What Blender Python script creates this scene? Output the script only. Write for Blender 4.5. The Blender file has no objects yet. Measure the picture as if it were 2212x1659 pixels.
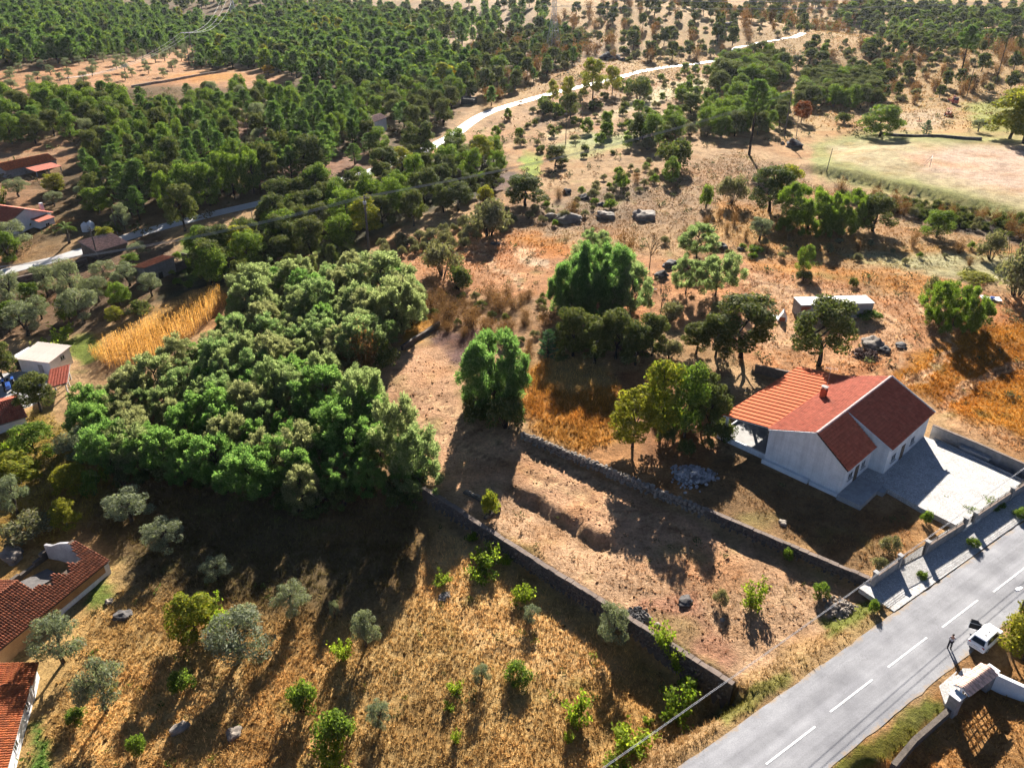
import bpy, bmesh, math, random
import numpy as np
from mathutils import Vector, Matrix
random.seed(7); RNG = np.random.default_rng(11)
S = bpy.context.scene
COL = S.collection
R = math.radians

# ---------------------------------------------------------------- camera, sky, sun, exposure
CAM_H, PITCH, FOV = 58.0, 29.0, 66.0
cam = bpy.data.cameras.new('camera'); cam.sensor_fit = 'HORIZONTAL'; cam.angle = R(FOV)
cam.clip_start = 1.0; cam.clip_end = 9000
camo = bpy.data.objects.new('camera', cam); COL.objects.link(camo)
camo.location = (0, 0, CAM_H); camo.rotation_euler = (R(90 - PITCH), 0, 0); S.camera = camo

HAZE = .00003
SUN_EL, SUN_AZ = 25.0, 82.5          # azimuth counted from +X towards +Y
w = bpy.data.worlds.new('World'); S.world = w; w.use_nodes = True
nt = w.node_tree; nt.nodes.clear()
sky = nt.nodes.new('ShaderNodeTexSky'); sky.sky_type = 'NISHITA'; sky.sun_disc = False; sky.altitude = 500; sky.air_density = .38; sky.dust_density = .1
sky.sun_elevation = R(SUN_EL); sky.sun_rotation = R(90 - SUN_AZ)
bg = nt.nodes.new('ShaderNodeBackground'); bg.inputs['Strength'].default_value = 0.05
wo = nt.nodes.new('ShaderNodeOutputWorld')
nt.links.new(sky.outputs[0], bg.inputs[0]); nt.links.new(bg.outputs[0], wo.inputs[0])
sl = bpy.data.lights.new('sun', 'SUN'); sl.energy = 5.0; sl.angle = R(0.5); sl.color = (1.0, 0.93, 0.83)
so = bpy.data.objects.new('sun', sl); COL.objects.link(so)
sd = Vector((math.cos(R(SUN_EL)) * math.cos(R(SUN_AZ)), math.cos(R(SUN_EL)) * math.sin(R(SUN_AZ)), math.sin(R(SUN_EL))))
so.rotation_euler = (-sd).to_track_quat('-Z', 'Y').to_euler(); so.location = (0, 200, 200)
S.view_settings.view_transform = 'Standard'; S.view_settings.look = 'None'
S.view_settings.gamma = 1; S.view_settings.use_curve_mapping = False
S.view_settings.exposure = 1.75
S.render.engine = 'CYCLES'
cy = S.cycles
cy.max_bounces = 5; cy.diffuse_bounces = 1; cy.glossy_bounces = 2; cy.transmission_bounces = 4
cy.transparent_max_bounces = 6; cy.volume_bounces = 0
cy.use_denoising = True
cy.caustics_reflective = False; cy.caustics_refractive = False
try: cy.use_light_tree = False
except Exception: pass

# ---------------------------------------------------------------- photo geometry (2212 x 1659 measuring frame)
FX, CX, CY = 1106 / math.tan(R(FOV / 2)), 1106.0, 829.5
SP, CP = math.sin(R(PITCH)), math.cos(R(PITCH))
def ray(px, py):
    dx = (px - CX) / FX; dy = (py - CY) / FX
    return np.array([dx, CP - dy * SP, -SP - dy * CP])
def flat(px, py, z=0.0):
    d = ray(px, py); t = (z - CAM_H) / d[2]
    return np.array([d[0] * t, d[1] * t])
def proj(x, y, z):
    zc = y * CP - (z - CAM_H) * SP
    yc = -(y * SP + (z - CAM_H) * CP)
    zc = np.maximum(zc, 1e-3)
    return CX + FX * x / zc, CY + FX * yc / zc, zc

# ---------------------------------------------------------------- terrain
def ss(a, b, x):
    t = np.clip((x - a) / (b - a), 0, 1); return t * t * (3 - 2 * t)
def _hash(ix, iy, s):
    v = np.sin(ix * 127.1 + iy * 311.7 + s * 74.7) * 43758.5453
    return v - np.floor(v)
def vnoise(x, y, s=0):
    ix = np.floor(x); iy = np.floor(y); fx = x - ix; fy = y - iy
    fx = fx * fx * (3 - 2 * fx); fy = fy * fy * (3 - 2 * fy)
    a = _hash(ix, iy, s); b = _hash(ix + 1, iy, s); c = _hash(ix, iy + 1, s); d = _hash(ix + 1, iy + 1, s)
    return (a * (1 - fx) + b * fx) * (1 - fy) + (c * (1 - fx) + d * fx) * fy
class Line:
    """A step line from A to B; s > 0 on the far / house side."""
    def __init__(self, a, b):
        self.a = np.array(a, float); self.b = np.array(b, float)
        d = self.b - self.a; self.L = np.hypot(*d); self.d = d / self.L
        self.n = np.array([-self.d[1], self.d[0]])
    def st(self, x, y):
        px = x - self.a[0]; py = y - self.a[1]
        return px * self.n[0] + py * self.n[1], (px * self.d[0] + py * self.d[1])
    def pt(self, t, s=0.0):
        return self.a + self.d * t + self.n * s
W1 = Line(flat(938, 1072, -2), flat(1580, 1475, -1.6))      # wall over the olive plot
W2 = Line(flat(1128, 940, -1), flat(1870, 1258, -1))        # wall below the house plot
PIT = Line(flat(1118, 1052, -2), flat(1330, 1172, -2))
BANK = Line(flat(1745, 372, 0), flat(2330, 508, 0))
RDA = np.array(flat(1657.5, 1651.5, -.6)); RDB = np.array(flat(2119, 1297, -.6))
_n = np.array([-(RDB - RDA)[1], (RDB - RDA)[0]]); _n = _n / np.hypot(*_n) * .45
ROAD = Line(RDA + _n, RDB + _n)      # the dashes run a little to one side of the middle
ROAD_HW = 3.55
HP1 = np.array([32.83, 85.01]); HANG = -46.3
HU = np.array([math.cos(R(HANG)), math.sin(R(HANG))]); HV = np.array([-HU[1], HU[0]])
def hloc(u, v): return HP1 + HU * u + HV * v
R2PX = [(-60, 612), (0, 590), (80, 570), (160, 548), (300, 505), (450, 465), (600, 430), (720, 395), (830, 360), (930, 318), (980, 292), (1012, 268), (1045, 248), (1090, 232),
        (1200, 200), (1310, 174), (1400, 152), (1500, 139), (1560, 130), (1588, 118), (1592, 104), (1640, 93), (1690, 84), (1735, 72), (1800, 68), (1850, 66)]
def base_h(x, y):
    x = np.asarray(x, float); y = np.asarray(y, float)
    d = np.hypot(x, y)
    h = -0.7 + 0 * x
    # house plot to the field behind: gentle rise
    h = h + 1.2 * ss(95, 150, y) * ss(-10, 40, x)
    # middle plot below wall 2
    s2, t2 = W2.st(x, y)
    i2 = ss(-2, 3, t2)
    h = h - 1.1 * (i2 * (1 - ss(-.30, .05, s2)) + (1 - i2) * (1 - ss(-9, 6, s2)))
    # olive plot below wall 1
    s1, t1 = W1.st(x, y)
    i1 = ss(-8, 1, t1)
    h = h - 1.9 * (i1 * (1 - ss(-.30, .05, s1)) + (1 - i1) * (1 - ss(-16, 4, s1)))
    h = h - 2.6 * ss(2, 60, -s1)
    h = h - 1.7 * ss(W1.L - 13, W1.L - 6, t1) * (1 - ss(-.30, .05, s1)) * np.exp(-(np.minimum(s1, 0) / 6.5) ** 2)
    # sunken patch beside the driveway
    sp, tp = PIT.st(x, y); sp = sp + 1.5 * (vnoise(x / 2.9, y / 2.9, 13) - .5) + .8 * (vnoise(x / 1.2, y / 1.2, 14) - .5)
    h = h - 1.2 * ss(-2.5, 1.5, tp) * (1 - ss(PIT.L - 2, PIT.L + 3, tp)) * (1 - ss(-.9, .35, sp)) * np.exp(-(np.minimum(sp, 0) / 5.5) ** 2)
    # valley with the lane and the stream
    h = h - 3.5 * np.exp(-((x + 100) / 60) ** 2 - ((y - 165) / 75) ** 2)
    # bank of the sports ground
    sb, tb = BANK.st(x, y)
    h = h + 2.0 * ss(-12, 6, tb) * ss(-1.6, 1.2, sb)
    # hills
    f = ss(230, 520, d)
    h = h + f * (7 * np.sin(x / 83 + .6) * np.cos(y / 120 + .3) + 5 * np.sin(x / 41 + y / 67 + 1.3)) * (0.35 + 0.65 * ss(300, 700, d))
    h = h + 8 * ss(320, 760, y) + 75 * ss(1000, 2300, d)
    # road verge comes up to the road
    sr, tr = ROAD.st(x, y)
    rb = 1 - ss(ROAD_HW + .5, ROAD_HW + 4.2, np.abs(sr))
    h = h * (1 - rb) + (-0.62) * rb
    hb = ss(ROAD_HW + 1, ROAD_HW + 9, -sr) * (d < 140)         # garden plots across the road
    h = h * (1 - hb) + (-0.9) * hb
    return h
def flatmask(x, y):
    sr, tr = ROAD.st(x, y)
    m = ss(ROAD_HW - .2, ROAD_HW + 1.2, np.abs(sr))
    rx, ry = x - HP1[0], y - HP1[1]
    u = rx * HU[0] + ry * HU[1]; v = rx * HV[0] + ry * HV[1]
    ins = ss(-9, -7.5, u) * (1 - ss(26, 28, u)) * ss(-3, -1, v) * (1 - ss(21, 23, v))
    return m * (1 - ins)
LANE = None
def H(x, y):
    x = np.asarray(x, float); y = np.asarray(y, float)
    h = base_h(x, y)
    b = .30 * (vnoise(x / 7.3, y / 7.3, 3) - .5) + .22 * (vnoise(x / 2.4, y / 2.4, 4) - .5) + .12 * (vnoise(x / 1.1, y / 1.1, 5) - .5)
    h = h + b * flatmask(x, y)
    if LANE is not None:
        near = (y > 120)
        if np.any(near):
            xs = np.atleast_1d(x); ys = np.atleast_1d(y); hs = np.atleast_1d(h).astype(float)
            dmin = np.full(xs.shape, 1e9); zz = np.zeros(xs.shape)
            sel = (ys > 110)
            for (a, b2, za, zb) in LANE:
                ab = b2 - a; L2 = ab @ ab
                t = np.clip(((xs - a[0]) * ab[0] + (ys - a[1]) * ab[1]) / L2, 0, 1)
                dd = np.hypot(xs - a[0] - t * ab[0], ys - a[1] - t * ab[1])
                m = dd < dmin
                dmin = np.where(m, dd, dmin); zz = np.where(m, za + t * (zb - za), zz)
            k = (1 - ss(2.6, 6.0, dmin)) * sel
            hs = hs * (1 - k) + (zz - .05) * k
            h = hs.reshape(np.shape(x)) if np.ndim(x) else hs[0]
    return h
_T = np.concatenate([np.linspace(30, 420, 900), np.geomspace(421, 4200, 700)])
def at(px, py):
    """ground point seen at a spot of the photo"""
    d = ray(px, py); d = d / np.linalg.norm(d)
    f = CAM_H + d[2] * _T - H(d[0] * _T, d[1] * _T)
    k = np.nonzero(f < 0)[0]
    if len(k) == 0: t = 1500.0
    else:
        i = k[0]; lo, hi = _T[max(i - 1, 0)], _T[i]
        g0 = f[max(i - 1, 0)]; g1 = f[i]
        t = lo + (hi - lo) * g0 / max(g0 - g1, 1e-9)
    x, y = d[0] * t, d[1] * t
    return Vector((x, y, float(H(x, y))))
_l = [at(*p) for p in R2PX]
LANE = [(np.array(a[:2]), np.array(b[:2]), a[2], b[2]) for a, b in zip(_l[:-1], _l[1:])]
LANE_PTS = _l
def height_to(base, py):
    """metres above base whose picture row is py"""
    # row = CY + FX*yc/zc with z = base.z + s
    k = (py - CY) / FX
    y, z0 = base[1], base[2] - CAM_H
    # -(y*SP + z*CP) = k*(y*CP - z*SP)  ->  z (k*SP - CP) = k*y*CP + y*SP
    z = (k * y * CP + y * SP) / (k * SP - CP)
    return max(z - z0, .15)
def mpp(p):
    """metres per measuring pixel at a point"""
    return float(proj(p[0], p[1], p[2])[2]) / FX

# ---------------------------------------------------------------- object helpers
def tag(o, label=None, cat=None, group=None, kind=None):
    if label: o['label'] = label
    if cat: o['category'] = cat
    if group: o['group'] = group
    if kind: o['kind'] = kind
    return o
def link(o, parent=None):
    COL.objects.link(o)
    if parent is not None: o.parent = parent
    return o
def empty(name, loc, rz=0, label=None, cat=None, group=None):
    o = bpy.data.objects.new(name, None); o.location = loc; o.rotation_euler = (0, 0, rz); o.empty_display_size = .3
    link(o); return tag(o, label, cat, group)
def mesh_np(name, V, F, mat=None, smooth=False):
    """V (n,3); F (m,k) array of equal-size faces or list of such arrays"""
    if not isinstance(F, list): F = [F]
    me = bpy.data.meshes.new(name)
    V = np.asarray(V, np.float32).reshape(-1, 3)
    F = [np.asarray(f, np.int32) for f in F if len(f)]
    me.vertices.add(len(V)); me.vertices.foreach_set('co', V.ravel())
    tot = np.concatenate([np.full(len(f), f.shape[1], np.int32) for f in F])
    idx = np.concatenate([f.ravel() for f in F])
    st = np.concatenate([[0], np.cumsum(tot)[:-1]]).astype(np.int32)
    me.loops.add(len(idx)); me.loops.foreach_set('vertex_index', idx)
    me.polygons.add(len(tot)); me.polygons.foreach_set('loop_start', st)
    if smooth: me.polygons.foreach_set('use_smooth', np.ones(len(tot), bool))
    if mat:
        for m in (mat if isinstance(mat, (list, tuple)) else [mat]): me.materials.append(m)
    me.update(calc_edges=True); me.validate()
    return me
def obj(name, me, parent=None, loc=None, rot=None, scale=None):
    o = bpy.data.objects.new(name, me)
    if loc is not None: o.location = loc
    if rot is not None: o.rotation_euler = rot
    if scale is not None: o.scale = scale
    return link(o, parent)
class MB:
    """collects simple solids into one mesh"""
    def __init__(self): self.v = []; self.f = []
    def add(self, vs, fs):
        n = len(self.v); self.v += [tuple(map(float, p)) for p in vs]; self.f += [tuple(i + n for i in f) for f in fs]; return self
    def box(self, x0, y0, z0, x1, y1, z1):
        return self.add([(x0, y0, z0), (x1, y0, z0), (x1, y1, z0), (x0, y1, z0), (x0, y0, z1), (x1, y0, z1), (x1, y1, z1), (x0, y1, z1)],
                        [(0, 3, 2, 1), (4, 5, 6, 7), (0, 1, 5, 4), (1, 2, 6, 5), (2, 3, 7, 6), (3, 0, 4, 7)])
    def prism(self, poly, h0, h1, axis='z', caps=(True, True)):
        """poly of 2-D points extruded; axis z: (x,y), axis y: (x,z)"""
        n = len(poly)
        if axis == 'z': a = [(p[0], p[1], h0) for p in poly] + [(p[0], p[1], h1) for p in poly]
        else: a = [(p[0], h0, p[1]) for p in poly] + [(p[0], h1, p[1]) for p in poly]
        fs = [(i, (i + 1) % n, n + (i + 1) % n, n + i) for i in range(n)]
        if caps[0]: fs.append(tuple(range(n))[::-1])
        if caps[1]: fs.append(tuple(range(n, 2 * n)))
        return self.add(a, fs)
    def bar(self, a, b, r0, r1=None, n=6, cap=True):
        a = Vector(a); b = Vector(b); r1 = r0 if r1 is None else r1
        d = (b - a); d.normalize(); u = d.orthogonal().normalized(); v = d.cross(u)
        vs = [a + (u * math.cos(k * 2 * math.pi / n) + v * math.sin(k * 2 * math.pi / n)) * r0 for k in range(n)]
        vs += [b + (u * math.cos(k * 2 * math.pi / n) + v * math.sin(k * 2 * math.pi / n)) * r1 for k in range(n)]
        fs = [(k, (k + 1) % n, n + (k + 1) % n, n + k) for k in range(n)]
        if cap: fs += [tuple(range(n))[::-1], tuple(range(n, 2 * n))]
        return self.add(vs, fs)
    def tube(self, pts, rs, n=6):
        pts = [Vector(p) for p in pts]
        ring = []
        for i, p in enumerate(pts):
            d = (pts[min(i + 1, len(pts) - 1)] - pts[max(i - 1, 0)]).normalized()
            u = d.cross(Vector((.31, .95, .02))).normalized() if abs(d.y) < .9 else d.cross(Vector((1, 0, 0))).normalized()
            v = d.cross(u)
            ring += [p + (u * math.cos(k * 2 * math.pi / n) + v * math.sin(k * 2 * math.pi / n)) * rs[i] for k in range(n)]
        fs = [(i * n + k, i * n + (k + 1) % n, (i + 1) * n + (k + 1) % n, (i + 1) * n + k) for i in range(len(pts) - 1) for k in range(n)]
        fs += [tuple(range(n))[::-1], tuple(range((len(pts) - 1) * n, len(pts) * n))]
        return self.add(ring, fs)
    def slab(self, p, q, r, s, t):
        """a quad p q r s thickened by t against its normal"""
        p, q, r, s = map(Vector, (p, q, r, s)); nrm = (q - p).cross(s - p).normalized() * t
        return self.add([p, q, r, s, p - nrm, q - nrm, r - nrm, s - nrm], [(0, 1, 2, 3), (7, 6, 5, 4), (0, 4, 5, 1), (1, 5, 6, 2), (2, 6, 7, 3), (3, 7, 4, 0)])
    def lathe(self, prof, n=10, c=(0, 0, 0)):
        vs = [(c[0] + r * math.cos(2 * math.pi * k / n), c[1] + r * math.sin(2 * math.pi * k / n), c[2] + z) for r, z in prof for k in range(n)]
        m = len(prof)
        fs = [(i * n + k, i * n + (k + 1) % n, (i + 1) * n + (k + 1) % n, (i + 1) * n + k) for i in range(m - 1) for k in range(n)]
        fs += [tuple(range(n))[::-1], tuple(range((m - 1) * n, m * n))]
        return self.add(vs, fs)
    def mesh(self, name, mat=None, smooth=False):
        me = bpy.data.meshes.new(name); me.from_pydata(self.v, [], self.f)
        if mat:
            for m in (mat if isinstance(mat, (list, tuple)) else [mat]): me.materials.append(m)
        if smooth:
            me.polygons.foreach_set('use_smooth', np.ones(len(me.polygons), bool))
        me.update(); return me
    def build(self, name, mat=None, parent=None, loc=None, rot=None, smooth=False):
        return obj(name, self.mesh(name, mat, smooth), parent, loc, rot)

# ---------------------------------------------------------------- materials
def nodes(name):
    m = bpy.data.materials.new(name); m.use_nodes = True; t = m.node_tree; t.nodes.clear()
    out = t.nodes.new('ShaderNodeOutputMaterial')
    return m, t, out
def N(t, typ, **kw):
    n = t.nodes.new(typ)
    for k, v in kw.items():
        if k in n.inputs: n.inputs[k].default_value = v
        else: setattr(n, k, v)
    return n
def mixc(t, a, b, fac, blend='MIX'):
    n = t.nodes.new('ShaderNodeMix'); n.data_type = 'RGBA'; n.blend_type = blend
    for sock, v in ((n.inputs[0], fac), (n.inputs[6], a), (n.inputs[7], b)):
        if hasattr(v, 'is_output') or isinstance(v, bpy.types.NodeSocket): t.links.new(v, sock)
        elif isinstance(v, (int, float)): sock.default_value = v
        else: sock.default_value = (*v, 1) if len(v) == 3 else v
    return n.outputs[2]
def mrange(t, v, a, b, c, d):
    n = t.nodes.new('ShaderNodeMapRange'); t.links.new(v, n.inputs[0])
    for i, k in enumerate((a, b, c, d)): n.inputs[i + 1].default_value = k
    return n.outputs[0]
def coords(t, kind='Object'):
    if kind == 'World': return t.nodes.new('ShaderNodeNewGeometry').outputs['Position']
    return t.nodes.new('ShaderNodeTexCoord').outputs[kind]
def noise(t, vec, scale, detail=4, rough=.6):
    n = t.nodes.new('ShaderNodeTexNoise'); n.inputs['Scale'].default_value = scale; n.inputs['Detail'].default_value = detail
    n.inputs['Roughness'].default_value = rough; t.links.new(vec, n.inputs['Vector']); return n.outputs[0]
def simple(name, col, rough=.8, col2=None, scale=2.5, var=.35, bump=.0, bscale=25, spec=.25, metal=0, rnd=0.0, kind='Object', streak=False):
    """noise-mottled surface; rnd adds a tone per object / loose piece"""
    m, t, out = nodes(name); vec = coords(t, kind)
    b = N(t, 'ShaderNodeBsdfPrincipled'); b.inputs['Roughness'].default_value = rough
    b.inputs['Specular IOR Level'].default_value = spec; b.inputs['Metallic'].default_value = metal
    c2 = col2 or tuple(c * (1 - var) for c in col)
    f = mrange(t, noise(t, vec, scale, 6, .65), .35, .65, 0, 1)
    c = mixc(t, col, c2, f)
    fine = mrange(t, noise(t, vec, scale * 9, 3, .6), .3, .7, 1 - var * .5, 1 + var * .4)
    c = mixc(t, c, fine, 1.0, 'MULTIPLY')
    if streak:
        mp = N(t, 'ShaderNodeMapping'); mp.inputs['Scale'].default_value = (1.6, 1.6, .12); t.links.new(vec, mp.inputs[0])
        c = mixc(t, c, mrange(t, noise(t, mp.outputs[0], 1.1, 5, .7),   .42, .72, 1.04, .84), 1.0, 'MULTIPLY')
    if rnd:
        oi = t.nodes.new('ShaderNodeObjectInfo'); ge = t.nodes.new('ShaderNodeNewGeometry')
        ad = N(t, 'ShaderNodeMath', operation='ADD'); t.links.new(oi.outputs['Random'], ad.inputs[0]); t.links.new(ge.outputs['Random Per Island'], ad.inputs[1])
        fr = N(t, 'ShaderNodeMath', operation='FRACT'); t.links.new(ad.outputs[0], fr.inputs[0])
        c = mixc(t, c, mrange(t, fr.outputs[0], 0, 1, 1 - rnd, 1 + rnd), 1.0, 'MULTIPLY')
    t.links.new(c, b.inputs['Base Color'])
    if bump:
        bp = N(t, 'ShaderNodeBump'); bp.inputs['Strength'].default_value = bump; bp.inputs['Distance'].default_value = .05
        t.links.new(noise(t, vec, bscale, 4, .7), bp.inputs['Height']); t.links.new(bp.outputs[0], b.inputs['Normal'])
    t.links.new(b.outputs[0], out.inputs[0]); return m
def leafmat(name, cols, trans=.45, tcol=None, hue=.25):
    """leaf: tone varies per plant and per leaf; light passes through"""
    m, t, out = nodes(name)
    oi = t.nodes.new('ShaderNodeObjectInfo'); ge = t.nodes.new('ShaderNodeNewGeometry')
    a = mixc(t, cols[0], cols[1], oi.outputs['Random'])
    c = mixc(t, a, cols[2], mrange(t, ge.outputs['Random Per Island'], .45, 1, 0, .85))
    c = mixc(t, c, mrange(t, ge.outputs['Random Per Island'], 0, 1, .72, 1.25), 1.0, 'MULTIPLY')
    d = N(t, 'ShaderNodeBsdfPrincipled'); d.inputs['Roughness'].default_value = .75; d.inputs['Specular IOR Level'].default_value = .08
    t.links.new(c, d.inputs['Base Color'])
    tr = N(t, 'ShaderNodeBsdfTranslucent')
    tc = mixc(t, c, tcol or (1.25, 1.3, .7), 1.0, 'MULTIPLY'); t.links.new(tc, tr.inputs['Color'])
    mx = N(t, 'ShaderNodeMixShader'); mx.inputs[0].default_value = trans
    t.links.new(d.outputs[0], mx.inputs[1]); t.links.new(tr.outputs[0], mx.inputs[2]); t.links.new(mx.outputs[0], out.inputs[0])
    return m
MAT = {}
MAT['mimosa'] = leafmat('mimosa_leaf', [(.22, .255, .12), (.15, .245, .095), (.28, .30, .16)], .62, (1.25, 1.3, .9))
MAT['paleacacia'] = leafmat('pale_acacia_leaf', [(.235, .25, .125), (.215, .24, .115), (.28, .285, .16)], .6, (1.25, 1.25, .9))
MAT['vividacacia'] = leafmat('vivid_acacia_leaf', [(.125, .235, .07), (.12, .225, .075), (.20, .285, .11)], .6, (1.25, 1.3, .8))
MAT['underlay'] = simple('shade_dark_underlay', (.035, .025, .02), .95, var=.3)  # roof deck painted near black to put shade in the gaps under tiles
MAT['greenacacia'] = leafmat('green_acacia_leaf', [(.12, .235, .07), (.14, .25, .075), (.21, .29, .10)], .62, (1.25, 1.3, .8))
MAT['oak'] = leafmat('oak_leaf', [(.105, .125, .035), (.08, .115, .038), (.16, .155, .055)], .42)
MAT['olive'] = leafmat('olive_leaf', [(.19, .21, .135), (.16, .195, .135), (.26, .27, .20)], .42)
MAT['pine'] = leafmat('pine_needles', [(.075, .15, .045), (.10, .17, .045), (.15, .205, .07)], .45)
MAT['yellow'] = leafmat('yellowing_leaf', [(.24, .235, .03), (.17, .21, .03), (.33, .28, .035)], .5)
MAT['gold'] = leafmat('golden_leaf', [(.34, .22, .015), (.32, .22, .02), (.40, .28, .03)], .5)
MAT['lime'] = leafmat('vine_leaf', [(.21, .28, .03), (.16, .25, .03), (.31, .35, .05)], .55)
MAT['fresh'] = leafmat('fresh_leaf', [(.11, .18, .035), (.13, .20, .032), (.21, .26, .05)], .48)
MAT['broom'] = leafmat('broom_twig', [(.19, .18, .095), (.16, .165, .095), (.27, .24, .15)], .38)
MAT['dry'] = leafmat('dry_leaf', [(.20, .115, .045), (.16, .10, .045), (.28, .17, .07)], .35, (1.2, 1.0, .7))
MAT['rust'] = leafmat('rust_leaf', [(.22, .08, .03), (.2, .07, .025), (.3, .12, .04)], .35, (1.2, 1.0, .7))
MAT['conifer'] = leafmat('blue_conifer', [(.06, .13, .07), (.06, .12, .07), (.10, .18, .10)], .35)
MAT['corn'] = leafmat('dry_corn', [(.66, .40, .10), (.60, .34, .08), (.72, .50, .2)], .5, (1.2, 1.0, .7))
MAT['bark'] = simple('bark', (.085, .065, .05), .9, var=.5, scale=4, bump=.4)
MAT['darkbark'] = simple('dark_bark', (.04, .032, .027), .9, var=.5, scale=4, bump=.4)
MAT['rock'] = simple('granite', (.34, .285, .23), .85, (.18, .15, .125), 1.3, .4, .5, 9, rnd=.2)
MAT['darkrock'] = simple('dark_granite', (.12, .11, .105), .85, (.06, .055, .055), 1.3, .4, .5, 9, rnd=.2)
MAT['rubble'] = simple('broken_stone', (.42, .41, .42), .85, (.25, .24, .24), 3, .4, .3, 12, rnd=.3)
MAT['masonry'] = simple('old_masonry', (.16, .13, .105), .9, (.08, .066, .057), 1.6, .45, .7, 5)
MAT['cap'] = simple('wall_cap', (.25, .19, .155), .9, (.15, .115, .095), 1.5, .35, .3, 10)
MAT['concrete'] = simple('concrete', (.42, .41, .40), .85, (.30, .29, .28), 1.2, .25, .15, 14)
MAT['greyblock'] = simple('grey_blockwork', (.33, .31, .30), .9, (.22, .21, .20), 1.5, .3, .3, 9, rnd=.12)
MAT['mortar'] = simple('mortar', (.30, .28, .26), .95, var=.2)
MAT['white'] = simple('white_plaster', (.80, .80, .80), .8, (.66, .66, .66), .9, .15, .1, 18)
MAT['plaster'] = simple('weathered_plaster', (.78, .775, .77), .85, (.64, .635, .63), .7, .18, .15, 16, streak=True)
MAT['greyplaster'] = simple('bare_grey_plaster', (.46, .45, .46), .85, (.30, .29, .30), .9, .3, .2, 14, streak=True)
MAT['ochre'] = simple('ochre_render', (.42, .24, .11), .85, (.30, .17, .08), 1.0, .3, .2, 12)
MAT['tile'] = simple('red_clay_tile', (.50, .145, .085), .8, (.38, .09, .05), 1.4, .25, rnd=.16)
MAT['oldtile'] = simple('weathered_clay_tile', (.40, .13, .055), .8, (.24, .085, .05), 1.6, .4, rnd=.35)
MAT['orangetile'] = simple('orange_clay_tile', (.50, .15, .045), .8, (.34, .10, .04), 1.6, .35, rnd=.3)
MAT['paletile'] = simple('pale_clay_tile', (.72, .50, .42), .8, (.58, .37, .29), 1.6, .3, rnd=.25)
MAT['ridge'] = simple('ridge_tile', (.55, .36, .33), .7, var=.25, rnd=.15)
MAT['sheet'] = simple('red_metal_sheet', (.52, .14, .06), .85, (.44, .11, .05), .5, .12, spec=.04, rnd=.06)
MAT['palesheet'] = simple('pale_sheet', (.72, .60, .52), .5, (.62, .50, .43), .5, .15, spec=.4, rnd=.05)
MAT['whitesheet'] = simple('white_sheet', (.80, .79, .77), .55, (.70, .69, .68), .6, .1, spec=.4, rnd=.04)
MAT['metal'] = simple('grey_metal', (.35, .35, .36), .45, var=.15, metal=.6)
MAT['iron'] = simple('dark_iron', (.035, .033, .032), .6, var=.3)
MAT['wood'] = simple('old_timber', (.17, .12, .085), .85, var=.4, scale=6)
MAT['pole'] = simple('weathered_pole', (.16, .135, .115), .85, var=.3)
MAT['wire'] = simple('wire', (.42, .42, .43), .7, var=.1)
MAT['brick'] = simple('hollow_brick', (.38, .12, .055), .85, (.25, .08, .04), 3, .3, rnd=.25)
MAT['darkbrick'] = simple('old_brick_pieces', (.12, .06, .045), .85, (.07, .04, .035), 3, .3, rnd=.35)
MAT['glass'] = simple('dark_glass', (.02, .025, .03), .08, var=.1, spec=.6)
MAT['dark'] = simple('dark_void', (.012, .011, .011), .9, var=.3)
MAT['rubber'] = simple('rubber', (.02, .02, .02), .8, var=.3)
# ---------------------------------------------------------------- ground sheet
PAINT = []   # (polygon in the photo, colour, feather in px)
def paint(col, fe, *pts): PAINT.append((np.array(pts, float), np.array(col, float), fe))
paint((.38, .245, .105), 30, (1010, -60), (2400, -60), (2400, 310), (1700, 310), (1480, 200), (1300, 130), (1150, 220), (1040, 260), (1000, 120))
paint((.36, .225, .095), 20, (1160, 90), (1260, 80), (1300, 130), (1240, 170), (1160, 210), (1060, 240), (1090, 170))
paint((.62, .47, .27), 8, (1170, 118), (1230, 112), (1240, 128), (1190, 140))
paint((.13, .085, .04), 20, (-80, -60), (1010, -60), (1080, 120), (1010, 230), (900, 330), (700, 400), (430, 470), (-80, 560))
paint((.30, .20, .10), 25, (600, -40), (1010, -60), (1150, -40), (1160, 80), (1000, 120), (900, 60))
paint((.20, .13, .065), 25, (1020, 60), (1150, 50), (1400, 120), (1250, 130), (1080, 200))
paint((.40, .22, .11), 8, (-60, 196), (-60, 155), (150, 140), (330, 122), (420, 100), (445, 150), (560, 152), (640, 170), (560, 190), (300, 185), (90, 205))
paint((.40, .19, .045), 8, (360, 168), (420, 158), (510, 156), (540, 170), (430, 182))
paint((.25, .14, .09), 14, (480, 270), (560, 265), (600, 330), (800, 330), (800, 360), (640, 400), (520, 400), (540, 330))
paint((.30, .17, .10), 10, (500, 225), (560, 215), (570, 260), (510, 260))
paint((.30, .17, .09), 12, (-60, 300), (150, 300), (180, 330), (60, 400), (100, 420), (60, 470), (-60, 470))
paint((.42, .20, .06), 8, (120, 480), (150, 470), (150, 500), (120, 500))
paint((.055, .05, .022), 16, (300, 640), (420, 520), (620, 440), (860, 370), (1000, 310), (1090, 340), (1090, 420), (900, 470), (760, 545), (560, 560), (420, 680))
paint((.12, .17, .03), 8, (395, 520), (470, 505), (500, 545), (420, 610), (380, 560))
paint((.17, .21, .04), 8, (660, 535), (740, 520), (800, 545), (790, 575), (680, 570))
paint((.25, .33, .06), 4, (1122, 325), (1172, 325), (1165, 378), (1128, 378))
paint((.16, .11, .09), 4, (1060, 385), (1110, 370), (1130, 395), (1080, 420))
paint((.36, .22, .11), 14, (1000, 300), (1060, 250), (1220, 205), (1330, 190), (1420, 175), (1540, 150), (1560, 215), (1430, 270), (1390, 300), (1190, 340), (1120, 330))
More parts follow.
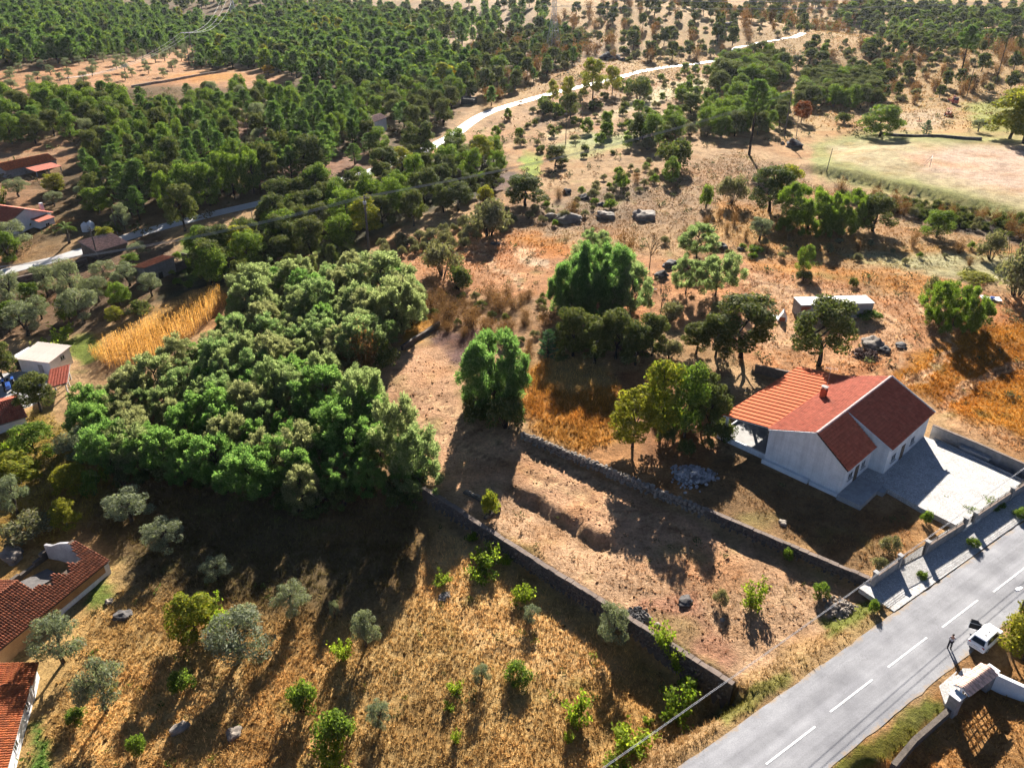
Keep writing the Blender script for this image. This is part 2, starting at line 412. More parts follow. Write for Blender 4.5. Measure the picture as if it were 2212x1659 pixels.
paint((.50, .42, .25), 7, (1345, 222), (1450, 180), (1520, 165), (1535, 190), (1440, 215), (1400, 235), (1350, 240))
paint((.46, .36, .20), 6, (1370, 250), (1470, 235), (1480, 250), (1400, 275), (1360, 268))
paint((.32, .33, .14), 8, (1200, 318), (1260, 290), (1340, 290), (1400, 285), (1380, 310), (1290, 335), (1200, 350))
paint((.46, .35, .19), 5, (1170, 290), (1260, 270), (1265, 282), (1180, 305))
paint((.48, .36, .20), 6, (1290, 250), (1340, 232), (1350, 250), (1300, 270))
paint((.24, .15, .08), 5, (1150, 260), (1345, 212), (1350, 222), (1160, 275))
paint((.43, .215, .10), 18, (840, 540), (980, 500), (1120, 490), (1230, 530), (1450, 560), (1720, 560), (1900, 640), (2280, 640), (2280, 800), (1900, 830), (1650, 800), (1450, 700), (1180, 700), (930, 700), (900, 640))
paint((.31, .20, .11), 18, (1080, 440), (1300, 400), (1430, 370), (1560, 330), (1760, 370), (1700, 500), (1450, 490), (1200, 510), (1090, 490))
paint((.26, .18, .11), 10, (1130, 450), (1390, 390), (1430, 470), (1180, 500))
paint((.38, .22, .08), 14, (1560, 430), (1720, 460), (1900, 520), (2280, 540), (2280, 580), (1700, 560), (1500, 500))
paint((.60, .42, .27), 6, (1110, 528), (1190, 560), (1180, 580), (1120, 560))
paint((.40, .17, .04), 10, (1090, 515), (1150, 505), (1250, 535), (1200, 555), (1120, 530))
paint((.42, .20, .06), 10, (1600, 560), (1800, 575), (2000, 590), (2090, 620), (2000, 640), (1860, 615), (1640, 585))
paint((.38, .34, .18), 10, (1800, 545), (2280, 555), (2280, 615), (2100, 605), (1950, 580))
paint((.36, .38, .05), 4, (2070, 590), (2130, 588), (2145, 600), (2080, 602))
paint((.52, .31, .17), 12, (1640, 600), (1850, 640), (1950, 700), (1960, 760), (1830, 800), (1680, 790), (1600, 700))
paint((.42, .19, .03), 16, (1900, 830), (1990, 760), (2110, 700), (2280, 690), (2280, 960), (2150, 930), (2010, 870))
paint((.36, .15, .025), 14, (1990, 790), (2110, 730), (2230, 740), (2230, 820), (2090, 870), (2000, 850))
paint((.45, .26, .13), 10, (2010, 880), (2150, 930), (2280, 970), (2280, 1020), (2100, 950))
paint((.42, .21, .05), 16, (1130, 800), (1190, 770), (1250, 790), (1300, 800), (1360, 850), (1340, 900), (1330, 960), (1280, 985), (1220, 965), (1160, 945), (1115, 890))
paint((.50, .33, .13), 10, (1190, 760), (1290, 770), (1320, 830), (1240, 860), (1180, 830))
paint((.42, .20, .03), 8, (880, 690), (950, 670), (950, 700), (870, 760))
paint((.34, .20, .10), 10, (920, 640), (1180, 640), (1190, 740), (960, 740))
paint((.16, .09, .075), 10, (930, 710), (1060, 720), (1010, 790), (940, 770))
paint((.50, .29, .165), 10, (800, 850), (830, 770), (960, 740), (990, 800), (985, 900), (1130, 945), (1420, 1090), (1650, 1200), (1500, 1230), (1280, 1150), (1100, 1050), (950, 1050), (940, 990), (860, 890))
paint((.44, .275, .16), 10, (950, 1060), (1120, 1060), (1320, 1190), (1700, 1230), (1880, 1290), (1600, 1470), (1300, 1300))
paint((.46, .275, .155), 10, (1300, 1160), (1600, 1180), (1800, 1260), (1500, 1260), (1340, 1230))
paint((.34, .18, .11), 12, (1380, 1290), (1500, 1270), (1600, 1420), (1560, 1450), (1380, 1330))
paint((.45, .29, .115), 14, (930, 1110), (1300, 1330), (1580, 1500), (1450, 1760), (-80, 1760), (-80, 1150), (300, 1220), (800, 1320))
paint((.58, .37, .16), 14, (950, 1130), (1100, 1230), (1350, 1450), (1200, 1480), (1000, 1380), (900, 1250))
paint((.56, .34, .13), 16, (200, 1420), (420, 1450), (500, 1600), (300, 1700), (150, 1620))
paint((.15, .105, .05), 40, (200, 1010), (930, 1090), (910, 1200), (820, 1330), (560, 1330), (300, 1260), (120, 1100))  # grove floor: dark humus, with the trees' cast shade painted into the colour
paint((.11, .19, .04), 8, (75, 1570), (100, 1560), (125, 1760), (40, 1760))
paint((.16, .20, .04), 8, (180, 1270), (230, 1230), (260, 1270), (200, 1330))
paint((.30, .21, .06), 14, (-60, 900), (120, 890), (260, 1050), (130, 1180), (-60, 1210))
paint((.42, .30, .13), 8, (0, 1170), (90, 1140), (100, 1230), (0, 1260))
paint((.22, .13, .06), 12, (1470, 990), (1640, 990), (1830, 1070), (2060, 1150), (1880, 1240), (1700, 1170), (1500, 1100))
paint((.40, .24, .11), 10, (1860, 1240), (1990, 1110), (2080, 1140), (1890, 1260))
paint((.34, .17, .07), 10, (1170, 980), (1300, 960), (1560, 900), (1560, 990), (1450, 1080), (1300, 1030))
paint((.30, .15, .07), 12, (1320, 800), (1560, 800), (1570, 990), (1400, 1000))
paint((.27, .27, .09), 10, (1760, 312), (1860, 285), (2280, 298), (2280, 520), (1960, 425), (1790, 390), (1750, 365))
paint((.42, .34, .19), 12, (1790, 315), (1900, 305), (2280, 315), (2280, 470), (2050, 410), (1900, 370), (1800, 345))
paint((.52, .37, .27), 14, (1950, 335), (2060, 318), (2280, 315), (2280, 440), (2120, 400), (2000, 370))
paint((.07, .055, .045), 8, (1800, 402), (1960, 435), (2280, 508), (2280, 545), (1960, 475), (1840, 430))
paint((.45, .33, .2), 8, (1920, 250), (2040, 235), (2040, 275), (1960, 282))
paint((.28, .28, .07), 8, (2080, 225), (2280, 205), (2280, 290), (2110, 285))
paint((.33, .21, .10), 10, (1900, 1300), (1990, 1300), (1500, 1680), (1300, 1720), (1560, 1500))
paint((.15, .16, .035), 7, (1775, 1340), (1880, 1290), (1890, 1320), (1790, 1370))
paint((.19, .17, .05), 7, (1560, 1530), (1690, 1450), (1700, 1480), (1570, 1580))
paint((.36, .19, .07), 8, (2020, 1480), (2280, 1400), (2280, 1760), (1750, 1760))
paint((.16, .17, .035), 7, (1800, 1659), (2000, 1500), (2040, 1520), (1900, 1660), (1830, 1720))
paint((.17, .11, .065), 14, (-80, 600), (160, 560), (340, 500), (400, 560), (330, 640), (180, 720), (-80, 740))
paint((.36, .21, .07), 8, (185, 735), (460, 615), (485, 645), (300, 760), (230, 770))
paint((.16, .20, .035), 6, (130, 740), (190, 715), (230, 760), (180, 790))
def track(col, w_, fe, *pts):
    q = np.array(pts, float); d = np.gradient(q, axis=0); d /= np.linalg.norm(d, axis=1, keepdims=True); n_ = np.stack([-d[:, 1], d[:, 0]], 1) * w_
    PAINT.append((np.concatenate([q + n_, (q - n_)[::-1]]), np.array(col, float), fe))
for off, cc_ in ((0, (.58, .36, .20)), (9, (.27, .15, .085)), (16, (.60, .38, .21))):
    track(cc_, 3, 3, (1600, 592 + off), (1720, 622 + off), (1850, 655 + off), (1930, 690 + off), (1960, 735 + off), (1930, 785 + off), (1850, 822 + off))
    track(cc_, 3, 3, (1980, 640 + off), (2060, 690 + off), (2050, 760 + off), (1990, 812 + off), (1930, 830 + off))
    track(cc_, 3.5, 3, (2240, 772 + off), (2140, 800 + off), (2070, 848 + off), (2030, 882 + off))
    track(cc_, 3.5, 3, (815, 862 + off), (940, 925 + off), (1090, 990 + off), (1290, 1078 + off), (1480, 1150 + off))
    track(cc_, 3, 3, (850, 820 + off), (930, 850 + off), (1000, 905 + off), (1130, 968 + off), (1330, 1058 + off))
    track(cc_, 2, 2, (980, 520 + off * .6), (1060, 560 + off * .6), (1120, 600 + off * .6), (1150, 650 + off * .6))
def inpoly(P, x, y, pad):
    m = (x > P[:, 0].min() - pad) & (x < P[:, 0].max() + pad) & (y > P[:, 1].min() - pad) & (y < P[:, 1].max() + pad)
    return m
def polymask(P, x, y, fe):
    out = np.zeros(x.shape); m = inpoly(P, x, y, fe)
    if not m.any(): return out
    xs, ys = x[m], y[m]; ins = np.zeros(xs.shape, bool); dm = np.full(xs.shape, 1e9)
    for a, b in zip(P, np.roll(P, -1, 0)):
        c = ((a[1] > ys) != (b[1] > ys)) & (xs < (b[0] - a[0]) * (ys - a[1]) / (b[1] - a[1] + 1e-12) + a[0]); ins ^= c
        ab = b - a; t = np.clip(((xs - a[0]) * ab[0] + (ys - a[1]) * ab[1]) / (ab @ ab + 1e-9), 0, 1)
        dm = np.minimum(dm, np.hypot(xs - a[0] - t * ab[0], ys - a[1] - t * ab[1]))
    sd_ = np.where(ins, dm, -dm); out[m] = ss(-fe, fe, sd_); return out
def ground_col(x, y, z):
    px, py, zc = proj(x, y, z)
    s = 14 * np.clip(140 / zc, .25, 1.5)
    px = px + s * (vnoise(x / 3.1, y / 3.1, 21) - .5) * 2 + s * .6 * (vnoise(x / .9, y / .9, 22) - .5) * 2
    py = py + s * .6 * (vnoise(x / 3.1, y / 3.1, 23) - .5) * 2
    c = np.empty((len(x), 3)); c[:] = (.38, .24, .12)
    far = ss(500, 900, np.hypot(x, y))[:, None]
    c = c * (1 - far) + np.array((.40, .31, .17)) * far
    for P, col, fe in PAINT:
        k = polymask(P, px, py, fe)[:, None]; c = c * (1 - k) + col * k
    # patches of redder soil, greener growth and trampled dark spots, none of them tied to the light
    n1 = vnoise(x / 5.7, y / 5.7, 31); n2 = vnoise(x / 2.1, y / 2.1, 32); n3 = vnoise(x / 11, y / 11, 33)
    c = c * (0.72 + .34 * n2 + .24 * n1)[:, None]
    red = (ss(.55, .9, n3) * .5)[:, None]; c = c * (1 - red) + c * np.array((1.05, .82, .62)) * red
    gr = (ss(.70, .92, n1 * .5 + n2 * .5) * .55)[:, None] * (c[:, :1] > .15)
    c = c * (1 - gr) + np.array((.17, .165, .05)) * gr
    return np.clip(c, .01, .8)
def grid_axis(lo, hi, step, far, grow=1.09):
    a = list(np.arange(lo, hi + step, step)); s = step; v = a[-1]
    while v < far: s *= grow; v += s; a.append(v)
    s = step; v = a[0]; pre = []
    while v > -far: s *= grow; v -= s; pre.append(v)
    return np.array(pre[::-1] + a)
gx = grid_axis(-75, 80, .62, 3000, 1.05)
gy = grid_axis(22, 150, .62, 3600, 1.02); gy = gy[gy > -140]
GX, GY = np.meshgrid(gx, gy); nx, ny = len(gx), len(gy)
gxf, gyf = GX.ravel(), GY.ravel(); gz = H(gxf, gyf)
ii = np.arange(nx * ny).reshape(ny, nx)
quads = np.stack([ii[:-1, :-1], ii[:-1, 1:], ii[1:, 1:], ii[1:, :-1]], -1).reshape(-1, 4)
m, t, out = nodes('dry_ground'); pos = coords(t, 'World')
at_ = N(t, 'ShaderNodeAttribute', attribute_name='Col')
b = N(t, 'ShaderNodeBsdfPrincipled'); b.inputs['Roughness'].default_value = .95; b.inputs['Specular IOR Level'].default_value = .08
n_a = noise(t, pos, .55, 8, .72); n_b = noise(t, pos, 3.2, 6, .75); n_c = noise(t, pos, .11, 4, .6)
c = mixc(t, at_.outputs['Color'], mrange(t, n_a, .3, .7, .62, 1.34), 1.0, 'MULTIPLY')
c = mixc(t, c, mrange(t, n_b, .28, .72, .55, 1.4), 1.0, 'MULTIPLY')
c = mixc(t, c, mixc(t, c, (.75, .62, .45), 1.0, 'MULTIPLY'), mrange(t, n_c, .5, .7, 0, .8))
n_d = noise(t, pos, 1.15, 10, .78)
c = mixc(t, c, mixc(t, c, (.42, .36, .30), 1.0, 'MULTIPLY'), mrange(t, n_d, .44, .36, 0, .85))
t.links.new(c, b.inputs['Base Color'])
bp = N(t, 'ShaderNodeBump'); bp.inputs['Strength'].default_value = 1.0; bp.inputs['Distance'].default_value = .3
hsum = N(t, 'ShaderNodeMath', operation='ADD'); t.links.new(n_a, hsum.inputs[0]); t.links.new(n_b, hsum.inputs[1])
t.links.new(hsum.outputs[0], bp.inputs['Height']); t.links.new(bp.outputs[0], b.inputs['Normal']); t.links.new(b.outputs[0], out.inputs[0])
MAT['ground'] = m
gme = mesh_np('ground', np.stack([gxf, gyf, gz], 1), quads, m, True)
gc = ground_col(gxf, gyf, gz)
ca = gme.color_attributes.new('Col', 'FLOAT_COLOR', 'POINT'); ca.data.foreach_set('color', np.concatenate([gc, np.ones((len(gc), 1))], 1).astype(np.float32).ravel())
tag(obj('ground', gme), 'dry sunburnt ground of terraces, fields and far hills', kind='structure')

# ---------------------------------------------------------------- grass and straw
m, t, out = nodes('straw'); at_ = N(t, 'ShaderNodeAttribute', attribute_name='Col'); ge = t.nodes.new('ShaderNodeNewGeometry')
c = mixc(t, at_.outputs['Color'], mrange(t, ge.outputs['Random Per Island'], 0, 1, .65, 1.4), 1.0, 'MULTIPLY')
d1 = N(t, 'ShaderNodeBsdfDiffuse'); d2 = N(t, 'ShaderNodeBsdfTranslucent'); t.links.new(c, d1.inputs[0]); t.links.new(c, d2.inputs[0])
mx = N(t, 'ShaderNodeMixShader'); mx.inputs[0].default_value = .35; t.links.new(d1.outputs[0], mx.inputs[1]); t.links.new(d2.outputs[0], mx.inputs[2]); t.links.new(mx.outputs[0], out.inputs[0])
MAT['straw'] = m
def wpoly(*pts): return np.array([list(at(*p)[:2]) for p in pts])
def sample_poly(P, n, rng):
    lo, hi = P.min(0), P.max(0); out = []
    got = 0
    while got < n:
        q = lo + rng.random((n * 2, 2)) * (hi - lo); k = polymask(P, q[:, 0], q[:, 1], 1e-6) > .5
        q = q[k]; out.append(q); got += len(q)
        if len(q) == 0: break
    return np.concatenate(out)[:n]
def area(P):
    x, y = P[:, 0], P[:, 1]; return .5 * abs(np.dot(x, np.roll(y, -1)) - np.dot(y, np.roll(x, -1)))
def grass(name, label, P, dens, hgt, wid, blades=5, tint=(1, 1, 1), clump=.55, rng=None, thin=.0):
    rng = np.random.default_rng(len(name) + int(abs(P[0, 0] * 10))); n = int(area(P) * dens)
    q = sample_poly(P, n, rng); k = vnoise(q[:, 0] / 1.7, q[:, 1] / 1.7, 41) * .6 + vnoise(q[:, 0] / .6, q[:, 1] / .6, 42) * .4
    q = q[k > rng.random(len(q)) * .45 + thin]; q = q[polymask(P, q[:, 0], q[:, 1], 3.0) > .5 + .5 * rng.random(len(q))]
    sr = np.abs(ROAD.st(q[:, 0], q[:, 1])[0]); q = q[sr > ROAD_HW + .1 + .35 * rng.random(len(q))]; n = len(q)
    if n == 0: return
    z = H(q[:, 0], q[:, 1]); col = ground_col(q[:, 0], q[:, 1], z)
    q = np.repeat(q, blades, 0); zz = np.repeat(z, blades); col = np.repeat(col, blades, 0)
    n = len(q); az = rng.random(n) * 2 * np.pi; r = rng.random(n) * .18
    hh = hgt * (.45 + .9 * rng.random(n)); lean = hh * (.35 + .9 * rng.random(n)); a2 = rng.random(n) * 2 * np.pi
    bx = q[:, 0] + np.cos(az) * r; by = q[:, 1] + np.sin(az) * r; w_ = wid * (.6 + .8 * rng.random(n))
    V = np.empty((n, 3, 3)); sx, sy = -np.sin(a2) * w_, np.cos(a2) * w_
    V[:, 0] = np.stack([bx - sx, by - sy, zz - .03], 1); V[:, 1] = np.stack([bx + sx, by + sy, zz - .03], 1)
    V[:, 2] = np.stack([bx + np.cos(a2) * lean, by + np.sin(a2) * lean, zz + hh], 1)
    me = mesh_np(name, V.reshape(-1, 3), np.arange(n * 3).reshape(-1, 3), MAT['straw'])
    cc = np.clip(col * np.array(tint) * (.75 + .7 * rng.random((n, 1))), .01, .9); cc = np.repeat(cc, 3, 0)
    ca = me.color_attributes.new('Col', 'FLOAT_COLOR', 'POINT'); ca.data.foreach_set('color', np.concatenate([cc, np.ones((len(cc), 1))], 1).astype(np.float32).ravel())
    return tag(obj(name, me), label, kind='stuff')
GR = [
 ('dry_grass', 'dry golden grass of the olive plot', wpoly((930, 1120), (1270, 1320), (1560, 1500), (1440, 1720), (20, 1720), (180, 1330), (330, 1210), (850, 1330)), 12, .30, .045, 5, (1.12, 1.1, 1.05), 0),
 ('dry_grass', 'sparse dry grass of the plot between the two long walls', wpoly((960, 1070), (1130, 1060), (1330, 1190), (1700, 1230), (1860, 1290), (1620, 1450), (1300, 1290)), 5, .22, .04, 4, (1.1, 1.08, 1.0), .12),
 ('dry_grass', 'tall orange grass behind the dry stone wall', wpoly((1120, 810), (1180, 765), (1250, 775), (1320, 800), (1370, 860), (1350, 920), (1325, 965), (1270, 985), (1210, 962), (1150, 938), (1110, 880)), 12, .55, .05, 5, (1.15, 1.15, 1.1), .08),
 ('dry_grass', 'orange grass of the field behind the house', wpoly((1900, 830), (1990, 760), (2110, 700), (2260, 690), (2260, 1010), (2120, 950), (2010, 880)), 8, .34, .05, 4, (1.15, 1.1, 1.0), 0),
 ('dry_grass', 'dry grass and weeds below the white house', wpoly((1480, 1020), (1600, 1010), (1830, 1090), (2050, 1150), (1870, 1250), (1700, 1170)), 7, .28, .04, 4, (1.1, 1.05, 1.0), .05),
 ('dry_grass', 'straw on the verge of the road', wpoly((1880, 1290), (1950, 1310), (1480, 1690), (1330, 1690), (1560, 1500)), 12, .26, .04, 5, (1.1, 1.1, 1.0), 0),
 ('dry_grass', 'grass of the plots across the road', wpoly((2040, 1500), (2110, 1470), (2240, 1480), (2240, 1720), (1800, 1720)), 10, .28, .04, 5, (1.1, 1.1, 1.0), 0),
 ('dry_grass', 'straw of the fields around the brick shed', wpoly((1620, 570), (2000, 600), (2240, 640), (2240, 700), (1980, 760), (1880, 820), (1680, 800), (1560, 690)), 2.2, .36, .06, 4, (1.1, 1.08, 1.0), .15),
 ('dry_grass', 'dry grass and scrub on the rocky slope', wpoly((860, 540), (1100, 490), (1430, 370), (1600, 320), (1770, 400), (2240, 550), (1900, 600), (1500, 560), (1200, 540), (960, 690)), 2.0, .30, .075, 4, (1.0, .97, .92), .1),
 ('dry_grass', 'weeds beneath the acacia grove', wpoly((200, 1000), (930, 1090), (880, 1300), (560, 1330), (300, 1240), (120, 1100)), 6, .35, .045, 5, (1.0, 1.1, .9), .0),
 ('dry_grass', 'bright straw on the hillside above the lane', wpoly((1100, 200), (1300, 120), (1600, 100), (1800, 60), (2240, 60), (2240, 280), (1760, 280), (1580, 200), (1300, 230)), .30, .55, .16, 4, (1.0, .95, .85), .15),
 ('dry_grass', 'rough grass of the settlement gardens', wpoly((0, 880), (120, 890), (250, 1040), (130, 1170), (0, 1190)), 6, .4, .05, 4, (1.1, 1.2, .9), .05),
]
for g in GR: grass(g[0], g[1], g[2], g[3], g[4], g[5], g[6], g[7], thin=g[8])

def clods(name, label, P, dens, smin, smax, tint, seed):
    rng = np.random.default_rng(seed); q = sample_poly(P, int(area(P) * dens), rng); k = vnoise(q[:, 0] / 2.6, q[:, 1] / 2.6, 51) * .6 + vnoise(q[:, 0] / .9, q[:, 1] / .9, 52) * .4
    q = q[k > .35 + .3 * rng.random(len(q))]; q = q[polymask(P, q[:, 0], q[:, 1], 3.0) > .5 + .5 * rng.random(len(q))]; q = q[np.abs(ROAD.st(q[:, 0], q[:, 1])[0]) > ROAD_HW + .3]; n = len(q); z = H(q[:, 0], q[:, 1]); col = ground_col(q[:, 0], q[:, 1], z)
    s = smin + (smax - smin) * rng.random(n) ** 3; o6 = np.array([(1, 0, 0), (0, 1, 0), (-1, 0, 0), (0, -1, 0), (0, 0, .8), (0, 0, -.4)], float)
    V = o6[None] * (.6 + .8 * rng.random((n, 6, 3))) + rng.normal(0, .15, (n, 6, 3)); a = rng.random(n) * 6.28; ca_, sa_ = np.cos(a), np.sin(a)
    V = np.stack([V[..., 0] * ca_[:, None] - V[..., 1] * sa_[:, None], V[..., 0] * sa_[:, None] + V[..., 1] * ca_[:, None], V[..., 2]], -1) * s[:, None, None]
    V[..., 0] += q[:, 0, None]; V[..., 1] += q[:, 1, None]; V[..., 2] += z[:, None]
    f = np.array([(0, 1, 4), (1, 2, 4), (2, 3, 4), (3, 0, 4), (1, 0, 5), (2, 1, 5), (3, 2, 5), (0, 3, 5)]); F = (f[None] + 6 * np.arange(n)[:, None, None]).reshape(-1, 3)
    me = mesh_np(name, V.reshape(-1, 3), F, MAT['straw']); cc = np.clip(col * np.array(tint) * (.7 + .5 * rng.random((n, 1))), .01, .9); cc = np.repeat(cc, 6, 0)
    ca = me.color_attributes.new('Col', 'FLOAT_COLOR', 'POINT'); ca.data.foreach_set('color', np.concatenate([cc, np.ones((len(cc), 1))], 1).astype(np.float32).ravel()); tag(obj(name, me), label, kind='stuff')
clods('earth_clods', 'clods of reddish earth on the driveway and bare plot', wpoly((800, 850), (840, 760), (1000, 760), (1000, 900), (1130, 950), (1420, 1090), (1870, 1280), (1620, 1450), (1300, 1290), (1120, 1060), (950, 1050), (940, 980)), 4, .04, .22, (1.0, .95, .9), 71)
clods('earth_clods', 'clods and stones on the bare soil behind the grove', wpoly((860, 540), (1110, 495), (1250, 540), (1600, 570), (2000, 610), (2250, 650), (2250, 740), (1900, 830), (1650, 790), (1450, 700), (1180, 700), (930, 690)), 1.2, .05, .26, (.85, .78, .7), 72)
clods('loose_stones', 'loose stones scattered over the rocky slope', wpoly((1080, 470), (1250, 410), (1430, 370), (1600, 320), (1760, 400), (1700, 520), (1450, 500), (1200, 520)), .5, .08, .42, (.75, .72, .7), 73)
clods('earth_clods', 'clods in the straw of the olive plot', wpoly((930, 1120), (1270, 1320), (1560, 1500), (1440, 1700), (20, 1700), (180, 1330), (330, 1210), (850, 1330)), 1.2, .06, .26, (.6, .55, .5), 74)
def weeds(name, label, P, dens, hgt, col, seed):
    rng = np.random.default_rng(seed); q = sample_poly(P, int(area(P) * dens), rng); k = vnoise(q[:, 0] / 4.3, q[:, 1] / 4.3, 56); q = q[k > .3 + .4 * rng.random(len(q))]; q = q[np.abs(ROAD.st(q[:, 0], q[:, 1])[0]) > ROAD_HW + .4]; n = len(q); z = H(q[:, 0], q[:, 1]); B = 22
    s = hgt * (.4 + 1.0 * rng.random(n) ** 2); c = np.stack([q[:, 0], q[:, 1], z], 1)[:, None] + rng.normal(0, .5, (n, B, 3)) * s[:, None, None] * np.array((1, 1, .5)) + np.array((0, 0, .5)) * s[:, None, None]
    d = rng.normal(size=(n, B, 3)); d /= np.linalg.norm(d, axis=-1, keepdims=True); e = rng.normal(size=(n, B, 3)); e /= np.linalg.norm(e, axis=-1, keepdims=True); L = (.28 * s)[:, None, None]
    V = np.stack([c - d * L, c + e * L * .55, c + d * L, c - e * L * .55], 2).reshape(-1, 3); me = mesh_np(name, V, np.arange(len(V)).reshape(-1, 4), MAT['straw'])
    base = np.array(col)[rng.integers(0, len(col), n)]; cc = np.repeat(base * (.7 + .6 * rng.random((n, 1))), B * 4, 0)
    ca = me.color_attributes.new('Col', 'FLOAT_COLOR', 'POINT'); ca.data.foreach_set('color', np.concatenate([cc, np.ones((len(cc), 1))], 1).astype(np.float32).ravel()); tag(obj(name, me), label, kind='stuff')
weeds('weeds', 'small green and brown weeds in the olive plot', wpoly((930, 1120), (1270, 1320), (1560, 1500), (1440, 1700), (20, 1700), (180, 1330), (330, 1210), (850, 1330)), .16, .5, [(.10, .14, .03), (.16, .11, .05), (.08, .10, .03), (.2, .22, .04)], 81)
weeds('weeds', 'small weeds on the middle plot and the dry garden', wpoly((960, 1070), (1130, 1040), (1480, 1100), (1640, 1010), (2050, 1150), (1870, 1300), (1600, 1450), (1300, 1290)), .16, .45, [(.10, .12, .04), (.17, .11, .06), (.13, .10, .05)], 82)
weeds('weeds', 'weeds and brambles scattered over the fields', wpoly((860, 540), (1100, 490), (1430, 370), (1600, 320), (1770, 400), (2250, 550), (2250, 900), (2000, 870), (1650, 800), (1200, 700), (940, 690)), .10, .8, [(.10, .11, .04), (.20, .11, .05), (.15, .13, .06), (.08, .09, .04)], 83)
weeds('weeds', 'scrub scattered over the far meadows and hillside', wpoly((1010, 300), (1100, 230), (1300, 130), (1600, 100), (1800, 60), (2250, 60), (2250, 290), (1760, 300), (1400, 350), (1100, 440)), .035, 1.5, [(.12, .12, .05), (.20, .12, .06), (.16, .14, .07), (.09, .09, .05)], 84)
weeds('weeds', 'undergrowth on the wooded slopes', wpoly((0, 560), (0, 210), (500, 190), (1000, 240), (900, 330), (600, 440), (300, 510)), .05, 1.5, [(.09, .11, .04), (.14, .11, .05), (.08, .10, .04)], 85)

# ---------------------------------------------------------------- dry maize
def maize(P, sp):
    rng = np.random.default_rng(5); lo, hi = P.min(0), P.max(0); V = []; 
    d = P[1] - P[0]; d /= np.hypot(*d); nn = np.array([-d[1], d[0]]); c0 = P.mean(0); Lr = np.hypot(*(hi - lo))
    rows = np.arange(-Lr, Lr, .85); al = np.arange(-Lr, Lr, sp)
    A, B = np.meshgrid(al, rows); q = c0 + A.ravel()[:, None] * d + B.ravel()[:, None] * nn + rng.normal(0, .1, (A.size, 2))
    q = q[polymask(P, q[:, 0], q[:, 1], 1e-6) > .5]; z = H(q[:, 0], q[:, 1]); fs = 0
    for (x, y), zz in zip(q, z):
        h = rng.uniform(1.5, 2.4); lx, ly = rng.normal(0, .12, 2)
        def lf(b, tip, w_):
            a = math.atan2(tip[1] - b[1], tip[0] - b[0]) + 1.57; s = np.array([math.cos(a), math.sin(a), 0]) * w_
            mid = (np.array(b) + np.array(tip)) / 2 + np.array([0, 0, .12]); V.extend([b, mid - s, tip, mid + s])
        V.extend([(x - .025, y, zz), (x + .025, y, zz), (x + lx + .015, y + ly, zz + h), (x + lx - .015, y + ly, zz + h)])
        for k in range(6):
            a = rng.uniform(0, 6.28); f = rng.uniform(.25, .95); L = rng.uniform(.4, .8)
            b0 = (x + lx * f, y + ly * f, zz + h * f); lf(b0, (b0[0] + math.cos(a) * L, b0[1] + math.sin(a) * L, b0[2] + rng.uniform(-.45, .35)), .055)
        lf((x + lx, y + ly, zz + h), (x + lx + rng.normal(0, .1), y + ly + rng.normal(0, .1), zz + h + .35), .05)
    V = np.array(V); return mesh_np('maize', V, np.arange(len(V)).reshape(-1, 4), MAT['corn'])
tag(obj('maize_field', maize(wpoly((195, 775), (230, 748), (320, 705), (470, 632), (495, 655), (420, 725), (330, 785), (240, 800)), .36)), 'field of dry golden maize beside the acacia grove', kind='stuff')

# ---------------------------------------------------------------- roads
m, t, out = nodes('asphalt'); pos = coords(t, 'World'); b = N(t, 'ShaderNodeBsdfPrincipled'); b.inputs['Roughness'].default_value = .85; b.inputs['Specular IOR Level'].default_value = .12
c = mixc(t, (.33, .33, .345), (.24, .24, .255), mrange(t, noise(t, pos, .35, 5, .6), .35, .65, 0, 1))
c = mixc(t, c, mrange(t, noise(t, pos, 9, 4, .7), .3, .7, .82, 1.15), 1.0, 'MULTIPLY')
rang = math.atan2(ROAD.d[1], ROAD.d[0]); mp = N(t, 'ShaderNodeMapping'); mp.vector_type = 'TEXTURE'; mp.inputs['Location'].default_value = (ROAD.a[0], ROAD.a[1], 0); mp.inputs['Rotation'].default_value = (0, 0, rang); t.links.new(pos, mp.inputs[0])
st2 = N(t, 'ShaderNodeMapping'); st2.inputs['Scale'].default_value = (.03, .9, 1); t.links.new(mp.outputs[0], st2.inputs[0])
c = mixc(t, c, mrange(t, noise(t, st2.outputs[0], 1.0, 4, .6), .35, .65, .84, 1.12), 1.0, 'MULTIPLY')
v = N(t, 'ShaderNodeTexVoronoi', feature='DISTANCE_TO_EDGE'); v.inputs['Scale'].default_value = .11; wv = N(t, 'ShaderNodeVectorMath', operation='ADD'); t.links.new(pos, wv.inputs[0])
nz = N(t, 'ShaderNodeTexNoise'); nz.inputs['Scale'].default_value = .7; nz.inputs['Detail'].default_value = 6; t.links.new(pos, nz.inputs['Vector']); nsc = N(t, 'ShaderNodeVectorMath', operation='SCALE'); nsc.inputs['Scale'].default_value = 2.5; t.links.new(nz.outputs[1], nsc.inputs[0]); t.links.new(nsc.outputs[0], wv.inputs[1]); t.links.new(wv.outputs[0], v.inputs['Vector'])
c = mixc(t, (.15, .15, .155), c, mrange(t, v.outputs['Distance'], .0, .004, .55, 1))
sx = N(t, 'ShaderNodeSeparateXYZ'); t.links.new(mp.outputs[0], sx.inputs[0]); ab = N(t, 'ShaderNodeMath', operation='ABSOLUTE'); t.links.new(sx.outputs[1], ab.inputs[0])
ad = N(t, 'ShaderNodeMath', operation='ADD'); t.links.new(ab.outputs[0], ad.inputs[0]); t.links.new(mrange(t, noise(t, pos, .9, 6, .7), .3, .7, -.55, .45), ad.inputs[1])
c = mixc(t, c, (.36, .26, .16), mrange(t, ad.outputs[0], ROAD_HW - .35, ROAD_HW + .15, 0, .85))
t.links.new(c, b.inputs['Base Color']); t.links.new(b.outputs[0], out.inputs[0]); MAT['asphalt'] = m
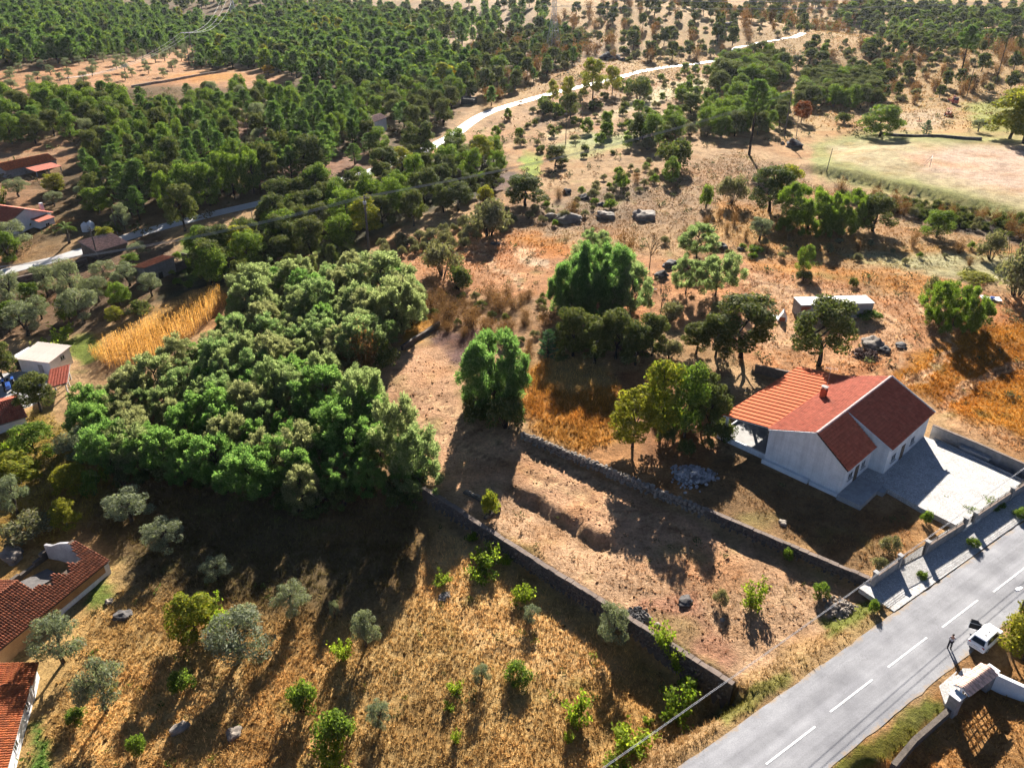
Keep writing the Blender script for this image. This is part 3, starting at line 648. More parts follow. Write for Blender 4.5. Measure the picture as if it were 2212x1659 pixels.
MAT['lane'] = simple('pale_asphalt', (.56, .54, .52), .6, (.46, .44, .42), .3, .12, spec=.35, kind='World')
MAT['paint'] = simple('road_paint', (.86, .86, .86), .6, (.66, .66, .66), 3, .2, kind='World')
Vr = []; 
ts = np.arange(-70, 190, 1.0)
for k, tt in enumerate(ts):
    jl = .16 * (vnoise(tt / 1.3, 0.5, 61) - .5) * 2; jr = .16 * (vnoise(tt / 1.3, 7.5, 62) - .5) * 2
    for s in (ROAD_HW + jl, 1.2, -1.2, -ROAD_HW + jr):
        p = ROAD.pt(tt, s); Vr.append((p[0], p[1], -.585 + .03 * (1 - abs(s) / ROAD_HW)))
ii = np.arange(len(Vr)).reshape(-1, 4)
q = np.concatenate([np.stack([ii[:-1, k], ii[:-1, k + 1], ii[1:, k + 1], ii[1:, k]], 1) for k in range(3)])[:, ::-1]
road = tag(obj('road', mesh_np('road', Vr, q, MAT['asphalt'])), 'grey asphalt road crossing the corner', kind='structure')
dash = MB()
DL, DG = 5.9, 2.3
dm = None
base_t = ROAD.st(*flat(1920.5, 1440 + 4, -.6))[1]
for k in range(-12, 14):
    pass
def dash_at(t0, s, L):
    mb = MB(); a, b_ = ROAD.pt(t0, s - .085), ROAD.pt(t0, s + .085); c_, d_ = ROAD.pt(t0 + L, s + .085), ROAD.pt(t0 + L, s - .085)
    z = -.585 + .03 + .006
    mb.add([(*a, z), (*d_, z), (*c_, z), (*b_, z)], [(0, 1, 2, 3)]); mb.build('marking', MAT['paint'], road)
# dashes where the photo shows them; the rest at the same pitch
k_ = 860 / 2212 * 2212 / 2562
px = lambda tx, ty: ((1702 + tx * .38879) * .863388, (1281 + ty * .38879) * .863388)
seen = [((558, 1627), (862, 1374)), ((968, 1288), (1233, 1074)), ((1335, 997), (1588, 808)), ((1680, 738), (1920, 569)), ((2003, 507), (2260, 340))]
tl = []
for a, b_ in seen:
    s0, t0 = ROAD.st(*flat(*px(*a), -.57)); s1, t1 = ROAD.st(*flat(*px(*b_), -.57)); tl.append((t0, t1, (s0 + s1) / 2))
for t0, t1, s in tl: dash_at(t0, s, t1 - t0)
pitch = (tl[-2][0] - tl[0][0]) / 3; L0 = np.mean([b_ - a for a, b_, _ in tl[:4]])
for k in range(1, 8): dash_at(tl[0][0] - pitch * k, tl[0][2], L0)
for k in range(1, 12): dash_at(tl[-1][0] + pitch * k, tl[-1][2], L0)
# lane through the valley
P = [Vector(p) for p in LANE_PTS]; dense = []
for i in range(len(P) - 1):
    p0, p1, p2, p3 = P[max(i - 1, 0)], P[i], P[i + 1], P[min(i + 2, len(P) - 1)]
    n_ = max(2, int((p2 - p1).length / 3))
    for k in range(n_):
        u = k / n_; dense.append(.5 * ((2 * p1) + (p2 - p0) * u + (2 * p0 - 5 * p1 + 4 * p2 - p3) * u * u + (3 * p1 - p0 - 3 * p2 + p3) * u ** 3))
dense.append(P[-1]); Vl = []
for i, p in enumerate(dense):
    d = (dense[min(i + 1, len(dense) - 1)] - dense[max(i - 1, 0)]); d.z = 0; d.normalize(); s = Vector((-d.y, d.x, 0)) * 2.4
    a = p - s; b_ = p + s; z = max(float(H(p.x, p.y)), float(H(a.x, a.y)), float(H(b_.x, b_.y))) + .06
    Vl += [(a.x, a.y, z), (p.x, p.y, z + .02), (b_.x, b_.y, z)]
ii = np.arange(len(Vl)).reshape(-1, 3)
q = np.concatenate([np.stack([ii[:-1, k], ii[:-1, k + 1], ii[1:, k + 1], ii[1:, k]], 1) for k in range(2)])
tag(obj('lane', mesh_np('lane', Vl, q, MAT['lane'])), 'pale winding lane through the valley', kind='structure')
# ---------------------------------------------------------------- roofs of clay tiles
_tilecache = {}
def tile_mesh(tw, tl, mat):
    key = (round(tw, 3), round(tl, 3), mat.name)
    if key in _tilecache: return _tilecache[key]
    pr = [(0, .0), (.2, -.01), (.3, .06), (.5, .105), (.7, .06), (.8, -.01), (1, 0)]
    V = []; L = tl * 1.1
    for y, dz in ((0, .115), (L, .012)): V += [(p * tw, y, dz + z * tw / .3 * .9) for p, z in pr]
    V += [(p * tw, 0, dz0) for p, dz0 in [(p, .012) for p, z in pr]]
    n = len(pr); V = V[:2 * n] + [(x, y + .005, z - .022) for x, y, z in V[:n]]
    F = [(i, i + 1, n + i + 1, n + i) for i in range(n - 1)] + [(2 * n + i, 2 * n + i + 1, i + 1, i) for i in range(n - 1)]
    me = mesh_np('tile', V, np.array(F), mat); _tilecache[key] = me; return me
def wmat(root):
    return Matrix.Translation(root.location) @ root.rotation_euler.to_matrix().to_4x4()
def tile_slope(roof, root, o, eu, ev, width, length, tw, tl, mat, n_ind=0, skip=None, seed=1):
    """o: corner at the eave (root frame); eu along the eave, ev up the slope"""
    rng = random.Random(seed); o, eu, ev = Vector(o), Vector(eu).normalized(), Vector(ev).normalized(); en = eu.cross(ev)
    nu, nv = max(1, round(width / tw)), max(1, round(length / tl)); tw, tl = width / nu, length / nv
    me = tile_mesh(tw, tl, mat); B = Matrix((eu, ev, en)).transposed().to_4x4(); spots = []
    for j in range(nv):
        for i in range(nu):
            if skip and skip((i + .5) / nu, (j + .5) / nv): continue
            p = o + eu * (i * tw) + ev * (j * tl) + en * .012
            M = Matrix.Translation(p) @ B @ Matrix.Rotation(rng.gauss(0, .012), 4, 'Z') @ Matrix.Rotation(rng.gauss(0, .01), 4, 'X')
            spots.append(M)
    W = wmat(root); c = Vector((0, 0, CAM_H)); spots.sort(key=lambda M: ((W @ M).translation - c).length)
    for M in spots[:n_ind]:
        t_ = obj('tile', me, roof); t_.matrix_local = M
    rest = spots[n_ind:]
    if rest:
        v = np.array([x.co for x in me.vertices]); f = np.array([list(p.vertices) for p in me.polygons])
        V = np.concatenate([v @ np.array(M.to_3x3()).T + np.array(M.translation) for M in rest])
        F = np.concatenate([f + k * len(v) for k in range(len(rest))])
        tag(obj('roof_tiles', mesh_np('roof_tiles', V, F, mat), roof), kind='stuff')
def ridge_tiles(roof, a, b, mat, w_=.2, L=.45):
    a, b = Vector(a), Vector(b); n = max(1, int((b - a).length / L)); d = (b - a) / n; u = d.normalized().cross(Vector((0, 0, 1))).normalized()
    V = []
    for e, s in ((0, 1.08), (1, .95)):
        for k in range(5):
            an = math.pi * k / 4; V.append(d.normalized() * (e * L * 1.1) + u * (math.cos(an) * w_ * s) + Vector((0, 0, math.sin(an) * w_ * .7 * s)))
    me = mesh_np('ridge_tile', [tuple(x) for x in V], np.array([(i, i + 1, 6 + i, 5 + i) for i in range(4)]), mat)
    for i in range(n): obj('ridge_tile', me, roof, a + d * i)
def part_box(name, mat, parent, *b): return MB().box(*b).build(name, mat, parent)
def window(parent, loc, rz, w_, h_, frame='white', shutter=None):
    """window in a wall whose outside is local -y after turning by rz"""
    f = MB(); t_ = .07
    f.box(-w_ / 2, -.05, 0, -w_ / 2 + t_, .02, h_).box(w_ / 2 - t_, -.05, 0, w_ / 2, .02, h_).box(-w_ / 2 + t_, -.05, h_ - t_, w_ / 2 - t_, .02, h_).box(-w_ / 2 + t_, -.05, 0, w_ / 2 - t_, .02, t_).box(-.03, -.045, t_, .03, .015, h_ - t_)
    o = f.build('window', MAT[frame], parent, loc, (0, 0, rz))
    part_box('pane', MAT['glass'], o, -w_ / 2 + t_, -.03, t_, w_ / 2 - t_, -.01, h_ - t_)
    part_box('sill', MAT['concrete'], o, -w_ / 2 - .1, -.16, -.07, w_ / 2 + .1, .02, -.002)
    return o
def door(parent, loc, rz, w_, h_, mat):
    o = part_box('door', mat, parent, -w_ / 2, -.06, 0, w_ / 2, .02, h_); o.location = loc; o.rotation_euler = (0, 0, rz)
    part_box('handle', MAT['iron'], o, w_ / 2 - .18, -.11, h_ * .45, w_ / 2 - .1, -.062, h_ * .5); return o

# ---------------------------------------------------------------- the house with the red roof
hs = empty('house', (HP1[0], HP1[1], 0), R(HANG), 'long white house with red tiled roof, chimney and carport beside the road', 'house')
RU, RZ, LV, WV = 6.1, 6.62, 20.1, 7.45
wl = MB()
wl.prism([(0, -.85), (0, 4.28), (RU, RZ - .1), (10.28, 3.42), (10.28, -.85)][::-1], 0, WV, 'y', (True, False))
wl.prism([(0, -.85), (0, 4.28), (RU, RZ - .1), (12.25, 3.82), (12.25, -.85)][::-1], WV, LV, 'y')
wl.build('wall', MAT['plaster'], hs)
rf = MB(); T = .10
rf.slab((-.1, -.25, 4.28), (RU, -.25, RZ), (RU, LV + .25, RZ), (-.1, LV + .25, 4.28), T)
rf.slab((RU, -.25, RZ), (10.72, -.25, 3.30), (10.72, WV - .06, 3.30), (RU, WV - .06, RZ), T)
rf.slab((RU, WV - .05, RZ + .02), (12.62, WV - .05, 3.68), (12.62, LV + .25, 3.68), (RU, LV + .25, RZ + .02), T)
roof = rf.build('roof', MAT['underlay'], hs)
sl_ = lambda a, b: math.hypot(b[0] - a[0], b[1] - a[1])
tile_slope(roof, hs, (-.1, LV + .25, 4.29), (0, -1, 0), (RU + .1, 0, RZ - 4.28), LV + .5, sl_((-.1, 4.28), (RU, RZ)), .34, .44, MAT['tile'], 0, seed=2)
tile_slope(roof, hs, (10.72, -.25, 3.31), (0, 1, 0), (RU - 10.72, 0, RZ - 3.30), WV + .15, sl_((10.72, 3.30), (RU, RZ)), .34, .44, MAT['tile'], 110, seed=3)
tile_slope(roof, hs, (12.62, WV - .05, 3.70), (0, 1, 0), (RU - 12.62, 0, RZ - 3.68), LV + .3 - WV, sl_((12.62, 3.68), (RU, RZ)), .34, .44, MAT['tile'], 190, seed=4)
ridge_tiles(roof, (RU, -.3, RZ + .06), (RU, LV + .3, RZ + .06), MAT['ridge'])
MB().slab((-.05, -.34, 4.36), (RU, -.34, RZ + .10), (RU, -.26, RZ + .10), (-.05, -.26, 4.36), .2).build('verge', MAT['plaster'], hs)
MB().slab((RU + .1, WV - .17, RZ + .03), (12.66, WV - .17, 3.76), (12.66, WV - .07, 3.76), (RU + .1, WV - .07, RZ + .03), .22).build('verge', MAT['plaster'], hs)
MB().slab((RU, LV + .26, RZ + .1), (RU, LV + .34, RZ + .1), (12.66, LV + .34, 3.76), (12.66, LV + .26, 3.76), .2).build('verge', MAT['plaster'], hs)
# step in the wall under the higher roof, plinth, porch
part_box('plinth', MAT['white'], hs, -.1, -.5, -.85, 6.3, -.002, -.10); part_box('plinth', MAT['white'], hs, 6.5, -.42, -.85, 10.3, -.002, -.28)
part_box('porch', MAT['concrete'], hs, 10.29, -.8, -.9, 13.3, 5.0, -.04)
part_box('step', MAT['concrete'], hs, 13.31, 3.7, -.9, 14.0, 4.9, -.2)
ch = MB().box(.75, 11.2, 4.2, 1.5, 11.75, 6.25).box(.68, 11.13, 6.0, 1.57, 11.82, 6.12).build('chimney', MAT['brick'], hs)
cp = MB()
for k in range(4):
    x = .8 + (k % 2) * .53; y = 11.25 + (k // 2) * .34; cp.box(x, y, 6.252, x + .12, y + .12, 6.5)
cp.box(.7, 11.15, 6.5, 1.55, 11.8, 6.58).build('chimney_cap', MAT['concrete'], ch)
an = MB().bar((1.2, 11.9, 5.0), (1.2, 11.9, 9.3), .025).bar((.7, 11.6, 9.15), (1.9, 12.3, 9.15), .016)
for k in range(7): c_ = Vector((.7, 11.6, 9.15)).lerp(Vector((1.9, 12.3, 9.15)), k / 6); an.bar(c_ + Vector((-.2, .34, 0)), c_ + Vector((.2, -.34, 0)), .011, n=4)
an.build('antenna', MAT['metal'], hs)
# carport: ribbed red sheets on posts
ca_ = empty('canopy', (0, 0, 0)); ca_.parent = hs
S0, S1 = (-7.05, 3.22), (.04, 4.30); npan = 20; pw = (LV + .3) / npan
pm = MB(); sl2 = Vector((S1[0] - S0[0], 0, S1[1] - S0[1])); 
prof = [(0, 0), (.06, .10), (.14, .10), (.2, 0), (.46, 0), (.5, .02), (.54, 0), (1, 0)]
V = [(S0[0], p * pw, S0[1] + z * .9) for p, z in prof] + [(S1[0], p * pw, S1[1] + z * .9) for p, z in prof]
pme = mesh_np('sheet_panel', V, np.array([(i + 1, i, 8 + i, 9 + i) for i in range(7)])[:, ::-1], MAT['sheet'])
for k in range(npan): obj('sheet_panel', pme, ca_, (0, .2 + k * pw, 0))
bm_ = MB().box(-6.9, .3, 3.02, -6.72, LV + .3, 3.2)
for k in range(6): y = .4 + k * 3.9; bm_.slab((-6.7, y, 3.20), (-.02, y, 4.22), (-.02, y + .1, 4.22), (-6.7, y + .1, 3.20), .15)
bm_.build('rafter', MAT['plaster'], ca_)
for y in (1.2, 7.5, 13.8, 20.0): part_box('post', MAT['white'], hs, -6.95, y, -.2, -6.65, y + .3, 3.02)
part_box('terrace', MAT['concrete'], hs, -7.3, .7, -.9, -.005, 20.4, -.2)
part_box('parapet', MAT['plaster'], hs, -7.5, .45, -1.3, -.01, .68, .12); part_box('parapet', MAT['plaster'], hs, -7.5, .70, -1.3, -7.31, 12, .1)
for (u, v_, w_, h_) in ((10.29, 1.9, 1.2, 1.0), (10.29, 5.4, 1.1, 1.0)): window(hs, (u, v_, 1.0), R(90), w_, h_)
for v_ in (9.6, 15.4): window(hs, (12.26, v_, 1.0), R(90), 1.3, 1.05)
door(hs, (10.285, 3.7, -.03), R(90), .95, 2.1, MAT['wood']); door(hs, (12.255, 12.5, -.03), R(90), 1.0, 2.1, MAT['wood'])
for y in (4.5, 11, 16.5): window(hs, (-.01, y, 1.0), R(-90), 1.2, 1.1)
# paved yard
m, t, out = nodes('setts'); pos = coords(t, 'World'); b = N(t, 'ShaderNodeBsdfPrincipled'); b.inputs['Roughness'].default_value = .8
v = N(t, 'ShaderNodeTexVoronoi'); v.inputs['Scale'].default_value = 6.5; t.links.new(pos, v.inputs['Vector'])
ve = N(t, 'ShaderNodeTexVoronoi', feature='DISTANCE_TO_EDGE'); ve.inputs['Scale'].default_value = 6.5; t.links.new(pos, ve.inputs['Vector'])
c = mixc(t, (.55, .54, .53), (.43, .42, .415), mrange(t, noise(t, pos, .5, 5), .35, .65, 0, 1))
sep = N(t, 'ShaderNodeSeparateColor'); t.links.new(v.outputs['Color'], sep.inputs[0])
c = mixc(t, c, mrange(t, sep.outputs[0], 0, 1, .75, 1.2), 1.0, 'MULTIPLY'); c = mixc(t, (.22, .19, .15), c, mrange(t, ve.outputs['Distance'], .02, .09, .15, 1))
t.links.new(c, b.inputs['Base Color']); bp = N(t, 'ShaderNodeBump'); bp.inputs['Strength'].default_value = .5; bp.inputs['Distance'].default_value = .03
t.links.new(ve.outputs['Distance'], bp.inputs['Height']); t.links.new(bp.outputs[0], b.inputs['Normal']); t.links.new(b.outputs[0], out.inputs[0]); MAT['setts'] = m
def hw(u, v, z=0): p = hloc(u, v); return (p[0], p[1], z)
yd = MB().prism([hloc(*q) for q in ((12.26, 7.3), (12.26, 20.2), (14.5, 20.15), (24.9, 18.4), (24.6, 13.0), (23.9, 7.2), (23.35, 3.9), (18.3, 4.0), (13.32, 5.0), (13.32, 7.3))][::-1] if False else
    [hloc(*q) for q in ((12.26, 7.46), (10.29, 7.40), (10.29, 5.02), (13.32, 5.02), (18.3, 4.0), (23.35, 3.6), (23.9, 7.2), (24.6, 13.0), (24.9, 18.4), (14.5, 20.15), (12.26, 20.2))], -1.2, -.03)
tag(yd.build('paved_yard', MAT['setts']), 'pale sett paved yard in front of the white house', kind='structure')
tag(MB().prism([hloc(*q) for q in ((13.4, 20.3), (24.95, 18.5), (25.1, 18.75), (13.5, 20.6))], -1, .12).build('yard_kerb', MAT['concrete']), 'kerb of the paved yard', kind='structure')
# walls round the house plot
def wall_run(name, pts, h, th, mat, capmat, label, cat='wall', capz=.10, over=.05, base=None, foot=1.2, stones=None):
    o = empty(name, (pts[0][0], pts[0][1], base if base is not None else float(H(*pts[0][:2]))), 0, label, cat)
    P_ = [Vector((p[0], p[1])) for p in pts]; body = MB(); top_ = MB(); ox, oy, oz = o.location
    for i in range(len(P_) - 1):
        a, b_ = P_[i], P_[i + 1]; d = (b_ - a).normalized(); n_ = Vector((-d.y, d.x)); k = max(1, int((b_ - a).length / 3))
        for j in range(k):
            p, q_ = a.lerp(b_, j / k), a.lerp(b_, (j + 1) / k)
            if base is None: z0, z1 = [max(float(H(*(r_ + n_ * .7))), float(H(*(r_ - n_ * .7)))) for r_ in (p, q_)]
            else: z0 = z1 = base
            for mb, t_, za, zb in ((body, th / 2, -foot, h), (top_, th / 2 + over, h + .002, h + capz)):
                vs = [(p + n_ * t_, z0), (p - n_ * t_, z0), (q_ - n_ * t_, z1), (q_ + n_ * t_, z1)]
                zlo = [min(z0, z1) + za] * 4 if mb is body else [z + za for _, z in vs]
                mb.add([(v_.x - ox, v_.y - oy, zl - oz) for (v_, z), zl in zip(vs, zlo)] + [(v_.x - ox, v_.y - oy, z + zb - oz) for v_, z in vs],
                       [(3, 2, 1, 0)[::-1], (4, 5, 6, 7), (0, 1, 5, 4), (1, 2, 6, 5), (2, 3, 7, 6), (3, 0, 4, 7)])
    body.build('wall_body', mat, o); top_.build('coping', capmat, o); return o
gw = [hloc(12.5, 21.6), hloc(18.5, 21.2), hloc(24.6, 20.4), hloc(27, 19.9), hloc(36, 18.6)]
wall_run('garden_wall', [hloc(*q) for q in ((12.6, 21.5), (18.5, 21.1), (24.6, 20.3), (33, 19.2))], 1.35, .25, MAT['greyblock'], MAT['cap'], 'grey rendered garden wall behind the paved yard', base=-.05)
g1, g2 = flat(*((1780 + 405 * .27125) * .863388, (890 + 92 * .27125) * .863388), .6), flat(*((1780 + 745 * .27125) * .863388, (890 + 162 * .27125) * .863388), .6)
wall_run('rear_wall', [g1, g2, g2 + (g2 - g1) * .55], 1.3, .25, MAT['masonry'], MAT['cap'], 'dark low wall behind the carport under the oak', base=-.6)
sb = MB().box(-1.9, -.35, 0, 1.9, .35, .5).build('concrete_slab', MAT['concrete'], None, (*hloc(18.6, 20.45), -.05), (0, 0, R(HANG - 5)))
tag(sb, 'grey concrete slab lying in the planting strip by the garden wall', 'slab')
# strip between the fence and the road
ps = MB(); a_, b_ = ROAD.st(37.5, 61.6)[1] - 1.0, ROAD.st(75, 86)[1]
for tt in np.arange(a_, b_ + 30, 4):
    p = [ROAD.pt(tt, ROAD_HW + .1), ROAD.pt(tt, ROAD_HW + 4.1), ROAD.pt(tt + 4, ROAD_HW + 4.1), ROAD.pt(tt + 4, ROAD_HW + .1)]
    ps.prism([tuple(q) for q in p][::-1], -1.1, -.52)
tag(ps.build('pavement', MAT['setts']), 'worn sett pavement strip between the fence and the road', kind='structure')
# front fence: six pillars, low walls, rails and two gates
fp = [np.array(flat(*((2160 + x * .2592) * .863388, (1050 + y * .2592) * .863388), -.55)) for x, y in ((90, 1600), (325, 1435), (588, 1300), (955, 1070), (1048, 1015), (1405, 775))]
fp += [fp[-1] + (fp[-1] - fp[0]) * k for k in (.25, .6)]
fd = fp[5] - fp[0]; fang = math.atan2(fd[1], fd[0])
pil = MB().box(-.2, -.2, -.6, .2, .2, 1.85).mesh('shaft', MAT['greyblock']); pcap = MB().prism([(-.27, -.27), (.27, -.27), (.27, .27), (-.27, .27)], 1.852, 1.92).mesh('pillar_cap', MAT['concrete'])
fl = ['end pillar of the front fence where the long wall meets it', 'fence pillar at the field side of the wide iron gate', 'fence pillar at the house side of the wide iron gate', 'first pillar of the narrow gate before the paved yard',
      'second pillar of the narrow gate before the paved yard', 'fence pillar beside the green border of the paved yard', 'fence pillar past the paved yard', 'farthest fence pillar up the road']
for p, lb in zip(fp, fl):
    o = empty('fence_pillar', (p[0], p[1], -.55), fang, lb, 'pillar', 'pillars of the front fence'); obj('shaft', pil, o); obj('pillar_cap', pcap, o)
def fence_run(a, b_, lb):
    L = float(np.hypot(*(b_ - a))); o = empty('front_fence', (a[0], a[1], -.55), math.atan2(*(b_ - a)[::-1]), lb, 'fence', 'sections of the front fence')
    part_box('wall_base', MAT['greyblock'], o, .22, -.11, -.6, L - .22, .11, 1.2); part_box('coping', MAT['cap'], o, .22, -.14, 1.202, L - .22, .14, 1.27)
    n_ = max(2, int(L / 1.6)); 
    for k in range(1, n_): part_box('post', MAT['iron'], o, L * k / n_ - .02, -.02, 1.27, L * k / n_ + .02, .02, 1.85)
    for z in (1.4, 1.55, 1.7, 1.82): MB().bar((.2, 0, z), (L - .2, 0, z), .018, n=4).build('rail', MAT['iron'], o)
fence_run(fp[0], fp[1], 'low wall and rails between the end pillar and the wide gate'); fence_run(fp[2], fp[3], 'low wall and rails between the two gates')
fence_run(fp[4], fp[5], 'low wall and rails along the green border of the yard'); fence_run(fp[5], fp[6], 'low wall and rails past the paved yard'); fence_run(fp[6], fp[7], 'farthest stretch of low wall and rails')
def gate(a, b_, lb, h=1.6):
    L = float(np.hypot(*(b_ - a))); o = empty('gate', (a[0], a[1], -.55), math.atan2(*(b_ - a)[::-1]), lb, 'gate')
    f = MB().box(.24, -.02, .05, L - .24, .02, .11).box(.24, -.02, h - .06, L - .24, .02, h).box(.24, -.02, .11, .30, .02, h - .06).box(L - .3, -.02, .11, L - .24, .02, h - .06).build('gate_frame', MAT['iron'], o)
    me = MB().box(-.014, -.014, .11, .014, .014, h - .06).mesh('bar', MAT['iron'])
    for k in range(1, int(L / .15)): 
        x = .3 + k * .15
        if x < L - .32: obj('bar', me, o, (x, 0, 0))
    return o
gate(fp[1], fp[2], 'wide dark iron bar gate onto the dry garden'); gate(fp[3], fp[4], 'narrow dark iron gate at the corner of the paved yard')

# ---------------------------------------------------------------- the long walls between the terraces
def rockmesh(name, mat, seed, sub=2, flat_=.7, rough=.28, n=8):
    bm = bmesh.new(); bmesh.ops.create_icosphere(bm, subdivisions=sub, radius=1); rng = random.Random(seed); off = [rng.uniform(0, 50) for _ in range(3)]
    dirs = [Vector((rng.gauss(0, 1), rng.gauss(0, 1), rng.gauss(0, .8))).normalized() for _ in range(n)]; cut = [rng.uniform(.62, .9) for _ in dirs]
    for v_ in bm.verts:
        r_ = 1.0
        for d, c_ in zip(dirs, cut):
            k = v_.co.dot(d)
            if k > c_: v_.co -= d * (k - c_)
        v_.co *= 1 + rough * .35 * (math.sin(v_.co.x * 5 + off[0]) * math.sin(v_.co.y * 4 + off[1]) + .5 * math.sin(v_.co.z * 9 + off[2]))
        v_.co.z *= flat_
    me = bpy.data.meshes.new(name); bm.to_mesh(me); bm.free(); me.materials.append(mat); return me
STONE = [rockmesh('stone', MAT['rock'], k, 1, .75) for k in range(6)]
def stone_run(o, L, base_of, zs, s, mat_list=STONE, depth=.0, seed=1, name='stone'):
    """courses of stones along the local x axis of wall o"""
    rng = random.Random(seed)
    for z in zs:
        x = rng.uniform(0, .3)
        while x < L:
            r_ = s * rng.uniform(.75, 1.3)
            q = obj(name, rng.choice(mat_list), o, (x, depth + rng.uniform(-.08, .08), base_of(x) + z + rng.uniform(-.06, .06)), (rng.uniform(-.4, .4), rng.uniform(-.4, .4), rng.uniform(0, 6.3)))
            q.scale = (r_, r_ * .8, r_ * rng.uniform(.7, 1)); x += r_ * 1.55
# wall 1
zW1 = lambda t_: float(base_h(*W1.pt(t_, .9)))
w1 = empty('boundary_wall', (*W1.pt(0), -3), math.atan2(W1.d[1], W1.d[0]), 'long straight masonry wall above the olive plot', 'wall')
bd, cpg = MB(), MB(); n_ = 14; ts_ = np.linspace(-2, W1.L + .3, n_ + 1)
def seg(mb, t0, t1, za0, za1, zb0, zb1, y0, y1):
    mb.add([(t0, y0, za0), (t1, y0, za1), (t1, y1, za1), (t0, y1, za0), (t0, y0, zb0), (t1, y0, zb1), (t1, y1, zb1), (t0, y1, zb0)],
           [(0, 3, 2, 1), (4, 5, 6, 7), (0, 1, 5, 4), (1, 2, 6, 5), (2, 3, 7, 6), (3, 0, 4, 7)])
for t0, t1 in zip(ts_[:-1], ts_[1:]):
    a, b_ = zW1(t0) + 3 + .32, zW1(t1) + 3 + .32
    seg(bd, t0, t1, -2.2, -2.2, a, b_, -.34, .12); seg(cpg, t0, t1, a + .003, b_ + .003, a + .09, b_ + .09, -.40, .18)
bd.build('wall_body', MAT['masonry'], w1)
def copings(o, L, base_of, t_start, y0, y1, seed):
    rr_ = random.Random(seed); x = t_start
    while x < L:
        l = rr_.uniform(.7, 1.5)
        if rr_.random() > .06:
            z = base_of(x) + rr_.uniform(-.05, .03); z2 = base_of(min(x + l, L)) + rr_.uniform(-.05, .03); mb = MB(); seg(mb, x, min(x + l, L) - rr_.uniform(.02, .06), z, z2, z + rr_.uniform(.09, .15), z2 + rr_.uniform(.09, .15), y0 + rr_.uniform(-.05, .05), y1 + rr_.uniform(-.05, .05)); mb.build('coping_stone', MAT['cap'], o)
        x += l
copings(w1, W1.L + .3, lambda x: zW1(x) + 3 + .322, -2, -.40, .18, 3)
fs_ = [rockmesh('stone', MAT['masonry'], 20 + k, 1, .8) for k in range(4)]
stone_run(w1, W1.L, lambda t_: zW1(t_) + 3, (-1.5, -1.1, -.7, -.3, .08), .27, fs_, -.34, 5)
# wall 2: rough stones at the far end, rendered masonry towards the road
zW2 = lambda t_: float(base_h(*W2.pt(t_, .9)))
tsplit = W2.st(*flat(1530, 1105, -.8))[1]
w2 = empty('drystone_wall', (*W2.pt(0), -2), math.atan2(W2.d[1], W2.d[0]), 'dry stone wall of loose boulders below the orange grass', 'wall')
core = MB()
for t0, t1 in zip(np.linspace(0, tsplit, 9)[:-1], np.linspace(0, tsplit, 9)[1:]): seg(core, t0, t1, -1, -1, zW2(t0) + 2.0, zW2(t1) + 2.0, -.25, .25)
core.build('wall_core', MAT['masonry'], w2)
stone_run(w2, tsplit, lambda t_: zW2(t_) + 2, (-.75, -.35, .05, .3), .36, STONE, -.18, 7); stone_run(w2, tsplit, lambda t_: zW2(t_) + 2, (.2,), .40, STONE, .2, 8)
w3 = empty('boundary_wall', (*W2.pt(tsplit), -2), math.atan2(W2.d[1], W2.d[0]), 'low masonry wall from the dry stones down to the fence pillar', 'wall')
bd, cpg = MB(), MB(); L3 = W2.L - tsplit + .4
for t0, t1 in zip(np.linspace(0, L3, 9)[:-1], np.linspace(0, L3, 9)[1:]):
    a, b_ = zW2(t0 + tsplit) + 2 + .42, zW2(t1 + tsplit) + 2 + .42
    seg(bd, t0, t1, -1.2, -1.2, a, b_, -.26, .14); seg(cpg, t0, t1, a + .003, b_ + .003, a + .09, b_ + .09, -.32, .20)
bd.build('wall_body', MAT['masonry'], w3); copings(w3, L3, lambda x: zW2(x + tsplit) + 2 + .422, 0, -.32, .20, 4)
stone_run(w3, L3, lambda t_: zW2(t_ + tsplit) + 2, (-.9, -.5, -.1, .22), .26, fs_, -.26, 9)
# low wall stub by the grove
a, b_ = at(868, 757), at(948, 703)
lw = wall_run('low_wall', [(a.x, a.y), (b_.x, b_.y)], .75, .5, MAT['masonry'], MAT['masonry'], 'short dark wall running out of the acacia grove', foot=.8, over=0, capz=.02)

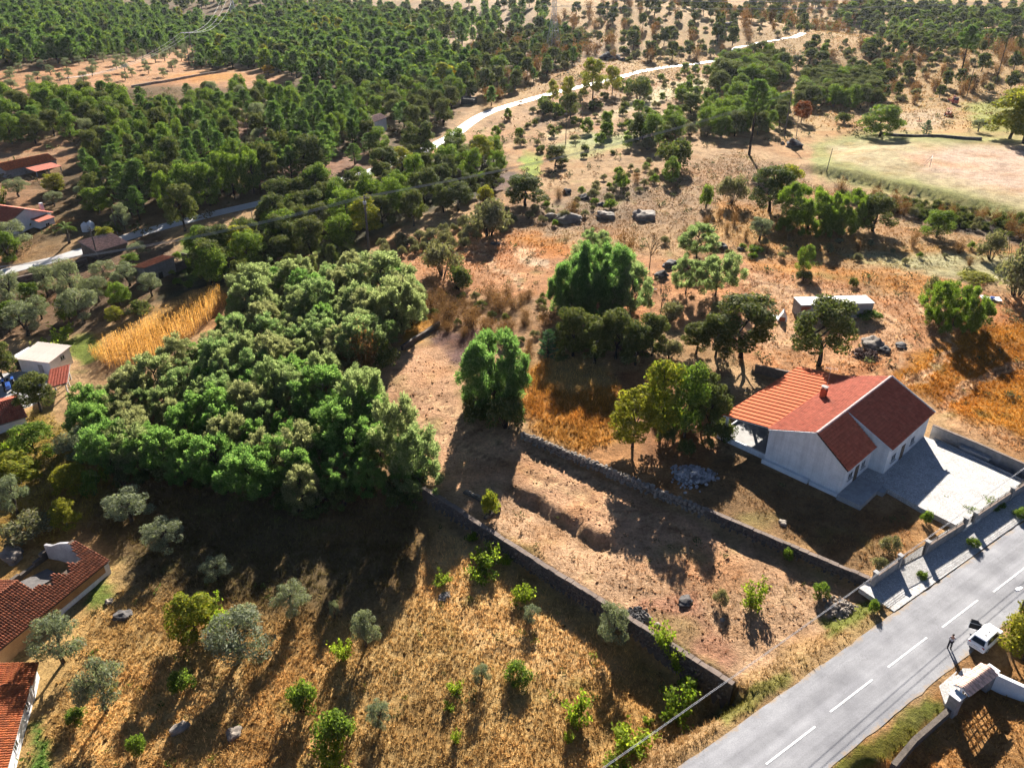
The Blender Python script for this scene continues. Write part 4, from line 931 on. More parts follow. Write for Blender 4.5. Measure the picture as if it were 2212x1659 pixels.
# ---------------------------------------------------------------- other buildings
def gable_house(name, o, label, L, D, eave, rise, wallm, tilem, apex=.5, foot=1.0, n_ind=0, tw=.3, tl=.42, over=.3, cat='house', skipf=None, skipb=None, chimney=None):
    """local x along the eave (L), y across (D); eave at y=0 faces the viewer"""
    e = eave; ay = D * apex
    w_ = MB(); pr = [(0, -foot), (D, -foot), (D, e), (ay, e + rise), (0, e)]
    n = 5; vs = [(0, p[0], p[1]) for p in pr] + [(L, p[0], p[1]) for p in pr]
    w_.add(vs, [(i, (i + 1) % n, n + (i + 1) % n, n + i) for i in range(n)] + [(4, 3, 2, 1, 0), (5, 6, 7, 8, 9)]); w_.build('wall', wallm, o)
    k = rise / ay; kb = rise / (D - ay); r_ = MB()
    f0, f1 = (-over, e - over * k + .06), (ay, e + rise + .06); b0 = (D + over, e - over * kb + .06)
    r_.slab((-over, f0[0], f0[1]), (L + over, f0[0], f0[1]), (L + over, f1[0], f1[1]), (-over, f1[0], f1[1]), .1)
    r_.slab((-over, f1[0], f1[1]), (L + over, f1[0], f1[1]), (L + over, b0[0], b0[1]), (-over, b0[0], b0[1]), .1)
    rf_ = r_.build('roof', MAT['mortar'], o)
    tile_slope(rf_, o, (-over, f0[0], f0[1] + .01), (1, 0, 0), (0, f1[0] - f0[0], f1[1] - f0[1]), L + 2 * over, sl_(f0, f1), tw, tl, tilem, n_ind, skipf, 5)
    tile_slope(rf_, o, (L + over, b0[0], b0[1] + .01), (-1, 0, 0), (0, f1[0] - b0[0], f1[1] - b0[1]), L + 2 * over, sl_(b0, f1), tw, tl, tilem, 0, skipb, 6)
    ridge_tiles(rf_, (-over, f1[0], f1[1] + .04), (L + over, f1[0], f1[1] + .04), tilem, .16)
    return rf_
def shed_house(name, o, L, D, e0, e1, wallm, roofm, tiles=True, foot=1.0, n_ind=0, over=.25, tw=.3, tl=.42, build_walls=True):
    """single-pitch roof rising from the front eave (y=0, e0) to the back (y=D, e1)"""
    if build_walls:
        pr = [(0, -foot), (D, -foot), (D, e1), (0, e0)]; n = 4; vs = [(0, p[0], p[1]) for p in pr] + [(L, p[0], p[1]) for p in pr]
        MB().add(vs, [(i, (i + 1) % n, n + (i + 1) % n, n + i) for i in range(n)] + [(3, 2, 1, 0), (4, 5, 6, 7)]).build('wall', wallm, o)
    k = (e1 - e0) / D; f0 = (-over, e0 - over * k + .05); f1 = (D + over, e1 + over * k + .05)
    r_ = MB().slab((-over, f0[0], f0[1]), (L + over, f0[0], f0[1]), (L + over, f1[0], f1[1]), (-over, f1[0], f1[1]), .09).build('roof', MAT['mortar'] if tiles else roofm, o)
    if tiles: tile_slope(r_, o, (-over, f0[0], f0[1] + .01), (1, 0, 0), (0, f1[0] - f0[0], f1[1] - f0[1]), L + 2 * over, sl_(f0, f1), tw, tl, roofm, n_ind, None, 8)
    else:
        npn = max(2, round((L + 2 * over) / 1.05)); pw_ = (L + 2 * over) / npn
        pf = [(0, .012), (.08, .07), (.16, .07), (.24, .012), (.5, .012), (.56, .05), (.62, .012), (1, .012)]
        V = [(p * pw_, f0[0], f0[1] + z) for p, z in pf] + [(p * pw_, f1[0], f1[1] + z) for p, z in pf]
        me = mesh_np('sheet_panel', V, np.array([(i, i + 1, 9 + i, 8 + i) for i in range(7)]), roofm)
        for i in range(npn): obj('sheet_panel', me, r_, (-over + i * pw_, 0, 0))
    return r_
# roofless ruin, nearest corner
ru = empty('ruined_house', (-51.35, 57.26, -5.75), R(68.7), 'old ochre house with half its clay tile roof fallen in', 'house')
e, rs, ay = 2.05, 1.55, 4.8
w_ = MB(); w_.box(-1.2, 0, -1.2, 5.8, .4, e).box(5.8, -.06, -1.2, 6.1, .4, e).box(6.1, 0, -1.2, 12.9, .4, e).build('wall', MAT['ochre'], ru)
part_box('base_course', MAT['plaster'], ru, 6.12, -.06, -1.2, 12.9, -.003, .75); part_box('pilaster', MAT['plaster'], ru, 12.5, -.12, -1.2, 13.1, -.062, e - .1)
gb = MB()
for x0, x1 in ((12.55, 12.9), (5.5, 5.85)):
    pr = [(.41, -1.2), (9.2, -1.2), (9.2, 1.9), (8.0, 2.1), (6.6, 2.9), (ay, e + rs - .08), (.41, e)]
    vs = [(x0, *p) for p in pr] + [(x1, *p) for p in pr]; gb.add(vs, [(i, (i + 1) % 7, 7 + (i + 1) % 7, 7 + i) for i in range(7)] + [tuple(range(7))[::-1], tuple(range(7, 14))])
gb.build('gable_wall', MAT['greyplaster'], ru)
bw = MB(); rr = random.Random(4)
for k in range(14): x = -1.2 + k; bw.box(x, 9.2, -1.2, x + 1.0, 9.6, (1.9 if k < 7 else rr.uniform(.2, 1.1)))
bw.build('rear_wall', MAT['masonry'], ru)
part_box('floor', MAT['masonry'], ru, 5.9, .45, -1.2, 12.5, 9.15, -.45)
rd = MB().slab((-1.2, -.35, e - .05), (5.9, -.35, e - .05), (5.9, ay, e + rs), (-1.2, ay, e + rs), .09).slab((-1.2, ay, e + rs), (5.9, ay, e + rs), (5.9, 9.7, e - .05), (-1.2, 9.7, e - .05), .09)
rd = rd.build('roof', MAT['wood'], ru); sl3 = sl_((-.35, e - .05), (ay, e + rs))
tile_slope(rd, ru, (-1.2, -.35, e - .03), (1, 0, 0), (0, ay + .35, rs + .05), 7.1, sl3, .27, .42, MAT['oldtile'], 170, None, 11)
tile_slope(rd, ru, (5.9, 9.7, e - .03), (-1, 0, 0), (0, ay - 9.7, rs + .05), 7.1, sl3, .27, .42, MAT['oldtile'], 0, None, 12)
ridge_tiles(rd, (-1.2, ay, e + rs + .05), (5.9, ay, e + rs + .05), MAT['oldtile'], .15)
hole = lambda fu, fv: fv > (.62 if fu < .12 else .50 + .10 * math.sin(fu * 23)) + max(0, fu - .72) * 1.9
rp = MB().slab((5.95, -.35, e - .05), (13.2, -.35, e - .05), (13.2, 2.2, e + .74), (5.95, 2.2, e + .74), .08).build('roof', MAT['wood'], ru)
tile_slope(rp, ru, (5.95, -.35, e - .03), (1, 0, 0), (0, ay + .35, rs + .05), 7.3, sl3, .27, .42, MAT['oldtile'], 130, hole, 13)
MB().slab((12.5, 2.2, e + .74), (13.2, 2.2, e + .74), (13.2, ay, e + rs), (12.5, ay, e + rs), .09).build('roof', MAT['wood'], ru)
for k in range(5): MB().bar((6.6 + k * .75, 2.3, 2.5 - .1 * k), (7.3 + k * .8, 6.6, -.2), .06, n=5).build('fallen_rafter', MAT['wood'], ru)
MB().slab((6.4, 4.2, 1.9), (9.8, 3.6, 1.5), (11.0, 7.6, .1), (7.4, 8.4, .5), .14).build('fallen_ceiling', MAT['darkrock'], ru)
MB().bar((6.3, 8.2, 1.7), (5.3, 10.6, 2.2), .09, n=6).build('fallen_beam', MAT['plaster'], ru)
# white house in the corner
wh = empty('white_house', (-44.35, 45.3, -6.0), R(107), 'white house with orange clay roof in the corner below the ruin', 'house')
w_ = MB().box(-9, 0, -1, 6.9, .35, 2.35).box(6.9, -.04, -1, 9.8, .35, 1.95); w_.build('wall', MAT['white'], wh)
MB().box(9.5, .351, -1, 9.8, 9, 1.9).box(-9, 8.6, -1, 9.5, 9, 1.9).build('wall', MAT['white'], wh)
r1 = MB().slab((-9, -.4, 2.3), (6.95, -.4, 2.3), (6.95, 4.6, 3.9), (-9, 4.6, 3.9), .1).slab((-9, 4.6, 3.9), (6.95, 4.6, 3.9), (6.95, 9.3, 2.3), (-9, 9.3, 2.3), .1).build('roof', MAT['mortar'], wh)
tile_slope(r1, wh, (-9, -.4, 2.32), (1, 0, 0), (0, 5, 1.6), 15.95, 5.25, .26, .42, MAT['orangetile'], 190, None, 15)
r2 = MB().slab((6.97, -.4, 1.95), (10.0, -.4, 1.95), (10.0, 4.6, 3.4), (6.97, 4.6, 3.4), .1).slab((6.97, 4.6, 3.4), (10, 4.6, 3.4), (10, 9.3, 1.9), (6.97, 9.3, 1.9), .1).build('roof', MAT['mortar'], wh)
tile_slope(r2, wh, (6.97, -.4, 1.97), (1, 0, 0), (0, 5, 1.45), 3.05, 5.2, .26, .42, MAT['orangetile'], 100, None, 16)
for x in (1.0, 5.4): window(wh, (x, -.002, .75), 0, 1.0, 1.1)
window(wh, (-4.5, -.002, .75), 0, 1.0, 1.1)
# settlement by the maize
sh = empty('outbuilding', (-84.8, 120.4, -6.45), R(-13), 'white flat outbuilding with pale ribbed roof beside the concrete court', 'outbuilding')
shed_house('', sh, 6.2, 5.0, 2.75, 3.25, MAT['white'], MAT['palesheet'], False, over=.35)
door(sh, (4.2, -.002, 0), 0, .9, 2.0, MAT['concrete']); window(sh, (6.202, 3.0, 1.7), R(90), 1.0, .8); part_box('doorway', MAT['dark'], sh, -1.7, .6, 0, -.005, 3.8, 2.2)
part_box('side_shed', MAT['plaster'], sh, -1.9, .3, 2.21, -.004, 4.5, 2.5)
ct = MB().prism([tuple(flat(*p, -6.3)) for p in ((-60, 905), (-60, 815), (60, 800), (150, 808), (160, 850), (60, 880))][::-1], -7.2, -6.28)
tag(ct.build('concrete_court', MAT['concrete']), 'pale concrete court between the white buildings', kind='structure')
ts2 = empty('tile_shelter', (-72.2, 111.7, -6.3), R(115), 'small red tiled shelter against the edge of the acacia grove', 'shelter')
shed_house('', ts2, 6.6, 2.6, 2.5, 2.2, MAT['plaster'], MAT['tile'], True, n_ind=0, build_walls=False)
ts2.rotation_euler = (0, 0, R(113))
for x in (.2, 3.2, 6.3):
    for y in (.2, 2.3): part_box('post', MAT['plaster'], ts2, x - .1, y - .1, -.8, x + .1, y + .1, 2.12 if y > 1 else 2.4)
ch_ = empty('court_house', (-74.6, 102.9, -6.6), R(42 + 180), 'low white house with red tiled roof under the dark fruit tree', 'house')
ch_.location = (-74.6, 103.2, -6.6); ch_.rotation_euler = (0, 0, R(40))
def gh(root, x0, L, D, e, rise, wm, tm, **k):
    sub = root; return gable_house('', sub, '', L, D, e, rise, wm, tm, **k)
ch_.location = (-74.6 - 9 * math.cos(R(40)), 103.2 - 9 * math.sin(R(40)), -6.6)
gh(ch_, 0, 9, 8, 1.7, 1.5, MAT['white'], MAT['tile'], n_ind=0)
bs = empty('block_shed', (-76.2, 154.4, -4.2), R(62), 'grey block shed with rust red roof on the lane side', 'shed')
shed_house('', bs, 7.6, 3.6, 3.9, 3.6, MAT['greyblock'], MAT['oldtile'], True, foot=2.5); part_box('doorway', MAT['dark'], bs, 3.0, -.012, -1, 4.1, -.002, 1.9)
part_box('yard_wall', MAT['masonry'], bs, 7.61, -.3, -2, 13.5, 0, 2.6); part_box('yard_wall', MAT['masonry'], bs, 13.2, .01, -2, 13.5, 4.5, 2.4)
sm = empty('tile_cottage', (-94.0, 170.6, -4.3), R(57), 'dark stone cottage with worn tiled roof at the lane edge', 'cottage')
shed_house('', sm, 7.6, 6.2, 1.9, 3.1, MAT['masonry'], MAT['paletile'], True, foot=1.5)
lh = empty('white_house', (-123.0, 184.4, -4.6), R(69), 'white gabled house with chimney behind the palm', 'house')
w_ = MB(); w_.prism([(0, -1), (14, -1), (14, 3.2), (7, 6.0), (0, 3.2)], 0, 11, 'y').build('wall', MAT['white'], lh)
r_ = MB().slab((-.5, -.4, 3.05), (7, -.4, 6.08), (7, 11.4, 6.08), (-.5, 11.4, 3.05), .12).slab((7, -.4, 6.08), (14.5, -.4, 3.05), (14.5, 11.4, 3.05), (7, 11.4, 6.08), .12).build('roof', MAT['mortar'], lh)
tile_slope(r_, lh, (-.5, 11.4, 3.07), (0, -1, 0), (7.5, 0, 3.03), 11.8, 8.1, .3, .42, MAT['tile'], 0, None, 21)
tile_slope(r_, lh, (14.5, -.4, 3.07), (0, 1, 0), (-7.5, 0, 3.03), 11.8, 8.1, .3, .42, MAT['tile'], 0, None, 22)
part_box('porch', MAT['white'], lh, 8.2, -2.4, -1, 12.6, -.005, 2.7); MB().slab((8.0, -2.7, 2.72), (12.8, -2.7, 2.72), (12.8, -.01, 3.2), (8.0, -.01, 3.2), .1).build('porch_roof', MAT['tile'], lh)
part_box('chimney', MAT['white'], lh, 12.4, .6, 3.3, 13.1, 1.3, 5.9); window(lh, (4.6, -.003, .8), 0, 1.3, 1.2); window(lh, (10.4, -2.403, .6), 0, 1.2, 1.2)
rb = empty('red_barn', (-147.6, 231.0, -1.3), R(59), 'long low barn with orange red roof at the edge of the pines', 'barn')
gable_house('', rb, '', 15.5, 8, 2.2, 1.4, MAT['greyblock'], MAT['orangetile'], over=.3); part_box('doorway', MAT['dark'], rb, 9.3, -.012, -.6, 13.0, -.002, 1.7)
lt = MB().slab((5.5, -5.6, 1.5), (13.6, -5.6, 1.5), (13.6, -.35, 2.0), (5.5, -.35, 2.0), .08).build('lean_to', MAT['tile'], rb)
for x in (5.8, 9.5, 13.3): part_box('post', MAT['concrete'], lt, x - .1, -5.4, -1.5, x + .1, -5.2, 1.42)
mh = empty('pale_house', (-54.2, 290.9, -1.2), R(-4), 'pale windowless house with light roof among the pines', 'house')
w_ = MB(); w_.prism([(0, -1), (4.6, -1), (4.6, 4.6), (2.3, 5.7), (0, 4.6)], 0, 11, 'y').build('wall', MAT['white'], mh)
r_ = MB().slab((-.3, -.3, 4.5), (2.3, -.3, 5.78), (2.3, 11.3, 5.78), (-.3, 11.3, 4.5), .1).slab((2.3, -.3, 5.78), (4.9, -.3, 4.5), (4.9, 11.3, 4.5), (2.3, 11.3, 5.78), .1).build('roof', MAT['mortar'], mh)
tile_slope(r_, mh, (-.3, 11.3, 4.52), (0, -1, 0), (2.6, 0, 1.28), 11.6, 2.9, .3, .42, MAT['paletile'], 0, None, 25); tile_slope(r_, mh, (4.9, -.3, 4.52), (0, 1, 0), (-2.6, 0, 1.28), 11.6, 2.9, .3, .42, MAT['paletile'], 0, None, 26)
mh.rotation_euler = (0, 0, R(-20))
bsd = empty('brick_shed', (50.9, 128.0, .1), R(4), 'flat roofed block shed with white roof in the mown field', 'shed')
part_box('wall', MAT['greyblock'], bsd, 0, 0, -.8, 13.2, 3.3, 2.75)
for k in range(3):
    for i in range(10): 
        if (i < 4 or i > 5) or k: part_box('brick', MAT['brick'], bsd, .1 + i * .29 + (3.3 if i > 5 else 0), -.03, 1.75 + k * .24, .1 + i * .29 + .26 + (3.3 if i > 5 else 0), -.003, 1.97 + k * .24)
for k in range(7): part_box('block_course', MAT['greyblock'], bsd, 5.6, -.03, -.3 + k * .42, 13.1, -.002, -.3 + k * .42 + .38) if k != 4 else part_box('block_course', MAT['mortar'], bsd, 5.6, -.015, -.3 + k * .42, 13.1, -.002, -.3 + k * .42 + .38)
rfb = MB().box(-.1, -.12, 2.752, 13.3, 3.42, 2.84).build('roof', MAT['whitesheet'], bsd)
for k in range(13): part_box('sheet_panel', MAT['whitesheet'], rfb, -.08 + k * 1.03, -.11, 2.842, -.08 + k * 1.03 + 1.0, 3.41, 2.87 + (k % 2) * .012)
st = empty('stone_ruin', tuple(at(996, 226)), R(-20), 'small roofless stone hut beside the lane', 'ruin')
for b6 in ((0, 0, -1, 5.5, .5, 2.4), (0, 4.0, -1, 5.5, 4.5, 2.6), (0, .51, -1, .5, 3.99, 2.9), (5, .51, -1, 5.5, 3.99, 2.0), (2.6, .51, 1.5, 2.9, 3.99, 1.8)): part_box('wall', MAT['darkrock'], st, *b6)
# ---------------------------------------------------------------- plants
def unit(v): return v / np.maximum(np.linalg.norm(v, axis=-1, keepdims=True), 1e-6)
def leaves(c, d, n, a, b_):
    """kite shaped leaf sprays: centre, long axis, normal, half length, half width"""
    d = unit(d); s = unit(np.cross(n, d)); a = np.asarray(a).reshape(-1, 1); b_ = np.asarray(b_).reshape(-1, 1); up = unit(np.cross(d, s))
    return np.stack([c - d * a, c + s * b_ + up * b_ * .35, c + d * a, c - s * b_ + up * b_ * .35], 1).reshape(-1, 3)
def clump_leaves(rng, cen, rad, n, la, lb, updir=.3, shell=.55, sq=(1, 1, 1), axis_up=0.0):
    v = unit(rng.normal(size=(n, 3))); r = rad * (shell + (1 - shell) * rng.random((n, 1))) ** .8
    v2 = v * np.array(sq); c = cen + v2 * r
    nrm = unit(v + rng.normal(0, .55, (n, 3)) + np.array([0, 0, updir]))
    d = unit(np.cross(nrm, rng.normal(size=(n, 3))) + np.array([0, 0, axis_up]) + v * axis_up * .6)
    return leaves(c, d, nrm, la * (.6 + .8 * rng.random(n)), lb * (.6 + .8 * rng.random(n)))
def quadmesh(name, V, mat): return mesh_np(name, V, np.arange(len(V)).reshape(-1, 4), mat)
def trunkmesh(rng, H_, r0, limbs, mat, lean=.06, n=6, top=.8):
    mb = MB(); p = Vector((0, 0, -.3)); pts = [p]; k = 5
    for i in range(1, k + 1): pts.append(Vector((rng.normal(0, lean) * H_ * i / k, rng.normal(0, lean) * H_ * i / k, H_ * top * i / k)))
    mb.tube(pts, [r0 * (1.25 if i == 0 else 1 - .75 * i / k) for i in range(k + 1)], n)
    for L in limbs:
        L = Vector(L); f = max(.25, min(.85, L.z / (H_ * top) - .3)); i = min(k - 1, int(f * k)); a = pts[i].lerp(pts[i + 1], f * k - i)
        m_ = a.lerp(L, .5) + Vector((0, 0, .08 * H_)); mb.tube([a, m_, L], [r0 * .42, r0 * .28, r0 * .1], 5)
    return mb.mesh('trunk', mat)
PROTO = {}
def proto(key, tr, cr, H_, W_):
    if cr is not None:      # true height and spread of the finished crown
        co = np.empty(len(cr.vertices) * 3); cr.vertices.foreach_get('co', co); co = co.reshape(-1, 3); H_ = float(np.percentile(co[:, 2], 99.7)); W_ = 2 * float(np.percentile(np.hypot(co[:, 0], co[:, 1]), 97))
    PROTO.setdefault(key, []).append((tr, cr, H_, W_))
def crown_round(seed, H_, W_, base, nc, nl, la, lb, cr_, mat, bark, updir=.3, axis_up=0, key='', r0=.16, jit=.25, sq=(1, 1, .85), top=1.0):
    rng = np.random.default_rng(seed); cs = []; V = []
    for k in range(nc):
        f = (k + .5) / nc; z = base + (H_ - base) * (.12 + .80 * rng.random() ** .9); prof = math.sin(math.pi * min(.98, .24 + .70 * (z - base) / (H_ - base))) ** .6
        a = k * 2.4 + rng.normal(0, .4); r = (W_ / 2) * prof * math.sqrt(rng.uniform(.15, 1)) * .78
        c = np.array([math.cos(a) * r, math.sin(a) * r, min(z, H_ - cr_ * .6)]); rad = cr_ * rng.uniform(.7, 1.2); cs.append(c)
        V.append(clump_leaves(rng, c, rad, int(nl * (rad / cr_) ** 2), la, lb, updir, .5, sq, axis_up))
    V = np.concatenate(V); tr = trunkmesh(rng, H_, r0, [tuple(c) for c in cs[:9]], MAT[bark]); proto(key, tr, quadmesh('crown', V, MAT[mat]), H_, W_)
for s in range(6):   # feathery acacia: upswept plumes on a billowing crown that reaches low down
    rng = np.random.default_rng(100 + s); H_, W_ = 7.0, 5.6; V = []; cs = []; lob = [(rng.uniform(0, 6.28), rng.uniform(.15, .32), rng.uniform(.6, .9)) for _ in range(4)]
    for k in range(64):
        a = k * 2.4 + rng.normal(0, .3); q = rng.uniform(.02, 1); r = W_ / 2 * math.sqrt(q) * .86
        z = H_ * (.95 - .52 * q ** 1.3 + rng.normal(0, .045)) if k % 3 else H_ * rng.uniform(.14, .62)
        c = np.array([math.cos(a) * r, math.sin(a) * r, max(.9, z)])
        for la_, lr, lz in lob:
            if math.cos(a - la_) > .7 and k % 2: c += np.array([math.cos(la_), math.sin(la_), lz]) * lr * 1.6
        cs.append(c); rad = rng.uniform(.36, .72); n = int(185 * (rad / .55) ** 2); v = unit(rng.normal(size=(n, 3))) * np.array([1, 1, 1.25]); cc = c + v * rad * (.3 + .7 * rng.random((n, 1)))
        out = unit(np.array([math.cos(a) * .5, math.sin(a) * .5, 1.0])); d = unit(v * .7 + out * 1.0 + rng.normal(0, .35, (n, 3))); nn = unit(v + rng.normal(0, .6, (n, 3)) + np.array([0, 0, .5]))
        V.append(leaves(cc, d, nn, .15 * (.6 + .8 * rng.random(n)), .055 * (.6 + .8 * rng.random(n))))
    proto('acacia', trunkmesh(rng, H_, .13, [tuple(c) for c in cs[:12]], MAT['bark'], .05), quadmesh('crown', np.concatenate(V), MAT['mimosa']), H_, W_)
def acacia_big(seed, H_, W_, nc, key, mat='mimosa'):
    rng = np.random.default_rng(seed); V = []; cs = []; lob = [(rng.uniform(0, 6.28), rng.uniform(.3, .75), rng.uniform(.3, .8)) for _ in range(6)]
    for k in range(nc):
        a = k * 2.4 + rng.normal(0, .3); q = rng.uniform(.02, 1); r = W_ / 2 * math.sqrt(q) * .84
        z = H_ * (.95 - .60 * q ** 1.5 + rng.normal(0, .04)) if k % 2 else H_ * rng.uniform(.06, .62); c = np.array([math.cos(a) * r, math.sin(a) * r, max(.6, z)])
        for la_, lr, lz in lob:
            if math.cos(a - la_) > .75 and k % 2: c += np.array([math.cos(la_), math.sin(la_), lz]) * lr
        cs.append(c); rad = rng.uniform(.45, .85); n = int(170 * (rad / .6) ** 2); v = unit(rng.normal(size=(n, 3))) * np.array([1, 1, 1.25]); cc = c + v * rad * (.3 + .7 * rng.random((n, 1)))
        out = unit(np.array([math.cos(a) * .5, math.sin(a) * .5, 1.0])); d = unit(v * .7 + out + rng.normal(0, .35, (n, 3))); nn = unit(v + rng.normal(0, .6, (n, 3)) + np.array([0, 0, .5]))
        V.append(leaves(cc, d, nn, .16 * (.6 + .8 * rng.random(n)), .06 * (.6 + .8 * rng.random(n))))
    proto(key, trunkmesh(rng, H_, .2, [tuple(c) for c in cs[:14]], MAT['bark'], .04), quadmesh('crown', np.concatenate(V), MAT[mat]), H_, W_)
for s in range(2): acacia_big(150 + s, 9.0, 9.0, 260, 'bigacacia', 'vividacacia')
for s in range(2): acacia_big(160 + s, 7.0, 12.0, 190, 'bigbush', 'fresh')
for s in range(5): crown_round(200 + s, 7.0, 6.0, .9, 40, 210, .14, .08, .82, 'oak', 'darkbark', key='oak', r0=.19)
for s in range(4): crown_round(240 + s, 6.5, 4.2, .6, 46, 140, .12, .07, .62, 'yellow', 'bark', key='yellowing', r0=.12)
for s in range(2): crown_round(260 + s, 6.5, 4.2, .8, 20, 170, .17, .10, .8, 'gold', 'bark', key='golden', r0=.12)
for s in range(4): crown_round(280 + s, 6.0, 5.2, .15, 44, 170, .12, .07, .75, 'fresh', 'bark', key='fresh', r0=.14)
for s in range(4): crown_round(300 + s, 4.2, 4.0, .8, 30, 190, .11, .03, .55, 'olive', 'bark', .2, .25, key='olive', r0=.15, sq=(1, 1, .8))
for s in range(2): crown_round(330 + s, 5.0, 5.0, .5, 20, 170, .16, .09, .9, 'rust', 'bark', key='rust', r0=.12)
def bush(seed, H_, W_, nc, nl, la, lb, mat, key, twigs=14, sq=(1, 1, .8), axis_up=.3):
    rng = np.random.default_rng(seed); V = []; mb = MB()
    for k in range(nc):
        a = rng.uniform(0, 6.28); q = rng.random(); r = W_ / 2 * math.sqrt(q) * .72; rad = W_ * rng.uniform(.14, .23)
        z = max(rad * .5, (H_ - rad * .7) * (1 - .55 * q) * rng.uniform(.6, 1)); V.append(clump_leaves(rng, np.array([math.cos(a) * r, math.sin(a) * r, z]), rad, nl, la, lb, .3, .4, sq, axis_up))
    for k in range(twigs):
        a = rng.uniform(0, 6.28); r = W_ / 2 * rng.uniform(.2, .8); mb.bar((math.cos(a) * r * .15, math.sin(a) * r * .15, -.1), (math.cos(a) * r, math.sin(a) * r, H_ * rng.uniform(.6, .95)), .03, .008, 4)
    proto(key, mb.mesh('stem', MAT['darkbark']), quadmesh('crown', np.concatenate(V), MAT[mat]), H_, W_)
for s in range(4): bush(400 + s, 2.2, 3.0, 16, 130, .10, .045, 'broom', 'broom')
for s in range(3): bush(420 + s, 2.2, 3.0, 16, 120, .10, .06, 'fresh', 'greenbush')
for s in range(3): bush(440 + s, 2.2, 3.0, 16, 120, .10, .06, 'oak', 'darkbush')
for s in range(4):   # vine: sprawling shoots with leaves along them
    rng = np.random.default_rng(460 + s); V = []; mb = MB(); H_, W_ = 1.5, 2.4
    for k in range(15):
        a = rng.uniform(0, 6.28); L = rng.uniform(.5, 1.25); h = rng.uniform(.35, 1.5); b0 = np.array((rng.normal(0, .2), rng.normal(0, .2), -.05)); b1 = np.array((math.cos(a) * L, math.sin(a) * L, h)); mb.tube([tuple(b0), tuple(b0 * .4 + b1 * .6 + np.array((0, 0, .25))), tuple(b1)], [.02, .014, .006], 3)
        n = 46; f = rng.random((n, 1)) ** .6; c = b0 * (1 - f) + b1 * f + rng.normal(0, .13, (n, 3)) + np.array((0, 0, .12)); V.append(leaves(c, rng.normal(size=(n, 3)), rng.normal(0, .6, (n, 3)) + np.array([0, 0, 1.0]), .095 * (.5 + rng.random(n)), .075 * (.5 + rng.random(n))))
    proto('vine', mb.mesh('stem', MAT['darkbark']), quadmesh('crown', np.concatenate(V), MAT['lime']), H_, W_)
for s in range(2): bush(480 + s, 2.2, 3.0, 16, 110, .11, .06, 'yellow', 'yellowbush')
for s in range(4):   # leafless, rust coloured brush: arching stems with dry leaves
    rng = np.random.default_rng(500 + s); H_, W_ = 2.6, 3.2; V = []; mb = MB()
    for k in range(15):
        a = rng.uniform(0, 6.28); r = W_ / 2 * math.sqrt(rng.random()) * .9; h = H_ * rng.uniform(.5, 1) * (1 - .35 * r / W_ * 2); b0 = np.array((math.cos(a) * r * .25, math.sin(a) * r * .25, -.1)); b1 = np.array((math.cos(a) * r, math.sin(a) * r, h)); m_ = b0 * .5 + b1 * .5 + np.array((-math.cos(a) * .2, -math.sin(a) * .2, h * .12)); mb.tube([tuple(b0), tuple(m_), tuple(b1)], [.024, .016, .005], 3)
        n = 110; f = rng.random((n, 1)) ** .55; c = b0 * (1 - f) + b1 * f + rng.normal(0, .30, (n, 3)) * (.5 + f); c[:, 2] = np.abs(c[:, 2]); V.append(leaves(c, rng.normal(size=(n, 3)), rng.normal(size=(n, 3)) + np.array([0, 0, .5]), .075 * (.5 + rng.random(n)), .045 * (.5 + rng.random(n))))
    proto('brush', mb.mesh('stem', MAT['darkbark']), quadmesh('crown', np.concatenate(V), MAT['dry']), H_, W_)
def pine(seed, H_, W_, base, key, whorls=13, per=7, mat='pine', tuft=34, la=.24, lb=.05, clean=.0):
    rng = np.random.default_rng(seed); V = []; mb = MB(); sx, sy = rng.normal(0, .02, 2) * H_
    mb.tube([(0, 0, -.3), (sx * .4, sy * .4, H_ * .45), (sx, sy, H_ * .97)], [.16 * H_ / 10 + .03, .11 * H_ / 10 + .02, .02], 6)
    for w_ in range(whorls):
        f = w_ / (whorls - 1); z = base + (H_ - base) * f ** .9; L = W_ / 2 * (1 - f) ** .75 * rng.uniform(.8, 1.1) + .12 * W_
        if f < .18: L *= .7
        for k in range(per):
            a = k * 6.28 / per + rng.uniform(0, 1) + w_; l = L * rng.uniform(.65, 1.1); ax, ay = sx * z / H_, sy * z / H_
            tip = np.array([ax + math.cos(a) * l, ay + math.sin(a) * l, z + l * rng.uniform(.15, .55)]); o_ = np.array([ax, ay, z]); mb.bar(tuple(o_), tuple(tip), .03, .01, 3, False)
            n = tuft; t_ = .35 + .65 * rng.random((n, 1)); c = o_ * (1 - t_) + tip * t_ + rng.normal(0, .10 * W_ / 4, (n, 3)); d = unit(unit(tip - o_) + np.array([0, 0, .9]) + rng.normal(0, .45, (n, 3)))
            V.append(leaves(c, d, rng.normal(size=(n, 3)), la * (.6 + .8 * rng.random(n)), lb * (.7 + .6 * rng.random(n))))
    proto(key, mb.mesh('trunk', MAT['darkbark']), quadmesh('crown', np.concatenate(V), MAT[mat]), H_, W_)
for s in range(5): pine(600 + s, 10, 4.6, 2.2, 'pine', tuft=36, la=.26, lb=.075)
for s in range(2): pine(620 + s, 14, 6.0, 8.6, 'tallpine', whorls=8, per=9, tuft=70, la=.28, lb=.08)
for s in range(2): pine(640 + s, 4.0, 2.0, .3, 'conifer', whorls=10, per=6, mat='conifer', tuft=26, la=.14, lb=.045)
